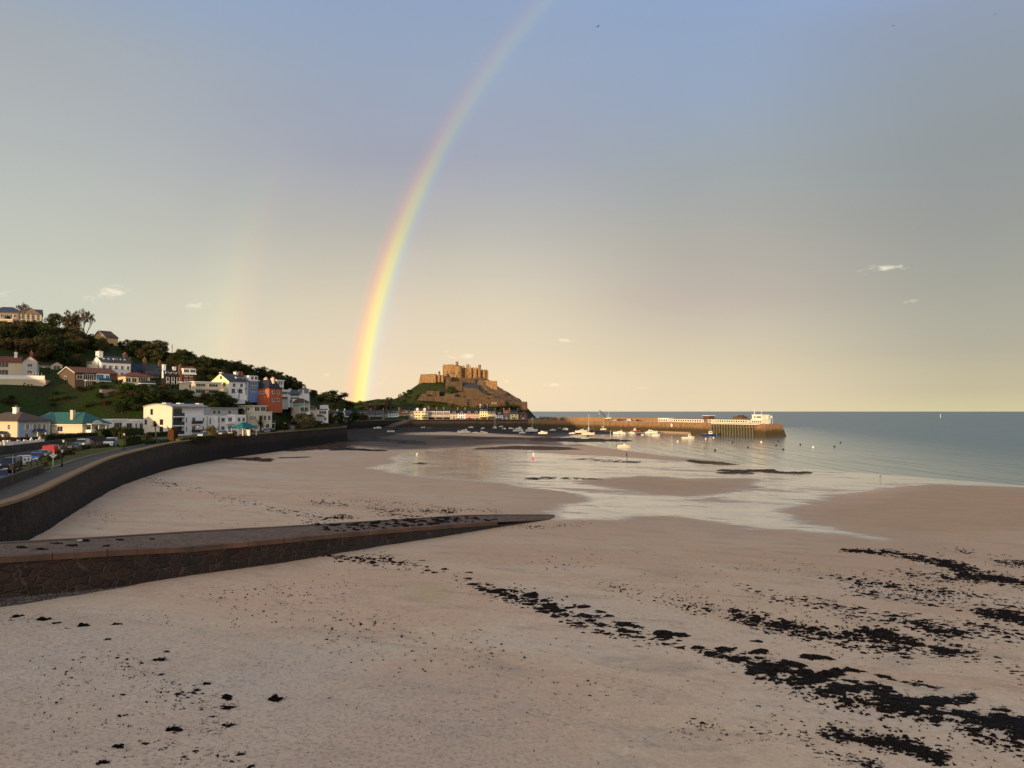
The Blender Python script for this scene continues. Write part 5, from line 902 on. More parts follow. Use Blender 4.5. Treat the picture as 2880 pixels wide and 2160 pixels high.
pbuild('pier_kiosk', 'low cream store in front of the brick hut on the pier', 'kiosk', pxl(1990, 1.5), pxl(2001, 1.5), 1.5, 4, 1.9, offw, white, 2)
r, L, W = pbuild('domed_roof_hall', 'brown roofed round ended hall rising behind the white pier building', 'hall', pxl(2060, 9), pxl(2086, 9), 9.2, 13.8, 3.9, lmat('brown hall wall', 120, 84, 60), brownroof, 5, .6)
MB().cyl((L/2, sgn*3, 3.9), (L/2, sgn*3, 5.2), L*.42, L*.2, 12).build('roof_dome', brownroof, r)
r, L, W = pbuild('control_tower', 'white two storey pier head control tower with dark upper windows and masts', 'tower', pxl(2112, 3), pxl(2143, 3), 3, 10, 2.4, offw, offw, 5)
yy = sorted((.3*sgn, (W-.3)*sgn)); MB().box(.3, yy[0], 2.7+.003, L-.6, yy[1], 5.4).build('upper_room', offw, r); MB().box(.1, yy[0]-.2, 5.403, L-.4, yy[1]+.2, 5.65).build('upper_roof', white, r)
for u in (L*.3, L*.52, L*.64, L*.78): a_, b_ = win_mesh(1.1, 1.0, 1, 1); o = link('window', a_, r, (u, .3*sgn, 3.6), (0, 0, 0 if sgn > 0 else PI)); link('pane', b_, o)
for u, h_ in ((.5, 9.5), (.9, 7.6), (L*.72, 8.2)): MB().cyl((u, sgn*2, 5.65), (u, sgn*2, h_+.6), .13, .09, 6).build('mast', frame_w, r)
r = thing('signal_frame', 'white lattice signal frame with two drums near the pier head railing', 'signal frame', PA+pu*pxl(2154, 3)+pn*3+Vector((0, 0, 7.41)), math.atan2(pu.y, pu.x)); L = pxl(2165, 3)-pxl(2154, 3); mb = MB()
for u in (0, L):
    for v in (0, 2): mb.bar((u+(.0 if u else 0), sgn*v, 0), (u, sgn*v, 3.6), .2)
mb.bar((0, 0, .3), (L, 0, 3.2), .14).bar((L, 0, .3), (0, 0, 3.2), .14).box(-.2, min(0, 2*sgn), 3.6, L+.2, max(0, 2*sgn), 3.8); mb.build('frame', frame_w, r)
for u in (0, L): MB().cyl((u, sgn, 3.803), (u, sgn, 5.0), .62, .62, 10).build('drum', frame_w, r)
# crane, life ring board, lamp posts on the pier
p = PA+pu*pxl(1703, 6)+pn*6+Vector((0, 0, 7.41)); cr = thing('pier_crane', 'dark lattice boom crane leaning left on the pier beside the stored yacht', 'crane', p); rust = lmat('rusty dark steel', 84, 66, 52, var=.3)
MB().box(-1.1, -1.2, 0, 1.1, 1.2, .7).cyl((0, 0, .7), (0, 0, 2.6), .5, .4, 8).box(-.8, -.8, 2.6, 1.2, .8, 4.2).build('base', rust, cr)
tip = P3(1686, 1153, p.y)-p; foot = Vector((.2, 0, 3.0)); mb = MB(); dv = (tip-foot); sv = dv.cross(Vector((0, 1, 0))).normalized()
for s_ in (-1, 1):
    for y_ in (-.4, .4): mb.bar(foot+sv*s_*.55+Vector((0, y_, 0)), tip+sv*s_*.3+Vector((0, y_*.5, 0)), .3)
for k in range(12):
    a, b = k/12, (k+1)/12
    for y_ in (-.4, .4): mb.bar(foot+dv*a+sv*(.55-.25*a)*(1 if k % 2 else -1)+Vector((0, y_*(1-.5*a), 0)), foot+dv*b-sv*(.55-.25*b)*(1 if k % 2 else -1)+Vector((0, y_*(1-.5*b), 0)), .18)
mb.build('boom', rust, cr); MB().bar(tip, tip-Vector((0, 0, 3)), .08).ball(tip-Vector((0, 0, 3.2)), .42, 8).build('hook', frame_w, cr)
lb = thing('notice_board', 'white notice board fixed to the pier wall below the kiosk', 'board', PA+pu*pxl(1890)+pn*-.62+Vector((0, 0, 4.4)), math.atan2(pu.y, pu.x)); MB().box(-.9, -.1, 0, .9, .1, 2.1).build('panel', frame_w, lb)
# ================================================================ trees and shrubs
leafm = {k: M('foliage '+k, c, .9, .35, 5, spec=.08, island=.45) for k, c in dict(dark=(.028, .039, .012), olive=(.060, .066, .020), brown=(.078, .058, .026), green=(.046, .076, .015), bright=(.055, .085, .014), copper=(.075, .034, .016), straw=(.14, .115, .05)).items()}
barkm = M('bark', (.07, .055, .042), .95, .3, 4)
def leaf_mesh(name, key, seed, clumps=40, per=82, leaf=.060, shape='round'):
    r = np.random.default_rng(seed); cs = []
    while len(cs) < clumps:
        p = r.uniform(-1, 1, 3); d = np.linalg.norm(p)
        if d > 1 or d < .35: continue
        if shape == 'pine' and p[2] < -.25: continue
        p = p*np.array([.78, .78, .78])*(1+.22*r.normal()*.5)
        if shape == 'low': p[2] = p[2]*.9-.1
        cs.append(p)
    v = []; f = []
    for c in cs:
        rad = r.uniform(.18, .34); n = int(per*(rad/.26)**2)
        q_ = r.normal(size=(n, 3)); q_ /= np.linalg.norm(q_, axis=1)[:, None]; q_ = c+q_*rad*r.uniform(.5, 1.05, (n, 1))*np.array([1, 1, .8])
        for p in q_:
            a = r.normal(size=3); a /= np.linalg.norm(a); b = np.cross(a, r.normal(size=3)); b /= np.linalg.norm(b)+1e-9; s = leaf*r.uniform(.6, 1.3); o = len(v)
            v += [tuple(p-a*s), tuple(p+b*s*.6), tuple(p+a*s), tuple(p-b*s*.6)]; f.append((o, o+1, o+2, o+3))
    me = bpy.data.meshes.new(name); me.from_pydata([(x*.5, y*.5, z*.5+.5) for x, y, z in v], [], f); me.materials.append(leafm[key]); return me
def branch_mesh(seed, levels=7, spread_=.6, fine=True):
    r = random.Random(seed); mb = MB()
    def grow(p, d, l, w, k):
        e = p+d*l; mb.cyl(p, e, w, w*.7, 3 if k > 1 else 5, cap=False)
        if k >= levels: return
        for i in range(3 if k in (0, 2) else r.choice((2, 3, 3))):
            nd = (d+Vector((r.uniform(-1, 1), r.uniform(-1, 1), r.uniform(-.25, .55)))*spread_).normalized(); grow(e, nd, l*r.uniform(.64, .84), max(w*.62, .0042), k+1)
    grow(Vector((0, 0, 0)), Vector((0, 0, 1)), .24, .03, 0); zs = max(p[2] for p in mb.v); xs = max(max(abs(p[0]), abs(p[1])) for p in mb.v)
    me = bpy.data.meshes.new('branches'); me.from_pydata([(x/xs*.5, y/xs*.5, z/zs) for x, y, z in mb.v], [], mb.f); me.materials.append(barkm); return me
def trunk_mesh(seed):
    r = random.Random(seed); mb = MB(); mb.cyl((0, 0, -.3), (0, 0, .4), .035, .024, 7, cap=False)
    for i in range(5): a = r.uniform(0, 6.3); mb.cyl((0, 0, .28+.03*i), (.26*math.cos(a), .26*math.sin(a), .55+.05*i), .016, .006, 5, cap=False)
    me = bpy.data.meshes.new('trunk'); me.from_pydata(mb.v, [], mb.f); me.materials.append(barkm); return me
TR = trunk_mesh(1); BR = [branch_mesh(s) for s in (3, 8, 12)]
CR = {}
for k in leafm: CR[k] = [leaf_mesh('crown', k, sum(map(ord, k))+s) for s in range(2)]
PINE = leaf_mesh('crown', 'dark', 99, 26, 60, .06, 'pine')
def tree(label, x, y, z, w, h, key='dark', name='tree', cat='tree', group=None, rz=None, shape=None, sink=.12):
    t = thing(name, label, cat, (x, y, z-sink*h if shape is None else z), rz if rz is not None else random.uniform(0, 6.3), group); t.scale = (w, w, h)
    if key == 'bare': link('branches', random.choice(BR), t); return t
    if shape == 'pine':
        link('crown', PINE, t, (0, 0, .25)).scale = (1, 1, .75); tr = link('trunk', BR[1], t); tr.scale = (.8, .8, .8); return t
    if shape == 'mixed': link('branches', BR[0], t); c = link('crown', CR[key][0], t, (-.06, 0, .05)); c.scale = (.8, .8, .75); return t
    link('crown', random.choice(CR[key]), t); link('trunk', TR, t); return t
random.seed(11)
def clear_of_houses(x, y, m=1.5):
    for r, x0, x1, y0, y1 in HOUSES:
        dx, dy = x-r.location.x, y-r.location.y
        if abs(dx) > 45 or abs(dy) > 60: continue
        c, s = math.cos(-r.rotation_euler[2]), math.sin(-r.rotation_euler[2]); lx_, ly_ = dx*c-dy*s, dx*s+dy*c
        if x0-m < lx_ < x1+m and y0-m < ly_ < y1+m: return False
    return True
def ptree(label, px, D, top, wpx, key='dark', base=None, fn=landz, **k):
    """tree by photo column, distance, the row of its top and its width in photo pixels"""
    x = xat(px, D); z = fn(x, D); h = zat(top, D)-z; return tree(label, x, D, z, wpx*D/2160, max(h, 1.2), key, **k)
GS = 'trees along the hilltop skyline'
for a in [("bare winter tree standing before the pedimented villa on the hilltop", 50, 318, 838, 46, 'bare'), ("big half bare ivy covered tree leaning right on the hilltop skyline", 236, 322, 852, 62, 'bare'), ("broad brownish tree left of the big half bare tree on the hilltop", 192, 324, 858, 60, 'brown'), ("dark evergreen tree right of the pedimented villa", 150, 326, 868, 58, 'dark'), ("olive green tree below the broad brownish hilltop tree", 128, 318, 900, 52, 'olive'), ("dark round shrub tree at the foot of the pedimented villa", 78, 316, 899, 50, 'dark'), ("dark tree at the left frame edge beside the flat roofed house", 14, 322, 884, 24, 'dark'), ("brown leaning tree under the half bare hilltop tree", 205, 318, 905, 58, 'brown'), ("dark copper tree left of the small white skyline house", 356, 330, 948, 30, 'copper'), ("sparse dark tree just right of the gabled bungalow", 338, 326, 953, 26, 'dark')]:
    ptree(a[0], *a[1:], group=GS)
ptree("round topped dark pine standing alone on the skyline beside the radio mast", 443, 333, 951, 62, 'dark', shape='pine', group=GS); 
ptree("flat topped dark pine at the right end of the hill skyline, near the rainbow", 968, 660, 1099, 36, 'dark', shape='pine', group=GS); ptree("broad dark pine left of the flat topped pine by the rainbow", 930, 652, 1092, 52, 'dark', group=GS)
for i, (px, top, key) in enumerate([(475, 1008, 'dark'), (497, 1001, 'bright'), (520, 999, 'straw'), (545, 1000, 'olive'), (570, 1001, 'olive'), (592, 1010, 'dark'), (612, 1010, 'dark'), (640, 1009, 'brown'), (664, 1012, 'brown'), (688, 1019, 'dark'), (705, 1021, 'bare'), (726, 1027, 'dark'), (744, 1026, 'bare'), (763, 1033, 'dark'), (783, 1039, 'dark'), (803, 1046, 'dark'), (820, 1050, 'dark'), (836, 1063, 'dark'), (850, 1072, 'dark'), (862, 1080, 'bare'), (877, 1092, 'olive'), (897, 1091, 'dark'), (950, 1106, 'dark'), (912, 1100, 'olive'), (655, 1030, 'dark'), (700, 1038, 'olive'), (735, 1046, 'dark'), (775, 1058, 'dark'), (815, 1068, 'olive'), (822, 1074, 'green')]):
    D = float(np.interp(px, [475, 700, 855, 878, 912, 950], [338, 378, 430, 520, 645, 655])); ptree("one of the dense trees along the falling skyline between the mast and the rainbow", px, D-(6 if i > 23 else 0), top, 34 if key != 'bare' else 30, key, group='dense trees on the falling skyline')
for i, (px, D, top, w) in enumerate([(1031, 660, 1119, 14), (1086, 700, 1107, 20), (1098, 705, 1108, 20), (1127, 735, 1101, 18), (1055, 680, 1124, 12)]):
    fn = (lambda x, y: max(landz(x, y), castz(x, y))); ptree("small bare tree against the sky on the saddle left of the castle hill", px, D, top, w, 'bare', fn=fn, group='bare trees on the saddle')
def zone(poly, n, keys, hr, wr, label, group, seed, m=2.0):
    r = random.Random(seed); P = np.array(poly, float); k = 0; tries = 0
    while k < n and tries < n*30:
        tries += 1; px = r.uniform(P[:, 0].min(), P[:, 0].max()); py = r.uniform(P[:, 1].min(), P[:, 1].max())
        if poly_in(np.array([px]), np.array([py]), poly)[0] < 0: continue
        g = tp(px, py)
        if g is None or not clear_of_houses(g[0], g[1], m): continue
        h = r.uniform(*hr); tree(label, g[0], g[1], g[2], h*r.uniform(*wr), h, r.choice(keys), 'tree' if hr[1] > 4 else 'shrub', 'tree' if hr[1] > 4 else 'shrub', group, r.uniform(0, 6.3)); k += 1
zone([(0, 960), (60, 955), (125, 945), (230, 972), (260, 990), (340, 992), (400, 998), (470, 1005), (470, 1030), (420, 1022), (380, 1015), (340, 990), (250, 985), (160, 1020), (110, 1012), (60, 995), (0, 1000)], 76, ['dark', 'dark', 'olive', 'brown', 'dark', 'brown'], (5, 8.5), (.9, 1.25), "one of the dark trees crowding the wooded slope below the hilltop villas", 'trees on the wooded slope', 4)
zone([(480, 1010), (600, 1030), (700, 1050), (800, 1082), (860, 1104), (900, 1120), (880, 1122), (840, 1102), (760, 1078), (700, 1056), (640, 1046), (560, 1050), (520, 1036), (480, 1030)], 74, ['dark', 'dark', 'olive', 'brown', 'green'], (3.5, 6.5), (1, 1.4), "one of the shrubby trees on the slope behind the terraced houses", 'trees behind the terraces', 5)
zone([(330, 1112), (420, 1100), (500, 1100), (540, 1118), (630, 1122), (720, 1132), (720, 1146), (640, 1156), (560, 1148), (480, 1142), (400, 1150), (330, 1165)], 40, ['dark', 'dark', 'olive', 'green', 'brown'], (3, 5), (1.1, 1.6), "one of the dark trees packed on the bank between the flats and the upper houses", 'trees on the bank behind the flats', 6, 1)
zone([(720, 1132), (790, 1130), (850, 1165), (850, 1190), (800, 1190), (775, 1165), (740, 1150)], 20, ['dark', 'green', 'olive', 'brown'], (2, 4), (1.2, 1.7), "one of the shrubs on the grassy bank right of the flats", 'shrubs right of the flats', 7)
zone([(880, 1122), (960, 1132), (1080, 1140), (1120, 1150), (1080, 1168), (1010, 1165), (960, 1150), (890, 1140)], 34, ['dark', 'olive', 'green', 'brown', 'straw'], (2.5, 5), (1.3, 2.2), "one of the hedgerow trees in the fields left of the castle hill", 'hedgerow trees in the fields', 8)
zone([(0, 1100), (60, 1105), (330, 1100), (330, 1160), (200, 1150), (60, 1135), (0, 1150)], 12, ['dark', 'brown', 'olive'], (1.2, 2.6), (1.4, 2), "one of the low bushes on the green bank behind the teal roofed house", 'bushes on the green bank', 9)
zone([(150, 1010), (230, 1020), (240, 1032), (160, 1040), (110, 1016)], 7, ['dark', 'dark', 'brown'], (4, 6), (1, 1.3), "one of the dark trees behind the small bungalow", 'trees behind the bungalow', 19, 1)
zone([(430, 1030), (520, 1040), (600, 1048), (650, 1052), (600, 1078), (540, 1078), (515, 1052), (450, 1045)], 24, ['dark', 'olive', 'brown', 'dark'], (3.5, 5.5), (1, 1.4), "one of the dark trees behind the maroon house and low flats", 'trees behind the maroon house', 23, 1)
rs = random.Random(77)      # shrubs along the foot of the hillside houses
for (r_, x0, x1, y0, y1) in list(HOUSES):
    if r_.get('group') != HG or r_.name.startswith('red_roofed'): continue
    for i in range(int((x1-x0)/3.2)+1):
        lx_ = x0+(x1-x0)*rs.random(); ly_ = rs.uniform(-3.6, -1.8); a_ = r_.rotation_euler[2]; gx = r_.location.x+lx_*math.cos(a_)-ly_*math.sin(a_); gy = r_.location.y+lx_*math.sin(a_)+ly_*math.cos(a_); gz = landz(gx, gy)
        h = min(4.5, max(1.3, r_.location.z+rs.uniform(-.2, .9)-gz)); tree("one of the shrubs along the foot of the hillside houses", gx, gy, gz, h*rs.uniform(1.1, 1.6), h, rs.choice(['dark', 'olive', 'green', 'brown', 'dark']), 'shrub', 'shrub', 'shrubs at the foot of the hillside houses', rs.uniform(0, 6.3))
# castle hill shrubs
for i in range(90):
    r = random.Random(300+i); px = r.uniform(1090, 1420) if i < 66 else r.uniform(1360, 1485); D = r.uniform(742, 775) if i < 66 else r.uniform(742, 752); x = xat(px, D); z = castz(x, D)
    if float(rockmask(np.array([x]), np.array([D]))[0]) > .6 and i % 3: continue
    h = r.uniform(1.5, 3.4); tree("one of the scrubby bushes on the castle hill above the coloured terrace", x, D, z, h*1.8, h, r.choice(['dark', 'olive', 'brown', 'green']), 'shrub', 'shrub', 'bushes on the castle hill', r.uniform(0, 6.3))
ptree("dark green bush below the round castle tower", 1268, 766, 1079, 26, 'green', fn=castz, name='shrub', cat='shrub')
# undergrowth over the whole hillside: uncountable
r = np.random.default_rng(5); v = []; f = []
X = r.uniform(-400, -70, 60000); Y = r.uniform(120, 780, 60000); Z = land(X, Y); ok = (Z > 9.5) & (np.abs(X/Y) < .75); X, Y, Z = X[ok], Y[ok], Z[ok]; dens = vnoise(X, Y, 26, 31)+.6*vnoise(X, Y, 9, 32)
pxs = 1440+2160*X/Y; bank = (pxs < 340) & (Z < 21) & (Y < 262); keep = (dens > .0) & ~(bank & (dens < .9))
for x, y, z in zip(X[keep], Y[keep], Z[keep]):
    if not clear_of_houses(x, y, .4): continue
    for k in range(3):
        p = np.array([x, y, z])+r.normal(size=3)*[.5, .5, .22]+[0, 0, .25]; a = r.normal(size=3); a /= np.linalg.norm(a); b = np.cross(a, r.normal(size=3)); b /= np.linalg.norm(b)+1e-9; s = r.uniform(.2, .5); o = len(v)
        v += [tuple(p-a*s), tuple(p+b*s*.6), tuple(p+a*s), tuple(p-b*s*.6)]; f.append((o, o+1, o+2, o+3))
me = bpy.data.meshes.new('undergrowth'); me.from_pydata(v, [], f); me.materials.append(leafm['olive']); o = tag(link('undergrowth', me), 'low dark undergrowth covering the hillside between trees and houses', 'undergrowth'); o['kind'] = 'stuff'
# ---------------------------------------------------------------- promenade planting
def hedge(label, pts, w, h, z, key='dark', name='hedge', seed=0):
    r = np.random.default_rng(seed); v = []; f = []
    for (a, b) in zip(pts[:-1], pts[1:]):
        a, b = np.array(a), np.array(b); L = np.linalg.norm(b-a); u = (b-a)/L; n = np.array([-u[1], u[0]])
        for i in range(int(L*w*h*16+L*h*22)):
            t, s, k = r.uniform(0, L), r.uniform(-.5, .5)*w, r.uniform(0, 1); 
            if r.random() < .7: 
                if r.random() < .5: s = math.copysign(w/2, s)+r.normal()*.06
                else: k = 1+r.normal()*.05
            p = np.array([*(a+u*t+n*s), z+k*h]); d = r.normal(size=3); d /= np.linalg.norm(d); e = np.cross(d, r.normal(size=3)); e /= np.linalg.norm(e)+1e-9; s_ = r.uniform(.10, .24); o = len(v)
            v += [tuple(p-d*s_), tuple(p+e*s_*.7), tuple(p+d*s_), tuple(p-e*s_*.7)]; f.append((o, o+1, o+2, o+3))
        o = len(v); c = [a+n*w*.42, a-n*w*.42, b-n*w*.42, b+n*w*.42]; v += [(*p, z-.3) for p in c]+[(*p, z+h*.9) for p in c]; f += [(o+4, o+5, o+6, o+7)]+[(o+i, o+(i+1) % 4, o+4+(i+1) % 4, o+4+i) for i in range(4)]
    me = bpy.data.meshes.new('hedge'); me.from_pydata(v, [], f); me.materials.append(leafm[key]); return tag(link(name, me), label, 'hedge' if name == 'hedge' else 'shrub')
def gpl(px, py, z): u, a, b = ray(px, py); t = (z-EYE)/b; return (u*t, a*t)
ga = gpl
hedge("long clipped dark green hedge below the teal roofed house", [ga(120, 1247, 7.6), ga(190, 1242, 7.6), ga(268, 1236, 7.7)], 1.6, 1.9, 7.5, 'dark', seed=1)
hedge("clipped hedge along the front of the white flats", [ga(410, 1229, 7.5), ga(480, 1225, 7.5), ga(560, 1219, 7.5)], 1.3, 1.3, 7.4, 'dark', seed=2)
hedge("dark hedge under the low white modern house", [ga(275, 1232, 7.6), ga(330, 1228, 7.6), ga(400, 1226, 7.6)], 2.2, 2.4, 7.4, 'dark', seed=3)
hedge("low reddish hedge in front of the blue house", [ga(0, 1246, 7.8), ga(50, 1245, 7.8), ga(108, 1243, 7.8)], 1.0, 1.3, 7.6, 'copper', seed=4)
hedge("dark block hedge beside the white van on the lawn", [ga(343, 1258, 7.4), ga(386, 1250, 7.4)], 1.6, 1.9, 7.4, 'dark', seed=5)
hedge("upright russet conifer hedge block in front of the white flats", [ga(480, 1240, 7.4), ga(492, 1239, 7.4)], 1.8, 3.1, 7.4, 'copper', seed=6)
for i, (a, b, k) in enumerate([((190, 1272), (222, 1268), 'straw'), ((225, 1264), (262, 1259), 'olive'), ((262, 1262), (300, 1257), 'brown'), ((400, 1250), (440, 1245), 'dark'), ((440, 1246), (470, 1243), 'olive'), ((500, 1241), (545, 1236), 'olive'), ((545, 1238), (600, 1231), 'dark'), ((600, 1230), (655, 1225), 'copper'), ((90, 1318), (120, 1311), 'straw'), ((120, 1300), (160, 1290), 'olive'), ((170, 1283), (200, 1278), 'brown'), ((830, 1210), (880, 1206), 'olive'), ((880, 1207), (960, 1200), 'green'), ((735, 1217), (775, 1214), 'dark')]):
    hedge("low ragged shrub bed on the lawn strip between road and promenade", [ga(*a, 7.4), ga(*b, 7.4)], 1.3, .7, 7.4, k, 'shrub_bed', seed=20+i)['group'] = 'shrub beds along the lawn'
def palm_mesh(seed, nf=34, droop=.55, w=.05, up=.2):
    r = random.Random(seed); mb = MB()
    for i in range(nf):
        a = r.uniform(0, 6.3); e0 = r.uniform(-.35, 1.35)+up; L = r.uniform(.75, 1.0); p = Vector((0, 0, 0)); d = Vector((math.cos(a)*math.cos(e0), math.sin(a)*math.cos(e0), math.sin(e0))); sd_ = Vector((-math.sin(a), math.cos(a), 0)); pr = None
        for k in range(6):
            ww = w*(1-abs(k/5-.35)*1.1); cur = [p-sd_*ww, p+sd_*ww]
            if pr: mb.add([pr[0], pr[1], cur[1], cur[0]], [(0, 1, 2, 3)])
            pr = cur; p = p+d*L/5; d = (d+Vector((0, 0, -droop/5*(1+k*.4)))).normalized()
    return mb
def palm(label, px, py, z, htrunk, rad, seed, key='olive', heads=1, name='palm_tree', nf=36, tw=.22, droop=.55, w=.05):
    x, y = ga(px, py, z); t = thing(name, label, 'palm', (x, y, z)); r = random.Random(seed); mb = MB()
    for h in range(heads):
        e = Vector((r.uniform(-1, 1), r.uniform(-1, 1), 0))*(.6 if heads > 1 else 0)+Vector((0, 0, htrunk*r.uniform(.8, 1)))
        mb.cyl((0, 0, -.2), e*.5+Vector((0, 0, htrunk*.05)), tw, tw*.8, 7, cap=False).cyl(e*.5+Vector((0, 0, htrunk*.05)), e, tw*.8, tw*.65, 7, cap=False)
        f = palm_mesh(seed*7+h, nf, droop, w); f.v = [tuple(Vector(p)*rad+e) for p in f.v]; f.build('fronds', leafm[key], t)
    mb.build('trunk', barkm, t); return t
palm("big spreading date palm beside the teal roofed shelter", 733, 1217, 7.4, 3.0, 4.2, 3, 'brown', nf=70, tw=.45, w=.045)
palm("tall cordyline palm with two tufts at the lawn edge left of the flats", 442, 1248, 7.4, 4.6, 1.3, 4, 'copper', 2, tw=.14, w=.08)
palm("bushy cordyline palm cluster beside the white van", 340, 1256, 7.4, 3.4, 1.4, 5, 'olive', 3, tw=.14, w=.08)
palm("low spiky cordyline beside the parked blue car", 197, 1280, 7.4, 1.0, 1.5, 6, 'straw', 2, tw=.14, w=.07)
t = palm("small palm among bushes below the gabled white house", 672, 1128, 20.5, 3, 2.3, 8, 'green'); t.location = P3(672, 1121, 294)
palm("tall palm on the bank above the harbour road", 818, 1165, 10, 3, 2.4, 9, 'dark').location = P3(818, 1150, 318)
for i, (px, py, h, w, k, lab) in enumerate([(593, 1228, 4.3, 4.2, 'straw', 'small pale green garden tree in front of the white flats'), (405, 1247, 2.6, 4.4, 'olive', 'low spreading olive tree on the lawn left of the flats'), (322, 1233, 4.2, 5.2, 'dark', 'dark round tree at the corner of the low white house'), (375, 1228, 3.4, 4.5, 'dark', 'dark shrub tree in front of the low white house'), (845, 1208, 8.5, 8.5, 'straw', 'pale leafless willow like tree on the promenade by the seawall bend'), (868, 1206, 8, 7, 'straw', 'second pale tree of the pair near the seawall bend'), (912, 1197, 10, 9, 'dark', 'large dark tree at the curved head of the seawall'), (932, 1196, 9, 5.5, 'copper', 'russet palm like tree at the curved head of the seawall'), (955, 1193, 9.5, 7, 'dark', 'dark tree furthest right at the curved head of the seawall'), (820, 1208, 5, 7, 'dark', 'dark tree beside the white garage'), (990, 1185, 8, 14, 'dark', 'dark tree clump at the left end of the quay terrace'), (1015, 1183, 7, 12, 'brown', 'brownish tree clump in front of the grey quay houses'), (900, 1201, 4, 6, 'olive', 'low green bush by the road near the seawall head'), (690, 1200, 5, 5, 'dark', 'dark bush behind the teal shelter')]):
    x, y = ga(px, py, 7.4); tree(lab, x, y, 7.4, w, h, k)
# ================================================================ boats
gel = lmat('white gelcoat', 236, 232, 222, var=.04, rough=.4); antif = {k: lmat('hull paint '+k, *c, var=.12, rough=.5) for k, c in dict(dark=(34, 34, 40), red=(150, 44, 34), blue=(40, 56, 110), teal=(60, 124, 130), orange=(196, 74, 40), grey=(120, 124, 128), cream=(226, 216, 192), white=(236, 232, 222), navy=(34, 40, 66), green=(60, 84, 70)).items()}
wind = M('tinted windscreen', (.02, .024, .03), .1, .2); alu = M('mast alloy', (.62, .58, .5), .45, .08)
def hull_mb(L, B, H, draft, bow=1.0):
    mb = MB(); st = [(0, .82, .0), (.15, .95, 0), (.4, 1, .02), (.62, .95, .08), (.8, .72, .2), (.92, .38, .32), (1, .03, .42)]; top = []; rings = []
    for t, b, s in st:
        y = b*B/2; z = H*(1+s*bow); rise = max(0, (t-.72)/.28)**2*.9; k = -draft*(1-rise)
        rings.append([(t*L-L/2+(.0 if t < 1 else .02*L), -y, z), (t*L-L/2, -y*.86, H*.42*(1+s)), (t*L-L/2, -y*.62, k*.35), (t*L-L/2, 0, k), (t*L-L/2, y*.62, k*.35), (t*L-L/2, y*.86, H*.42*(1+s)), (t*L-L/2, y, z)])
    n = 7; o = len(mb.v)
    for r in rings: mb.v += r
    for i in range(len(rings)-1):
        for k in range(n-1): mb.f.append((o+i*n+k, o+(i+1)*n+k, o+(i+1)*n+k+1, o+i*n+k+1)); mb.mi.append(1 if k in (1, 2, 3, 4) and k in (2, 3) else 0)
        mb.f.append((o+i*n+6, o+(i+1)*n+6, o+(i+1)*n, o+i*n)); mb.mi.append(0)
    mb.f.append(tuple(o+k for k in range(n))); mb.mi.append(0); return mb
def house_mb(x0, x1, w, z0, z1, rake=.35, mi=0, front=.5):
    return MB().hexa([(x0, -w/2, z0), (x1, -w/2*.8, z0), (x1, w/2*.8, z0), (x0, w/2, z0), (x0+rake*.3, -w/2*.85, z1), (x1-front, -w/2*.68, z1), (x1-front, w/2*.68, z1), (x0+rake*.3, w/2*.85, z1)], mi)
GB = 'boats lying in the harbour'
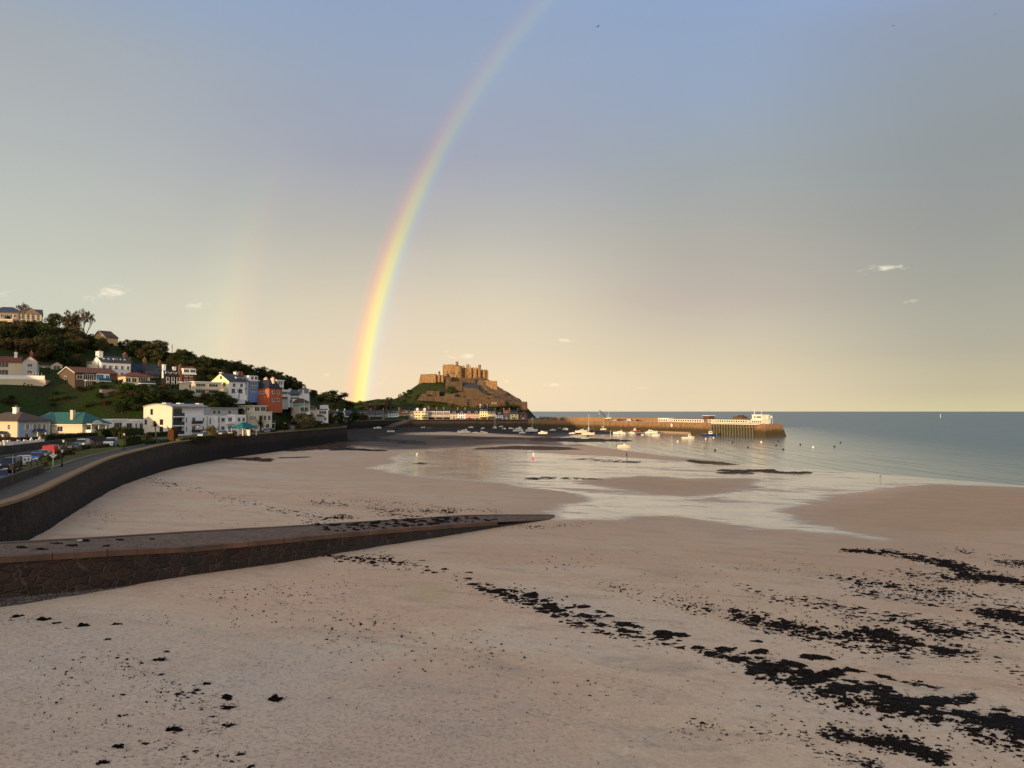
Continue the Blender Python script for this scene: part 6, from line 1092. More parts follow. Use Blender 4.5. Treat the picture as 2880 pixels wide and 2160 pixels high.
def boat(label, px, py, wpx, kind_, yaw=0, hull='white', bottom='dark', tilt=0, mast=None, water=False, cat='boat', par=None, fl=0):
    if water: x, y = gpl(px, py, 0); z = 0
    else: x, y, z = [float(v) for v in gp(px, py)]
    vw = abs(math.cos(math.radians(yaw)))+.33*abs(math.sin(math.radians(yaw))); L = wpx*y/2160/vw; B = L*(.30 if L > 6 else .38); H = L*.095+.28; dr = .3 if not water else .35
    if kind_ == 'sail': B = L*.29; dr = .45 if not water else .3
    t = thing({'sail': 'sailing_boat', 'cruiser': 'motor_cruiser', 'open': 'open_boat', 'fishing': 'fishing_boat', 'dinghy': 'dinghy', 'rib': 'inflatable_boat'}[kind_], label, cat, (x, y, z+(dr*.9 if not water else .02)+fl), math.radians(yaw), GB); t.rotation_euler = (math.radians(tilt), 0, math.radians(yaw))
    h = hull_mb(L, B, H, dr, .5 if kind_ in ('dinghy', 'rib') else 1); h.build('hull', [antif[hull], antif[bottom]], t, smooth=False)
    if kind_ == 'cruiser':
        c = house_mb(-.30*L, .26*L, B*.78, H, H+L*.085, .5, 0, L*.10).build('cabin', gel, t); house_mb(-.22*L, .13*L, B*.70, H+L*.086, H+L*.135, .5, 0, L*.08).build('flybridge', gel, t); MB().box(-.24*L, -B*.41, H+L*.03, .10*L, B*.41, H+L*.07).build('windscreen', wind, c); MB().box(-.18*L, -.04, H+L*.135, -.16*L, .04, H+L*.20).box(-.21*L, -B*.28, H+L*.19, -.12*L, B*.28, H+L*.205).build('radar_arch', gel, t)
        rl = MB()
        for s in (-1, 1): rl.bar((.12*L, s*B*.42, H*1.12+.5), (.48*L, s*B*.1, H*1.4+.5), .05); rl.bar((.3*L, s*B*.36, H*1.15), (.3*L, s*B*.33, H*1.2+.55), .05)
        rl.build('rail', alu, t)
    elif kind_ == 'fishing':
        c = house_mb(.02*L, .27*L, B*.6, H*.95, H+L*.2, .2, 0, .25).build('wheelhouse', gel, t); MB().box(.05*L, -B*.31, H+L*.1, .22*L, B*.31, H+L*.165).build('windscreen', wind, c); MB().cyl((.1*L, 0, H+L*.2), (.1*L, 0, H+L*.36), .05).bar((.1*L, -.6, H+L*.3), (.1*L, .6, H+L*.3), .05).build('mast', gel, t)
        g = MB()
        for s in (-1, 1): g.bar((-.42*L, s*B*.38, H), (-.42*L, s*B*.38, H+1.0), .07)
        g.bar((-.42*L, -B*.38, H+1), (-.42*L, B*.38, H+1), .07).box(-.34*L, -B*.25, H*.98, -.12*L, B*.25, H+.25).build('stern_gantry', antif['grey'], t)
    elif kind_ == 'open':
        c = house_mb(-.05*L, .3*L, B*.6, H*.95, H+L*.11, .25, 0, L*.1).build('cuddy', gel, t); MB().box(.0, -B*.31, H+L*.05, .16*L, B*.31, H+L*.095).build('windscreen', wind, c); MB().box(-.53*L, -.2, H*.3, -.47*L, .2, H+.55).build('outboard_motor', antif['dark'], t)
    elif kind_ == 'dinghy': MB().box(-.2*L, -B*.42, H*.9, -.1*L, B*.42, H*1.08).box(.12*L, -B*.4, H*.95, .2*L, B*.4, H*1.12).build('thwart', antif['grey'], t)
    elif kind_ == 'rib':
        tb = MB()
        for s in (-1, 1): tb.cyl((-.5*L, s*B*.45, H), (.3*L, s*B*.45, H*1.05), .24, .24, 8).cyl((.3*L, s*B*.45, H*1.05), (.5*L, 0, H*1.35), .24, .15, 8)
        tb.build('tube', antif['cream'], t); MB().box(-.02*L, -.35, H*.8, .12*L, .35, H+.75).build('console', gel, t); MB().box(-.54*L, -.2, H*.4, -.48*L, .2, H+.7).build('outboard_motor', antif['dark'], t)
    elif kind_ == 'sail':
        c = house_mb(-.14*L, .24*L, B*.52, H*1.02, H+L*.06, .4, 0, L*.12).build('cabin', gel, t); MB().box(-.08*L, -B*.265, H+L*.02, .08*L, B*.265, H+L*.042).build('windscreen', wind, c)
        mh = mast*y/2160 if mast else L*1.2; MB().cyl((.06*L, 0, H), (.06*L, 0, mh), .10, .07, 6).cyl((.05*L, 0, H+1.2), (-.34*L, 0, H+1.25), .09, .08, 6).bar((.06*L, -B*.25, mh*.6), (.06*L, B*.25, mh*.6), .05).build('mast', alu, t)
        s = MB(); s.bar((.06*L, 0, mh*.97), (.5*L, 0, H*1.4), .05)
        for q_ in (-1, 1): s.bar((.06*L, 0, mh*.95), (.04*L, q_*B*.46, H), .035)
        s.bar((.06*L, 0, mh*.99), (-.5*L, 0, H), .035).build('stay', alu, t); MB().cyl((.02*L, 0, H+1.42), (-.33*L, 0, H+1.42), .16, .12, 6).build('furled_sail', antif['cream'], t)
        if not water: MB().extr([(-.12*L, -.06, -.3), (.12*L, -.06, -.3), (.08*L, -.06, -1.05), (-.08*L, -.06, -1.05)], (0, .12, 0)).build('keel', antif[bottom], t); t.location.z += .55
    return t
for a in [
 ("white motor boat with dark bottom on mud below the second sea wall, leftmost boat", 1061, 1206, 22, 'open', 12, 'white', 'dark', 3), ("low white open boat lying alone on the mud, left harbour", 1099, 1216, 21, 'dinghy', 8, 'white', 'grey', 6), ("small dark covered dinghy behind the low white open boat", 1113, 1208, 14, 'dinghy', -20, 'dark', 'dark', 4),
 ("orange red lifeboat with a white wheelhouse at the foot of the slip", 1138, 1200, 26, 'fishing', 170, 'orange', 'dark', 2), ("white cruiser on the pale sand under the quay, left of the orange dinghy", 1227, 1197, 26, 'cruiser', 175, 'white', 'dark', -4), ("small white and orange boat beside the cruiser under the quay", 1243, 1199, 11, 'open', 30, 'cream', 'orange', 5), ("tiny grey dinghy on dark mud left of centre below the quay", 1207, 1206, 12, 'dinghy', 15, 'grey', 'dark', 5), ("flat white punt on the mud left of the tiny grey dinghy", 1190, 1204, 12, 'dinghy', 2, 'white', 'white', 0),
 ("large cream motor cruiser grounded on the mud, biggest of its trio", 1305, 1219, 37, 'cruiser', 184, 'cream', 'dark', 3), ("small white cabin boat between the large cream cruiser and the red trimmed one", 1335, 1220, 18, 'open', 8, 'white', 'navy', -3), ("white fishing boat with a red band, right boat of the grounded trio", 1358, 1222, 29, 'cruiser', -16, 'cream', 'red', 5),
 ("small white boat lying behind the large cream cruiser", 1324, 1204, 15, 'open', 4, 'white', 'grey', 3), ("dark hulled dinghy right of the small white boat under the quay", 1344, 1205, 12, 'dinghy', 20, 'navy', 'dark', 4), ("white boat leaning by the dark gap in the trio", 1358, 1207, 12, 'open', 50, 'white', 'grey', 8), ("white sailing boat bow towards the camera below the white quay house", 1392, 1208, 16, 'sail', -65, 'white', 'red', 4, 32), ("white speed boat tilted nose up below the dark fronted house", 1409, 1202, 14, 'open', 20, 'white', 'dark', 6), ("small white boat just below the tilted speed boat", 1418, 1208, 12, 'open', -40, 'white', 'green', -4), ("pale blue white motor boat alone on the mud right of the small white boat", 1438, 1207, 15, 'open', 185, 'white', 'blue', 5),
 ("white cruiser with a tall fly bridge behind the grounded yacht group", 1462, 1207, 15, 'cruiser', -50, 'white', 'dark', 3), ("white motor cruiser left of the big grounded yacht", 1457, 1214, 30, 'cruiser', 10, 'white', 'dark', 3), ("white fly bridge cruiser behind the mast of the grounded yacht", 1493, 1208, 18, 'cruiser', 185, 'white', 'navy', 2), ("small white boat nosed against the grounded yacht", 1469, 1220, 20, 'open', 12, 'white', 'grey', 3), ("grounded white sailing yacht with a tall mast in mid harbour", 1495, 1217, 34, 'sail', 5, 'white', 'dark', 5, 40), ("white motor boat with teal bottom right of the grounded yacht", 1527, 1221, 27, 'cruiser', -14, 'white', 'teal', 3),
 ("tiny white boat far back below the pier root", 1523, 1203, 9, 'open', 30, 'white', 'dark', 2), ("small red dinghy near the pier wall", 1537, 1204, 10, 'dinghy', 5, 'red', 'dark', 2), ("white day boat right of the red dinghy", 1554, 1212, 18, 'open', 10, 'white', 'grey', 3), ("small sailing boat with a thin mast against the pier wall", 1560, 1202, 13, 'sail', 8, 'white', 'dark', 2, 25), ("white cabin boat leaning right under the pier wall", 1590, 1210, 18, 'cruiser', -35, 'white', 'dark', 6), ("grey boat half hidden behind the leaning cabin boat", 1573, 1207, 13, 'open', 15, 'grey', 'dark', 0), ("small white launch left of the cream cruiser on the mud", 1609, 1221, 18, 'open', 6, 'white', 'dark', 2), ("cream motor cruiser behind the big yacht on legs", 1634, 1218, 33, 'cruiser', 176, 'cream', 'dark', 2),
 ("big white sailing yacht standing on legs at the water edge, tallest mast", 1654, 1227, 37, 'sail', -4, 'cream', 'dark', 0, 58), ("grey fishing boat behind the big yacht mast", 1653, 1211, 20, 'fishing', 10, 'grey', 'dark', 2), ("white sailing boat below the pier crane", 1697, 1212, 17, 'sail', 6, 'white', 'navy', 3, 36)]:
    boat(*a)
for a in [
 ("white motor cruiser left of the red workboat", 1742, 1221, 35, 'cruiser', 175, 'white', 'dark', 0), ("white wheelhouse boat behind the cruiser beside the red workboat", 1747, 1209, 18, 'fishing', 10, 'white', 'dark', 0), ("white launch in front of the red workboat", 1773, 1220, 25, 'open', -6, 'white', 'grey', 0), ("bright red workboat with a boxy white wheelhouse", 1789, 1215, 30, 'fishing', 188, 'red', 'dark', 0), ("dark inflatable tender between the launch and the red bottomed cruiser", 1797, 1222, 13, 'dinghy', 5, 'dark', 'dark', 0), ("tiny white tender next to the dark inflatable tender", 1807, 1224, 8, 'dinghy', 10, 'white', 'grey', 0), ("white cruiser with red bottom under the pier kiosk", 1832, 1219, 36, 'cruiser', 4, 'white', 'red', 0), ("white boat in front of the red bottomed cruiser", 1844, 1226, 25, 'open', 6, 'white', 'white', 0), ("white fishing boat afloat in front of the landing step", 1935, 1234, 36, 'fishing', 3, 'cream', 'grey', 0), ("blue hulled fishing boat moored under the timber fender", 1993, 1226, 40, 'fishing', 3, 'blue', 'navy', 0)]:
    boat(*a, water=True)
rib = boat("cream inflatable boat with an outboard and a crouching person near the shore", 1754, 1259, 37, 'rib', -4, 'cream', 'grey', 0, water=True)
pst = boat("white sailing yacht stored upright on the pier beside the crane", 1710, 1226, 20, 'sail', 5, 'white', 'dark', 0, 60, water=True); pl_ = PA+pu*pxl(1710, 7)+pn*7; pst.location = (pl_.x, pl_.y, 9.2); pst.scale = (1.2, 1.2, 1.0)
# ---------------------------------------------------------------- buoys
def buoy(label, px, py, r, m, name='buoy', water=True, g=None):
    if water: x, y = gpl(px, py, 0); z = 0
    else: x, y, z = [float(v) for v in gp(px, py)]
    mb = MB(); mb.ball((0, 0, r*.35), r, 8).cyl((0, 0, r*1.2), (0, 0, r*1.7), r*.15, r*.15, 6); return tag(mb.build(name, m, None, True, (x, y, z)), label, 'buoy', g)
for px, py in [(2011, 1267), (2060, 1246), (2104, 1259), (2183, 1254), (2189, 1242), (2203, 1265), (2251, 1251), (2347, 1257), (2364, 1246)]: buoy("one of the small dark mooring buoys scattered on the open water right of the pier", px, py, .42, antif['dark'], g='dark mooring buoys')
for px, py, l in [(1906, 1242, 'white round buoy left of the white fishing boat reflection'), (2141, 1244, 'white buoy below the pier head'), (2287, 1259, 'pale buoy farthest right among the dark buoys'), (2007, 1232, 'white buoy in front of the blue hulled fishing boat'), (1985, 1235, 'pinkish buoy left of the blue fishing boat')]: buoy(l, px, py, .45, gel)
buoy("bright pink buoy on the wet sand in mid harbour", 1498, 1291, .42, lmat('pink buoy plastic', 220, 90, 110), water=False); buoy("white buoy on the wet sand above the pink buoy", 1501, 1278, .4, gel, water=False); buoy("white buoy lying by the left tidal pool", 1173, 1279, .4, gel, water=False)
x, y = gpl(1717, 1231, 0); tag(MB().cyl((x, y, -1), (x, y, 4.2), .13, .1, 6).build('mooring_post', frame_w), 'thin white mooring post standing in the harbour shallows', 'post')
x, y = gpl(2645, 1175, 0); b_ = thing('marker_beacon', 'thin pale marker beacon far out on the sea at right', 'beacon', (x, y, 0)); MB().cyl((0, 0, -1), (0, 0, 7), .5, .35, 6).ball((0, 0, 7.6), .8, 6).build('pole', gel, b_)
# ---------------------------------------------------------------- cars
tyre = M('tyre rubber', (.015, .015, .015), .85, .1); rimm = M('wheel rim', (.35, .35, .36), .4, .1, metal=.6); lamp_g = M('headlight glass', (.7, .7, .68), .15, .05)
def car(label, x, y, z, rz, col, kind_='hatch', group='parked cars', name='parked_car'):
    t = thing(name, label, {'van': 'van', 'suv': 'car'}.get(kind_, 'car'), (x, y, z), rz, group); m = M('car paint '+str(col), tuple(lin(*col)[:3]), .35, .05, .5, spec=.5)
    L, Wd, prof, gl = {'hatch': (4.1, 1.72, [(-2.05, .3), (2.05, .3), (2.05, .62), (1.95, .8), (1.0, .98), (-1.9, 1.0), (-2.05, .8)], [(-1.85, 1.0), (.98, .98), (.25, 1.44), (-1.45, 1.46)]),
      'suv': (4.7, 1.9, [(-2.35, .35), (2.35, .35), (2.35, .95), (2.2, 1.12), (1.0, 1.18), (-2.3, 1.2), (-2.35, .9)], [(-2.25, 1.2), (1.0, 1.18), (.45, 1.74), (-2.05, 1.78)]),
      'van': (4.9, 1.95, [(-2.45, .3), (2.45, .3), (2.45, .85), (2.25, 1.05), (1.75, 1.2), (-2.4, 1.25), (-2.45, .9)], [(-2.42, 1.25), (1.7, 1.2), (.95, 1.95), (-2.38, 1.98)])}[kind_]
    mb = MB(); n = len(prof); rings = [[(px_, s*Wd/2*k, pz if pz > .4 else pz+d) for px_, pz in prof] for s, k, d in ((-1, .92, .08), (-1, 1, 0), (1, 1, 0), (1, .92, .08))]; rings[0] = [(a*.985, b, c) for a, b, c in rings[0]]; rings[3] = [(a*.985, b, c) for a, b, c in rings[3]]; mb.loft(rings[::-1]); mb.build('body', m, t)
    g = MB(); b0, b1, t1, t0 = gl; w0, w1 = Wd/2*.93, Wd/2*.78
    if kind_ == 'van': MB().hexa([(b0[0], -w0, b0[1]), (.2, -w0, 1.22), (.2, w0, 1.22), (b0[0], w0, b0[1]), (t0[0], -w1*1.08, t0[1]-.06), (.2, -w1*1.08, 1.92), (.2, w1*1.08, 1.92), (t0[0], w1*1.08, t0[1]-.06)]).build('cargo_body', m, t); b0 = (.203, 1.22); t0 = (.203, 1.93)
    g.hexa([(b0[0], -w0, b0[1]), (b1[0], -w0, b1[1]), (b1[0], w0, b1[1]), (b0[0], w0, b0[1]), (t0[0], -w1, t0[1]-.06), (t1[0], -w1, t1[1]-.06), (t1[0], w1, t1[1]-.06), (t0[0], w1, t0[1]-.06)]); g.build('windows', wind, t)
    MB().hexa([(t0[0]-.05, -w1-.02, t0[1]-.058), (t1[0]+.05, -w1-.02, t1[1]-.058), (t1[0]+.05, w1+.02, t1[1]-.058), (t0[0]-.05, w1+.02, t0[1]-.058), (t0[0]+.1, -w1+.08, t0[1]+.03), (t1[0]-.1, -w1+.08, t1[1]+.03), (t1[0]-.1, w1-.08, t1[1]+.03), (t0[0]+.1, w1-.08, t0[1]+.03)]).build('roof', m, t)
    for xx in (-L*.3, L*.31):
        for s in (-1, 1): w = MB().cyl((xx, s*(Wd/2-.2), .32), (xx, s*(Wd/2+.015), .32), .32, .32, 14).build('wheel', tyre, t); MB().cyl((xx, s*(Wd/2+.016), .32), (xx, s*(Wd/2+.03), .32), .2, .2, 10).build('rim', rimm, w)
    hz = prof[2][1]
    for s in (-1, 1): MB().box(L/2-.02, s*(Wd/2-.32)-.2, hz-.02, L/2+.03, s*(Wd/2-.32)+.2, hz+.16 if kind_ == 'suv' else hz+.12).build('headlight', lamp_g, t)
    MB().box(L/2-.01, -.26, .5, L/2+.025, .26, .62).build('number_plate', frame_w, t); return t
def road_pt(px, py): x, y = gpl(px, py, 7.32); i = int(np.argmin((WALLS[:, 0]-x)**2+(WALLS[:, 1]-y)**2)); return x, y, math.atan2(T2[i][1], T2[i][0])
for lab, px, py, col, k, fl in [("black four wheel drive car facing the camera behind the parapet wall", 27, 1327, (22, 22, 25), 'suv', 1), ("pale grey car just behind the black four wheel drive", 62, 1311, (150, 156, 162), 'hatch', 1), ("bright blue hatchback behind the white information board", 99, 1300, (48, 78, 140), 'hatch', 1), ("grey blue car parked left of the red van", 122, 1291, (96, 112, 130), 'hatch', 1), ("red van parked behind the house shaped sign", 146, 1284, (170, 34, 34), 'van', 0), ("dark grey car right of the red van", 172, 1277, (60, 64, 72), 'hatch', 1), ("teal blue car in the middle of the road", 212, 1266, (60, 92, 112), 'hatch', 1), ("white minibus with a dark windscreen facing the camera", 231, 1261, (206, 206, 202), 'van', 1), ("dark green car beside the white minibus", 250, 1258, (50, 64, 56), 'hatch', 0), ("white van with a large windscreen parked by the lawn", 312, 1256, (214, 214, 210), 'van', 1), ("silver car by the dark block hedge", 384, 1241, (130, 134, 136), 'hatch', 1), ("pale silver car right of the teal shelter", 748, 1217, (150, 158, 164), 'hatch', 1), ("dark car beyond the teal shelter", 765, 1215, (70, 78, 84), 'hatch', 0), ("dark blue car in front of the white flats", 600, 1226, (50, 60, 84), 'hatch', 0), ("grey car beneath the flats balconies", 625, 1224, (120, 124, 126), 'hatch', 1), ("silver car beside the small garden tree", 570, 1228, (140, 146, 150), 'hatch', 1), ("black car left of the teal shelter", 655, 1222, (30, 30, 34), 'hatch', 0), ("white car below the stepped white house", 886, 1196, (200, 200, 198), 'hatch', 1), ("dark car below the stepped white house", 900, 1196, (50, 54, 60), 'hatch', 0)]:
    x, y, d = road_pt(px, py); car(lab, x, y, 7.33, d+(PI if fl else 0), col, k)
for lab, px, py, col in [("dark blue car cut by the lower left frame edge beside the parapet wall", -2, 1362, (40, 48, 70))]:
    x, y, d = road_pt(px, py); car(lab, x, y, 7.34, d+PI+.25, col, 'hatch')
rc = random.Random(2); cols = [(200, 200, 198), (40, 44, 52), (150, 30, 30), (120, 126, 132), (28, 28, 32), (70, 90, 130)]
for i, px in enumerate([1052, 1060, 1068, 1146, 1154, 1290, 1299, 1312, 1318, 1326, 1336, 1344, 1362, 1384, 1398, 1406]):
    p = P3(px, 1180, 707); car("one of the small cars parked along the quay before the terraced houses", p.x, p.y-rc.uniform(0, 1.5), 7.4, rc.choice((0, PI))+.12, rc.choice(cols), 'hatch', 'cars parked along the quay')
for i in range(26):
    u = pxl(1492+i*3.7+rc.uniform(-1, 1), 6 if i % 2 else 9); p = PA+pu*u+pn*(5 if i % 2 else 8.5); car("one of the cars parked in rows on the root of the pier", p.x, p.y, 7.42, math.atan2(pu.y, pu.x)+PI/2, rc.choice(cols), 'hatch', 'cars parked on the pier root')
for i, px in enumerate([1733, 1741, 1750, 1758, 1795]):
    p = PA+pu*pxl(px, 7)+pn*7; car("one of the cars parked further out on the pier, right of the stored yacht", p.x, p.y, 7.42, math.atan2(pu.y, pu.x), cols[i], 'hatch', 'cars parked out on the pier')
u0 = PA+pu*pxl(1768, 6)+pn*6; ar = thing('arched_hood', 'white arched dinghy hood on the pier between parked cars', 'hood', (u0.x, u0.y, 7.41), math.atan2(pu.y, pu.x)); MB().loft([[(1.8*math.cos(PI*k/10), y_, 1.9*math.sin(PI*k/10)) for k in range(11)]+[(1.4*math.cos(PI*k/10), y_, 1.5*math.sin(PI*k/10)) for k in range(10, -1, -1)] for y_ in (-.8, .8)]).build('arch', gel, ar)
# ---------------------------------------------------------------- promenade furniture
sx_, sy_ = gpl(697, 1225, 7.4); sh = thing('shelter', 'promenade shelter with a bright teal pyramid roof on white posts', 'shelter', (sx_-1.2, sy_, 7.36), math.radians(72)); Ls, Ws = 6.6, 4.2
MB().add([(-Ls/2-.5, -Ws/2-.5, 2.3), (Ls/2+.5, -Ws/2-.5, 2.3), (Ls/2+.5, Ws/2+.5, 2.3), (-Ls/2-.5, Ws/2+.5, 2.3), (-Ls/2-.5, -Ws/2-.5, 2.42), (Ls/2+.5, -Ws/2-.5, 2.42), (Ls/2+.5, Ws/2+.5, 2.42), (-Ls/2-.5, Ws/2+.5, 2.42), (-.9, 0, 4.2), (.9, 0, 4.2)], [(3, 2, 1, 0), (0, 1, 5, 4), (1, 2, 6, 5), (2, 3, 7, 6), (3, 0, 4, 7), (4, 5, 9, 8), (5, 6, 9), (6, 7, 8, 9), (7, 4, 8)]).build('roof', lmat('bright teal roof', 28, 100, 96, var=.1), sh)
for u in (-Ls/2, 0, Ls/2):
    for v in (-Ws/2, Ws/2): MB().box(u-.12, v-.12, 0, u+.12, v+.12, 2.298).build('post', frame_w, sh)
MB().box(-Ls/2+.2, -.1, 0, Ls/2-.2, .1, 1.9).box(-.1, -Ws/2+.2, 0, .1, -.101, 1.9).box(-.1, .101, 0, .1, Ws/2-.2, 1.9).build('windbreak', gel, sh); MB().box(-Ls/2+.3, -.7, .4, -.2, -.12, .5).box(.2, -.7, .4, Ls/2-.3, -.12, .5).box(-Ls/2+.3, -.6, 0, -.2, -.5, .4).build('bench', M('bench wood', (.2, .12, .06), .8), sh)
def lamp(label, px, py, h, z=7.4, white_=True):
    x, y = gpl(px, py, z); t = thing('lamp_post', label, 'lamp post', (x, y, z), 0, 'promenade lamp posts'); MB().cyl((0, 0, 0), (0, 0, .5), .14, .12, 8).cyl((0, 0, .5), (0, 0, h-.4), .07, .05, 8).box(-.2, -.03, h-.72, .2, .03, h-.68).build('post', black, t); MB().cyl((0, 0, h-.4), (0, 0, h), .1, .2, 6).build('lantern', frame_w if white_ else glass, t); MB().cyl((0, 0, h+.001), (0, 0, h+.22), .24, .03, 6).build('cap', black, t)
lamp("black lamp post with a white lantern nearest the camera, by the path kerb", 174, 1314, 2.4); lamp("black lamp post second along the path, behind the nearest one", 178, 1287, 2.9); lamp("dark lamp post at the lawn edge near the block hedge", 349, 1264, 3.2); lamp("tall slim lamp post in front of the white flats", 556, 1235, 3.6); lamp("lamp post beyond the shelter near the seawall head", 801, 1214, 3.4)
x, y = gpl(75, 1321, 7.4); b_ = thing('information_board', 'white information board on two posts at the car park edge', 'sign', (x, y, 7.4), math.radians(18)); s_ = y/2160
for u in (-.55, .55): MB().box(u-.05, -.05, 0, u+.05, .05, 1.3).build('post', dgrey, b_)
MB().box(-.5, -.03, 1.1, .5, .03, 1.85).build('panel', frame_w, b_); MB().box(-.33, -.045, 1.22, -.12, -.031, 1.45).box(.12, -.045, 1.22, .3, -.031, 1.5).box(-.4, -.045, 1.68, .4, -.031, 1.74).build('printed_panel', dgrey, b_)
x, y = gpl(149, 1311, 7.4); b_ = thing('house_shaped_sign', 'white sign with a house shaped top on a slim post by the path', 'sign', (x, y, 7.4), math.radians(15)); MB().cyl((0, 0, 0), (0, 0, 1.25), .05, .05, 8).build('post', frame_w, b_); MB().extr([(-.22, -.03, 1.2), (.22, -.03, 1.2), (.24, -.03, 1.36), (.46, -.03, 1.45), (.42, -.03, 1.58), (.2, -.03, 1.62), (0, -.03, 1.92), (-.2, -.03, 1.62), (-.42, -.03, 1.58), (-.46, -.03, 1.45), (-.24, -.03, 1.36)], (0, .05, 0)).build('panel', frame_w, b_); MB().box(-.14, -.045, 1.5, .14, -.031, 1.56).build('printed_panel', dgrey, b_)
x, y = gpl(35, 1344, 7.35); b_ = thing('sign_post', 'slim grey sign post with a small brown panel at the car park wall', 'sign', (x, y, 7.35), .2); MB().cyl((0, 0, 0), (0, 0, 2.6), .05, .05, 8).build('post', rimm, b_); MB().box(-.25, -.05, 1.0, .25, -.051+.0, 1.0).box(-.28, -.09, .95, .1, -.052, 1.6).build('panel', brick, b_)
for i, (px, py) in enumerate([(12, 1250), (24, 1250), (52, 1249), (70, 1248), (88, 1246), (112, 1243)]):
    x, y = gpl(px, py, 8); w = MB().box(-.9, -.2, -.6, .9, .2, .7).box(-.25, -.25, .7, .25, .25, 1.0); w.ball((0, 0, 1.18), .2, 8) if i > 3 else None; o = tag(w.build('garden_wall', frame_w, None, False, (x, y, 7.9), (0, 0, 1.0)), 'white garden wall section with %s in front of the blue house' % ('a ball capped pier' if i > 3 else 'a plain square pier'), 'wall', 'white garden wall sections')
# ---------------------------------------------------------------- people and birds
def person(label, x, y, z, rz, h=1.75, top=(.012, .012, .016), leg=(.02, .02, .026), pose='walk', par=None):
    t = thing('person', label, 'person', (x, y, z), rz); k = h/1.75; st = .22 if pose == 'walk' else 0
    if pose == 'walk': J = dict(pel=(0, 0, .93), ch=(.02, 0, 1.3), ne=(.03, 0, 1.5), hd=(.05, 0, 1.6), hd2=(.05, 0, 1.72), hl=(0, .1, .88), kl=(.13, .1, .5), al=(.2, .1, .09), tl=(.36, .1, .04), hr=(0, -.1, .88), kr=(-.03, -.1, .48), ar=(-.27, -.1, .13), tr_=(-.16, -.1, .04), sl=(.02, .2, 1.42), el=(-.08, .24, 1.14), wl=(.02, .22, .9), sr=(.02, -.2, 1.42), er=(.0, -.24, 1.13), wr=(.16, -.2, .93))
    else: J = dict(pel=(0, 0, .35), ch=(.12, 0, .7), ne=(.17, 0, .88), hd=(.2, 0, .98), hd2=(.21, 0, 1.1), hl=(0, .1, .33), kl=(.4, .14, .45), al=(.42, .14, .06), tl=(.56, .14, .03), hr=(0, -.1, .33), kr=(.4, -.14, .45), ar=(.42, -.14, .06), tr_=(.56, -.14, .03), sl=(.13, .2, .8), el=(.2, .26, .55), wl=(.42, .2, .5), sr=(.13, -.2, .8), er=(.2, -.26, .55), wr=(.42, -.2, .5))
    R = dict(pel=.15, ch=.17, ne=.065, hd=.10, hd2=.085, hl=.1, kl=.07, al=.05, tl=.04, hr=.1, kr=.07, ar=.05, tr_=.04, sl=.08, el=.055, wl=.04, sr=.08, er=.055, wr=.04)
    ks = list(J); E_ = [('pel', 'ch'), ('ch', 'ne'), ('ne', 'hd'), ('hd', 'hd2')]+[(a+s, b+s) for s in 'lr' for a, b in (('h', 'k'), ('k', 'a'), ('s', 'e'), ('e', 'w'))]+[('pel', 'hl'), ('pel', 'hr'), ('ch', 'sl'), ('ch', 'sr'), ('al', 'tl'), ('ar', 'tr_')]
    me = bpy.data.meshes.new('body'); me.from_pydata([tuple(c*k for c in J[q_]) for q_ in ks], [(ks.index(a), ks.index(b)) for a, b in E_], []); o = link('body', me, t); o.modifiers.new('skin', 'SKIN'); sv = me.skin_vertices[0].data
    for i, q_ in enumerate(ks): sv[i].radius = (R[q_]*k, R[q_]*k); sv[i].use_root = q_ == 'pel'
    o.modifiers.new('sub', 'SUBSURF').levels = 1; o.modifiers[-1].render_levels = 1; me.materials.append(M('dark clothes', top, .9, .2)); return t
x, y, z = [float(v) for v in gp(1763, 1287)]; person("person in dark clothes walking on the wet sand by the water's edge", x, y, z, 2.6)
tw_ = rib.location; pp = person("person in dark clothing crouching in the cream inflatable boat", tw_.x+.3, tw_.y, tw_.z+.25, -.1, 1.7, pose='sit')
feather = M('grey bird feathers', (.04, .04, .045), .9, .2)
x, y, z = [float(v) for v in gp(2476, 1347)]; hb = thing('wading_bird', 'slim dark wading bird standing upright at the shallow water edge', 'bird', (x, y, z), .4); mb = MB(); mb.loft([[(px_+r_*.0, r_*math.cos(a), pz+r_*math.sin(a)) for a in [2*PI*k/8 for k in range(8)]] for px_, pz, r_ in [(-.32, .42, .02), (-.15, .46, .09), (.0, .52, .11), (.1, .6, .08), (.12, .72, .035), (.07, .82, .03), (.12, .9, .04), (.18, .91, .035), (.34, .89, .006)]]); mb.build('body', feather, hb)
for s in (-1, 1): MB().cyl((-.02, s*.04, 0), (-.02, s*.04, .45), .012, .014, 5).build('leg', feather, hb)
for lab, px, py, D, sc, rz in [("dark bird in flight high in the sky right of the rainbow top", 1681, 75, 90, .5, .6), ("tiny dark bird in flight near the top right of the sky", 2513, 73, 120, .42, 2.0), ("tiny pale bird in flight nearest the top right corner", 2800, 40, 150, .42, 1.2)]:
    t = thing('flying_bird', lab, 'bird', P3(px, py, D), rz); mb = MB(); mb.loft([[(px_, r_*math.cos(a), r_*math.sin(a)) for a in [2*PI*k/6 for k in range(6)]] for px_, r_ in [(-.3*sc, .01), (-.1*sc, .06*sc), (.1*sc, .08*sc), (.25*sc, .05*sc), (.36*sc, .01)]]); mb.build('body', feather, t)
    for s in (-1, 1): MB().add([(-.08*sc, s*.04*sc, .03*sc), (.12*sc, s*.04*sc, .03*sc), (.1*sc, s*.4*sc, .2*sc), (-.06*sc, s*.4*sc, .2*sc), (-.02*sc, s*.85*sc, .12*sc)], [(0, 1, 2, 3), (3, 2, 4)]).build('wing', feather, t)
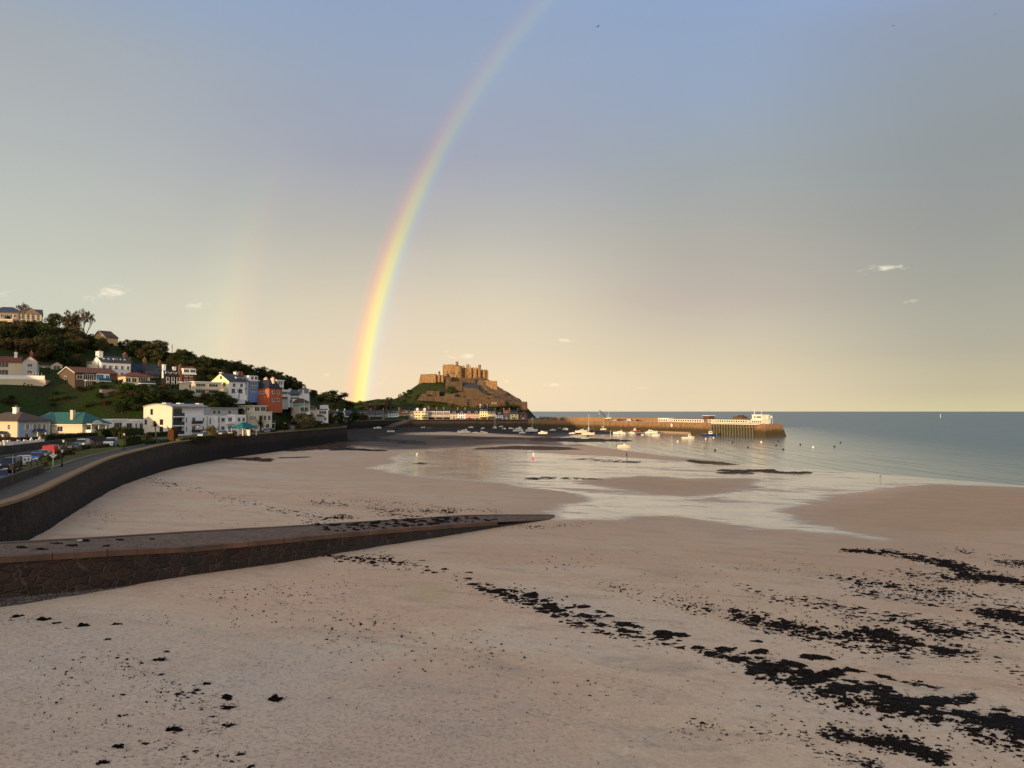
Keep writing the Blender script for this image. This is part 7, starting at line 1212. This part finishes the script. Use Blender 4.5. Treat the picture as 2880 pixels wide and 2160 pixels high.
# ================================================================ seaweed, reefs and stones on the beach
weedm = M('wet black seaweed', (.006, .004, .003), .75, .5, 6, spec=.12, col2=(.016, .009, .005)); reefm = M('weed covered reef', (.028, .018, .011), .85, .5, .5, bump=.6, col2=(.085, .045, .022)); reefd = M('dark weedy reef', (.014, .011, .008), .8, .4, .6, bump=.6, col2=(.04, .03, .018))
rw = np.random.default_rng(17)
class Weed:
    def __init__(s): s.v = []; s.f = []
    def blob(s, x, y, z, r, h, el=1.0, rot=0.0, n=None):
        n = n or int(np.clip(9+r*14, 9, 20)); o = len(s.v); ca_, sa = math.cos(rot), math.sin(rot); a0 = rw.uniform(0, 6.3); k1, k2 = rw.uniform(0, 6.3, 2)
        for ring, (rr, hh) in enumerate(((1, 0), (.62, .75))):
            for i in range(n):
                a = a0+2*PI*i/n; q_ = rr*r*(1+.36*math.sin(3*a+k1)+.26*math.sin(5*a+k2)+rw.uniform(-.34, .34)); X_, Y_ = q_*math.cos(a)*el, q_*math.sin(a)/el**.5
                s.v.append((x+X_*ca_-Y_*sa, y+X_*sa+Y_*ca_, z+hh*h*rw.uniform(.5, 1.2)-(.02 if ring == 0 else 0)))
        s.v.append((x, y, z+h*rw.uniform(.7, 1.1)))
        for i in range(n): j = (i+1) % n; s.f.append((o+i, o+j, o+n+j, o+n+i)); s.f.append((o+n+i, o+n+j, o+2*n))
    def frond(s, x, y, z, L, rot):
        w = L*rw.uniform(.06, .14); o = len(s.v); p = np.array([x, y]); b = rw.uniform(-.9, .9)
        for k in range(4):
            d = np.array([math.cos(rot+b*k), math.sin(rot+b*k)]); nn = np.array([-d[1], d[0]])*w*(1-.22*k); zz = z+.012+.03*rw.random()
            s.v += [(*(p+nn), zz), (*(p-nn), zz)]; p = p+d*L/3
        for k in range(3): s.f.append((o+2*k, o+2*k+1, o+2*k+3, o+2*k+2))
    def clump(s, x, y, z, r, fr=1.0):
        rot = rw.uniform(-.4, .4); s.blob(x, y, z, r*.8, min(.22, r*rw.uniform(.25, .5))+.012, rw.uniform(1, 1.6), rot)
        for i in range(int(rw.integers(0, 3+int(r*6)))): s.blob(x+rw.normal()*r*.8, y+rw.normal()*r*.5, z, r*rw.uniform(.2, .55), r*rw.uniform(.1, .25)+.01, rw.uniform(1, 1.9), rot+rw.normal()*.4)
        for i in range(int((1.2+7*r)*fr+rw.random())): a = rw.uniform(0, 6.3); s.frond(x+r*.7*math.cos(a), y+r*.6*math.sin(a), z, rw.uniform(.3, .8)*(.2+r*.6), a+rw.normal()*.5)
    def strokes(s, pts, half, n, rmin, rmax, off=.0, fr=1.0):
        rmin *= .7; rmax *= .6; n = int(n*1.35)
        """scatter clumps along a line of photo pixels; half is its half width in pixel rows, sizes in metres"""
        P = np.array(pts, float); t = np.sort(rw.uniform(0, len(P)-1, n)); i = np.minimum(t.astype(int), len(P)-2); q_ = P[i]+(P[i+1]-P[i])*(t-i)[:, None]
        hw = np.interp(t, np.linspace(0, len(P)-1, len(np.atleast_1d(half))), np.atleast_1d(half)) if np.ndim(half) else half
        g = rw.normal(size=n); cl = np.sin(t*9.3+rw.uniform(0, 6))+np.sin(t*23.1+2)
        X, Y, Z = gp(q_[:, 0]+rw.normal(size=n)*14, q_[:, 1]+g*hw*1.05)
        for x, y, z, gg, c in zip(X, Y, Z, g, cl):
            r = rmin+(rmax-rmin)*rw.random()**2.2*math.exp(-gg*gg*.5)*(.55+.25*c+.2)
            s.clump(x, y, z+off, max(rmin, r), fr)
    def build(s, name, m=None):
        me = bpy.data.meshes.new(name); me.from_pydata(s.v, [], s.f); me.materials.append(m or weedm); return link(name, me)
def stuff(o, label): tag(o, label, 'seaweed'); o['kind'] = 'stuff'; return o
w = Weed()      # the main wrack line running to the lower right corner
w.strokes([(860, 1562), (1000, 1572), (1100, 1580), (1180, 1590)], [6, 10, 9], 150, .06, .42); w.strokes([(1180, 1592), (1300, 1632), (1400, 1668), (1480, 1688)], [9, 16], 130, .08, .55); w.strokes([(1440, 1672), (1540, 1712), (1660, 1740), (1800, 1778)], [13, 20], 150, .08, .6); w.strokes([(1590, 1755), (1720, 1775), (1850, 1795)], 12, 26, .15, .5)
w.strokes([(1800, 1790), (1950, 1830), (2060, 1848), (2200, 1880)], [14, 18], 150, .06, .55)
for px, py, r in [(1500, 1680, .6), (1545, 1712, .7), (1640, 1735, .7), (1690, 1725, .6), (1755, 1760, .8), (1860, 1785, .95), (1920, 1788, .75), (1625, 1755, .55), (2140, 1835, .75), (2280, 1850, .8), (2310, 1852, .7), (2000, 1842, .8), (2030, 1826, .7), (2180, 1885, .8), (2220, 1868, .9), (2260, 1890, .8), (2300, 1905, .8), (2345, 1898, .9), (2390, 1885, .7)]:
    x, y, z = [float(v) for v in gp(px, py)]
    w.clump(x, y, z, r*.52); w.clump(x+rw.normal()*r*.5, y+rw.normal()*r*.2, z, r*.36)
for px, py, r in [(1190, 1578, .3), (1250, 1603, .34), (1222, 1612, .3), (1322, 1612, .3), (1312, 1628, .36), (1330, 1645, .36), (1388, 1666, .42), (1440, 1678, .36), (1490, 1674, .45), (1545, 1704, .5), (1530, 1722, .34), (1562, 1736, .34), (1640, 1708, .42), (1645, 1733, .46), (1710, 1735, .4), (1747, 1754, .4), (1785, 1765, .42), (1660, 1748, .36), (1690, 1760, .36), (1750, 1777, .34), (1798, 1795, .36), (1868, 1796, .5), (1918, 1790, .42), (1962, 1825, .4), (2040, 1830, .42), (2130, 1806, .34), (2070, 1858, .5)]:
    x, y, z = [float(v) for v in gp(px, py)]; w.clump(x, y, z, r*.95, .7)
def mass(pts, half, n, rmin=.25, rmax=.75):
    rmin *= .38; rmax *= .48; half *= .74; n = int(n*1.0)
    P = np.array(pts, float); t = rw.uniform(0, len(P)-1, n); i = np.minimum(t.astype(int), len(P)-2); q_ = P[i]+(P[i+1]-P[i])*(t-i)[:, None]; X, Y, Z = gp(q_[:, 0]+rw.normal(size=n)*9, q_[:, 1]+rw.normal(size=n)*half)
    for x, y, z in zip(X, Y, Z): r = rw.uniform(rmin, rmax); w.blob(x, y, z, r, r*rw.uniform(.12, .3), 1.4, rw.normal()*.3); w.frond(x+rw.normal()*r, y+rw.normal()*r*.7, z+.03, r, rw.uniform(0, 6.3)); w.frond(x+rw.normal()*r, y+rw.normal()*r*.7, z+.05, r, rw.uniform(0, 6.3))
mass([(2120, 1880), (2160, 1872), (2200, 1868)], 9, 26); mass([(2262, 1918), (2310, 1905), (2350, 1893), (2385, 1888)], 7, 44, .2, .55); mass([(2310, 1942), (2380, 1938), (2440, 1930), (2490, 1945), (2540, 1968)], 9, 80, .2, .6); mass([(2470, 1962), (2540, 1975), (2620, 1975), (2700, 1970), (2740, 1960)], 11, 100, .2, .62); mass([(2520, 1990), (2620, 2000), (2720, 2015), (2800, 2030)], 10, 70, .15, .5); mass([(2790, 2010), (2850, 2030), (2900, 2040), (2960, 2060)], 17, 95, .2, .6); mass([(2690, 2005), (2760, 2020), (2830, 2040)], 8, 50, .15, .45); mass([(2860, 2060), (2960, 2090)], 12, 40, .2, .5); mass([(2535, 1915), (2600, 1928), (2640, 1937)], 5, 26, .12, .36); mass([(2480, 1900), (2510, 1908)], 5, 14, .12, .36)
w.strokes([(2100, 1880), (2300, 1950), (2500, 1990), (2700, 2035), (2880, 2100)], [16, 22], 330, .05, .4)
stuff(w.build('seaweed_wrack'), 'thick black seaweed wrack line running diagonally to the lower right corner')
w = Weed()
w.strokes([(2380, 1548), (2500, 1556), (2620, 1580), (2720, 1605), (2900, 1655)], [3, 9, 10], 420, .08, .55); w.strokes([(2560, 1565), (2640, 1580), (2720, 1595)], 5, 90, .25, .7); w.strokes([(2480, 1600), (2650, 1625), (2760, 1632), (2900, 1648)], [9, 8], 300, .07, .5); w.strokes([(2700, 1617), (2800, 1628), (2900, 1645)], 4, 90, .25, .6); w.strokes([(2660, 1548), (2760, 1565), (2900, 1600)], 8, 110, .06, .4); w.strokes([(2830, 1580), (2900, 1592)], 5, 50, .15, .5)
stuff(w.build('seaweed_wrack'), 'dark reddish seaweed banks at the right edge nearest the wet channel')
w = Weed()
w.strokes([(2080, 1650), (2180, 1672), (2330, 1702), (2400, 1712)], [9, 13], 210, .06, .5); w.strokes([(2340, 1625), (2480, 1645), (2640, 1665), (2880, 1690)], 9, 210, .05, .4); w.strokes([(2370, 1668), (2480, 1680), (2600, 1700), (2760, 1712), (2900, 1725)], 13, 280, .05, .5); w.strokes([(2400, 1722), (2560, 1742), (2700, 1765), (2880, 1790)], 16, 290, .05, .5); w.strokes([(2060, 1725), (2160, 1750), (2280, 1780), (2420, 1800), (2560, 1835)], [12, 22], 420, .05, .5); w.strokes([(2430, 1775), (2500, 1790), (2580, 1815), (2680, 1840)], 10, 170, .12, .6); w.strokes([(2580, 1760), (2660, 1778), (2760, 1790)], 9, 110, .12, .55); w.strokes([(2760, 1720), (2830, 1735), (2900, 1745)], 7, 100, .15, .6); w.strokes([(2650, 1830), (2780, 1860), (2900, 1905)], 22, 240, .05, .45); w.strokes([(1680, 1640), (1850, 1690), (2000, 1720)], 14, 90, .04, .25); w.strokes([(1900, 1700), (2100, 1740), (2200, 1790)], 20, 110, .04, .3); w.strokes([(2100, 1600), (2500, 1620), (2880, 1660)], 22, 160, .03, .18)
stuff(w.build('seaweed_wrack'), 'scattered streaks of black seaweed across the sand at right')
w = Weed()
w.strokes([(1880, 2030), (2000, 2060), (2200, 2080), (2300, 2110)], 26, 150, .04, .3); w.strokes([(2310, 2060), (2420, 2080), (2520, 2100)], 12, 120, .06, .38); w.strokes([(2500, 2080), (2580, 2105), (2660, 2140)], 12, 120, .08, .42); w.strokes([(2250, 2120), (2380, 2140), (2480, 2155)], 12, 80, .05, .32); w.strokes([(2120, 1990), (2140, 2000)], 8, 14, .06, .3); w.strokes([(1880, 1960), (2300, 2060), (2800, 2150)], 55, 120, .03, .14)
stuff(w.build('seaweed_wrack'), 'loose seaweed tufts scattered along the lower right foreground')
w = Weed()
for px, py, n in [(320, 1790, 10), (380, 1850, 26), (430, 1910, 34), (520, 1950, 40), (560, 2000, 46), (620, 2040, 30), (500, 2110, 26), (620, 2130, 20)]:
    w.strokes([(px-70, py-20), (px+70, py+22)], 22, n, .03, .24, 0, .5)
w.strokes([(0, 1745), (90, 1750), (150, 1760)], 9, 40, .04, .22); w.strokes([(620, 1640), (900, 1700), (1100, 1740), (1400, 1800)], 60, 190, .03, .16); w.strokes([(900, 1800), (1300, 1850), (1700, 1960)], 110, 130, .02, .11); w.strokes([(1500, 1560), (1800, 1590), (2100, 1640)], 34, 120, .03, .2); w.strokes([(400, 1640), (700, 1650), (1000, 1690)], 22, 110, .03, .16); w.strokes([(100, 1900), (400, 2000), (800, 2100)], 120, 150, .02, .10); w.strokes([(200, 1790), (450, 1900), (650, 2100)], 60, 130, .025, .16, 0, .8); w.strokes([(0, 1730), (300, 1760), (700, 1740)], 26, 70, .02, .12)
stuff(w.build('seaweed_scraps'), 'small scraps of seaweed sprinkled over the foreground sand')
w = Weed()
w.strokes([(870, 1470), (930, 1462), (985, 1450)], 5, 110, .1, .5); w.strokes([(600, 1392), (680, 1412), (760, 1430), (900, 1455)], 6, 210, .06, .45); w.strokes([(880, 1410), (1000, 1425), (1120, 1440), (1280, 1440)], 6, 260, .06, .4); w.strokes([(1040, 1432), (1150, 1450), (1290, 1440)], 8, 240, .08, .5); w.strokes([(930, 1394), (1060, 1412), (1300, 1428), (1420, 1442)], 5, 170, .05, .3); w.strokes([(390, 1340), (430, 1352), (480, 1362), (560, 1378)], 6, 130, .06, .5); w.strokes([(240, 1420), (280, 1440), (300, 1465)], 9, 60, .05, .3); w.strokes([(100, 1450), (500, 1480), (900, 1440), (1300, 1450)], 26, 150, .03, .16); w.strokes([(1290, 1490), (1420, 1485), (1560, 1480), (1680, 1470)], 5, 70, .05, .3); w.strokes([(640, 1375), (1000, 1400), (1400, 1420)], 18, 80, .04, .2)
stuff(w.build('seaweed_wrack'), 'seaweed streaks on the sand between the slipway and the sea wall')
# weed lying on the slipway itself
w = Weed()
def on_slip(px, k): 
    i = int(np.clip(np.searchsorted(sl_x, px)-1, 0, len(sl_x)-2)); t = (px-sl_x[i])/(sl_x[i+1]-sl_x[i]); F = Vector(sec[i][1]).lerp(Vector(sec[i+1][1]), t); K = Vector(sec[i][2]).lerp(Vector(sec[i+1][2]), t); return F.lerp(K, k)+Vector((0, 0, .035))
for px, k, r in [(60, .5, .35), (110, .35, .3), (160, .7, .25), (200, .45, .4), (240, .75, .35), (300, .3, .3), (330, .7, .3), (420, .6, .25)]:
    p = on_slip(px, k); w.clump(p.x, p.y, p.z, r*.8, .7)
for i in range(150):
    px = rw.triangular(820, 1180, 1430); p = on_slip(px, rw.uniform(.15, .97)); w.clump(p.x, p.y, p.z, rw.uniform(.06, .34), .6)
stuff(w.build('seaweed_patches'), 'dark seaweed patches lying on the slipway ramp')
# reefs and weed banks out on the flats
def reef(label, pts, half, n, rmin, rmax, hk, m, name='reef'):
    w = Weed(); P = np.array(pts, float); t = rw.uniform(0, len(P)-1, n); i = np.minimum(t.astype(int), len(P)-2); q_ = P[i]+(P[i+1]-P[i])*(t-i)[:, None]
    hw = np.interp(t, np.linspace(0, len(P)-1, len(half)), half); X, Y, Z = gp(q_[:, 0], q_[:, 1]+rw.uniform(-1, 1, n)*hw)
    for x, y, z in zip(X, Y, Z): r = rw.uniform(rmin, rmax); w.blob(x, y, max(z, -.1), r, r*hk*rw.uniform(.4, 1.2), rw.uniform(1, 2), rw.normal()*.3)
    return tag(w.build(name, m), label, 'reef')
reef("long dark weedy reef spit pointing right into the harbour water", [(1500, 1237), (1600, 1237), (1680, 1240), (1770, 1243)], [5, 5, 4, 1], 260, .6, 2.2, .3, reefd)
reef("reddish brown weed covered bank in the middle of the flats", [(1370, 1262), (1450, 1259), (1540, 1261), (1590, 1263)], [1, 4.5, 4.5, 1.5], 420, 1.0, 3.2, .10, reefm)
reef("long low brown weed bank across the harbour mud", [(1230, 1233), (1360, 1232), (1540, 1234)], [1.5, 3, 3], 700, .8, 2.4, .10, reefm)
reef("dark reef strip by the shoreline right of the flats", [(2035, 1324), (2100, 1325), (2170, 1324)], [1.2, 2.2, 2], 120, .3, 1.0, .35, reefd); reef("second dark reef strip below the shoreline reef", [(2040, 1330), (2110, 1331)], [1, 1.5], 70, .3, .9, .35, reefd); reef("dark reef strip farthest right by the shoreline", [(2155, 1327), (2200, 1330), (2275, 1330)], [1, 2, 1.2], 110, .3, 1.0, .35, reefd); reef("olive weedy reef at the water's edge", [(1940, 1296), (1990, 1302), (2060, 1306)], [1, 2.4, 1.4], 120, .4, 1.3, .3, M('olive weedy reef', (.05, .038, .016), .85, .4, 1))
reef("brown weed heap on the sand under the sea wall", [(650, 1291), (720, 1292), (752, 1297)], [.8, 3.2, 2.4], 110, .5, 1.3, .35, reefm, 'weed_heap'); reef("thin weed strip beside the brown heap under the sea wall", [(790, 1288), (860, 1286)], [1, 1], 40, .3, .9, .2, reefm, 'weed_heap')
reef("dark brown weedy rocks against the foot of the sea wall bend", [(820, 1266), (900, 1256), (960, 1250)], [3, 8, 6], 360, .8, 2.4, .3, reefm); reef("low weedy rock tail trailing right from the sea wall bend", [(930, 1262), (1000, 1264), (1070, 1268)], [5, 3, 1], 130, .5, 1.6, .25, reefd); reef("dark weed bed below the second sea wall", [(975, 1232), (1040, 1236), (1110, 1240), (1180, 1243)], [6, 3.5, 2.5, 1], 300, 1.0, 3.0, .12, reefd); reef("small dark rock patch on the mid flats left of the pool", [(1130, 1247), (1190, 1248)], [1.5, 1.5], 50, .6, 1.8, .15, reefd)
reef("black weed streaks on the wet flats, in the middle of the bright channel", [(1480, 1347), (1560, 1344), (1700, 1349)], [3, 4, 2], 110, .2, .6, .15, reefd); reef("black weed streaks near the walking person", [(1620, 1290), (1720, 1297), (1800, 1300)], [3, 4, 3], 110, .2, .7, .12, reefd); reef("small dark rock standing in the left tidal pool", [(1175, 1304), (1192, 1304)], [.5, .5], 12, .5, .9, .3, reefd)
# the big single clumps on the left foreground sand
for px, py, r, lab in [(235, 1762, .45, 'large black seaweed clump, biggest left of the lone clump below the slipway'), (325, 1757, .36, 'black seaweed clump right of the largest one below the slipway'), (118, 1744, .36, 'long black seaweed clump near the left edge below the slipway'), (45, 1737, .3, 'thin black seaweed clump nearest the left edge'), (155, 1755, .24, 'small seaweed clump between the long and the largest clump'), (773, 1968, .27, 'black ragged seaweed clump lying alone in the middle foreground'), (580, 1925, .24, 'seaweed clump at the top of the left foreground scatter'), (636, 1965, .26, 'seaweed clump left of the lone middle clump'), (640, 1993, .28, 'frayed seaweed clump just below its neighbour left of the lone clump'), (652, 2042, .25, 'spread seaweed clump in the left foreground scatter, lower right'), (492, 2055, .28, 'winged looking seaweed clump low in the left foreground'), (448, 1858, .3, 'flat seaweed clump highest on the right of the left scatter'), (465, 1835, .2, 'small seaweed clump above the flat one in the left scatter'), (305, 1800, .2, 'small seaweed clump above the left foreground scatter'), (555, 1942, .2, 'seaweed clump beside the top one of the left foreground scatter'), (333, 2100, .22, 'seaweed clump low near the left of the foreground'), (292, 2145, .2, 'seaweed clump at the bottom edge, left'), (675, 2125, .24, 'seaweed clump near the bottom edge, right of the left scatter'), (705, 2158, .24, 'seaweed clump cut by the bottom edge of the view'), (452, 1900, .2, 'compact seaweed clump mid left scatter'), (2120, 1993, .16, 'x') ]:
    if lab == 'x': continue
    x, y, z = [float(v) for v in gp(px, py)]; w = Weed(); r *= rw.uniform(.8, 1.15); w.blob(0, 0, 0, r*.6, r*rw.uniform(.3, .65), rw.uniform(1, 1.5), rw.normal()*.6)
    for k_ in range(5): w.blob(rw.normal()*r*.45, rw.normal()*r*.3, 0, r*rw.uniform(.2, .45), r*rw.uniform(.15, .5), rw.uniform(1, 1.8), rw.normal()*.6)
    for k_ in range(9): w.frond(rw.normal()*r*.5, rw.normal()*r*.4, r*rw.uniform(0, .35), r*rw.uniform(.5, 1.1), rw.uniform(0, 6.3)); o = w.build('seaweed_clump'); o.location = (x, y, z); tag(o, lab, 'seaweed', 'seaweed clumps on the left foreground sand')
x, y, z = on_slip(222, .8); tag(MB().box(-.16, -.06, 0, .16, .06, .05).build('litter', frame_w, None, False, (x, y, z), (0, 0, .4)), 'scrap of white litter lying on the slipway edge', 'litter')
for o in bpy.data.objects:
    for k_ in ('L', 'H', 'W', 'ax'):
        if k_ in o.keys(): del o[k_]
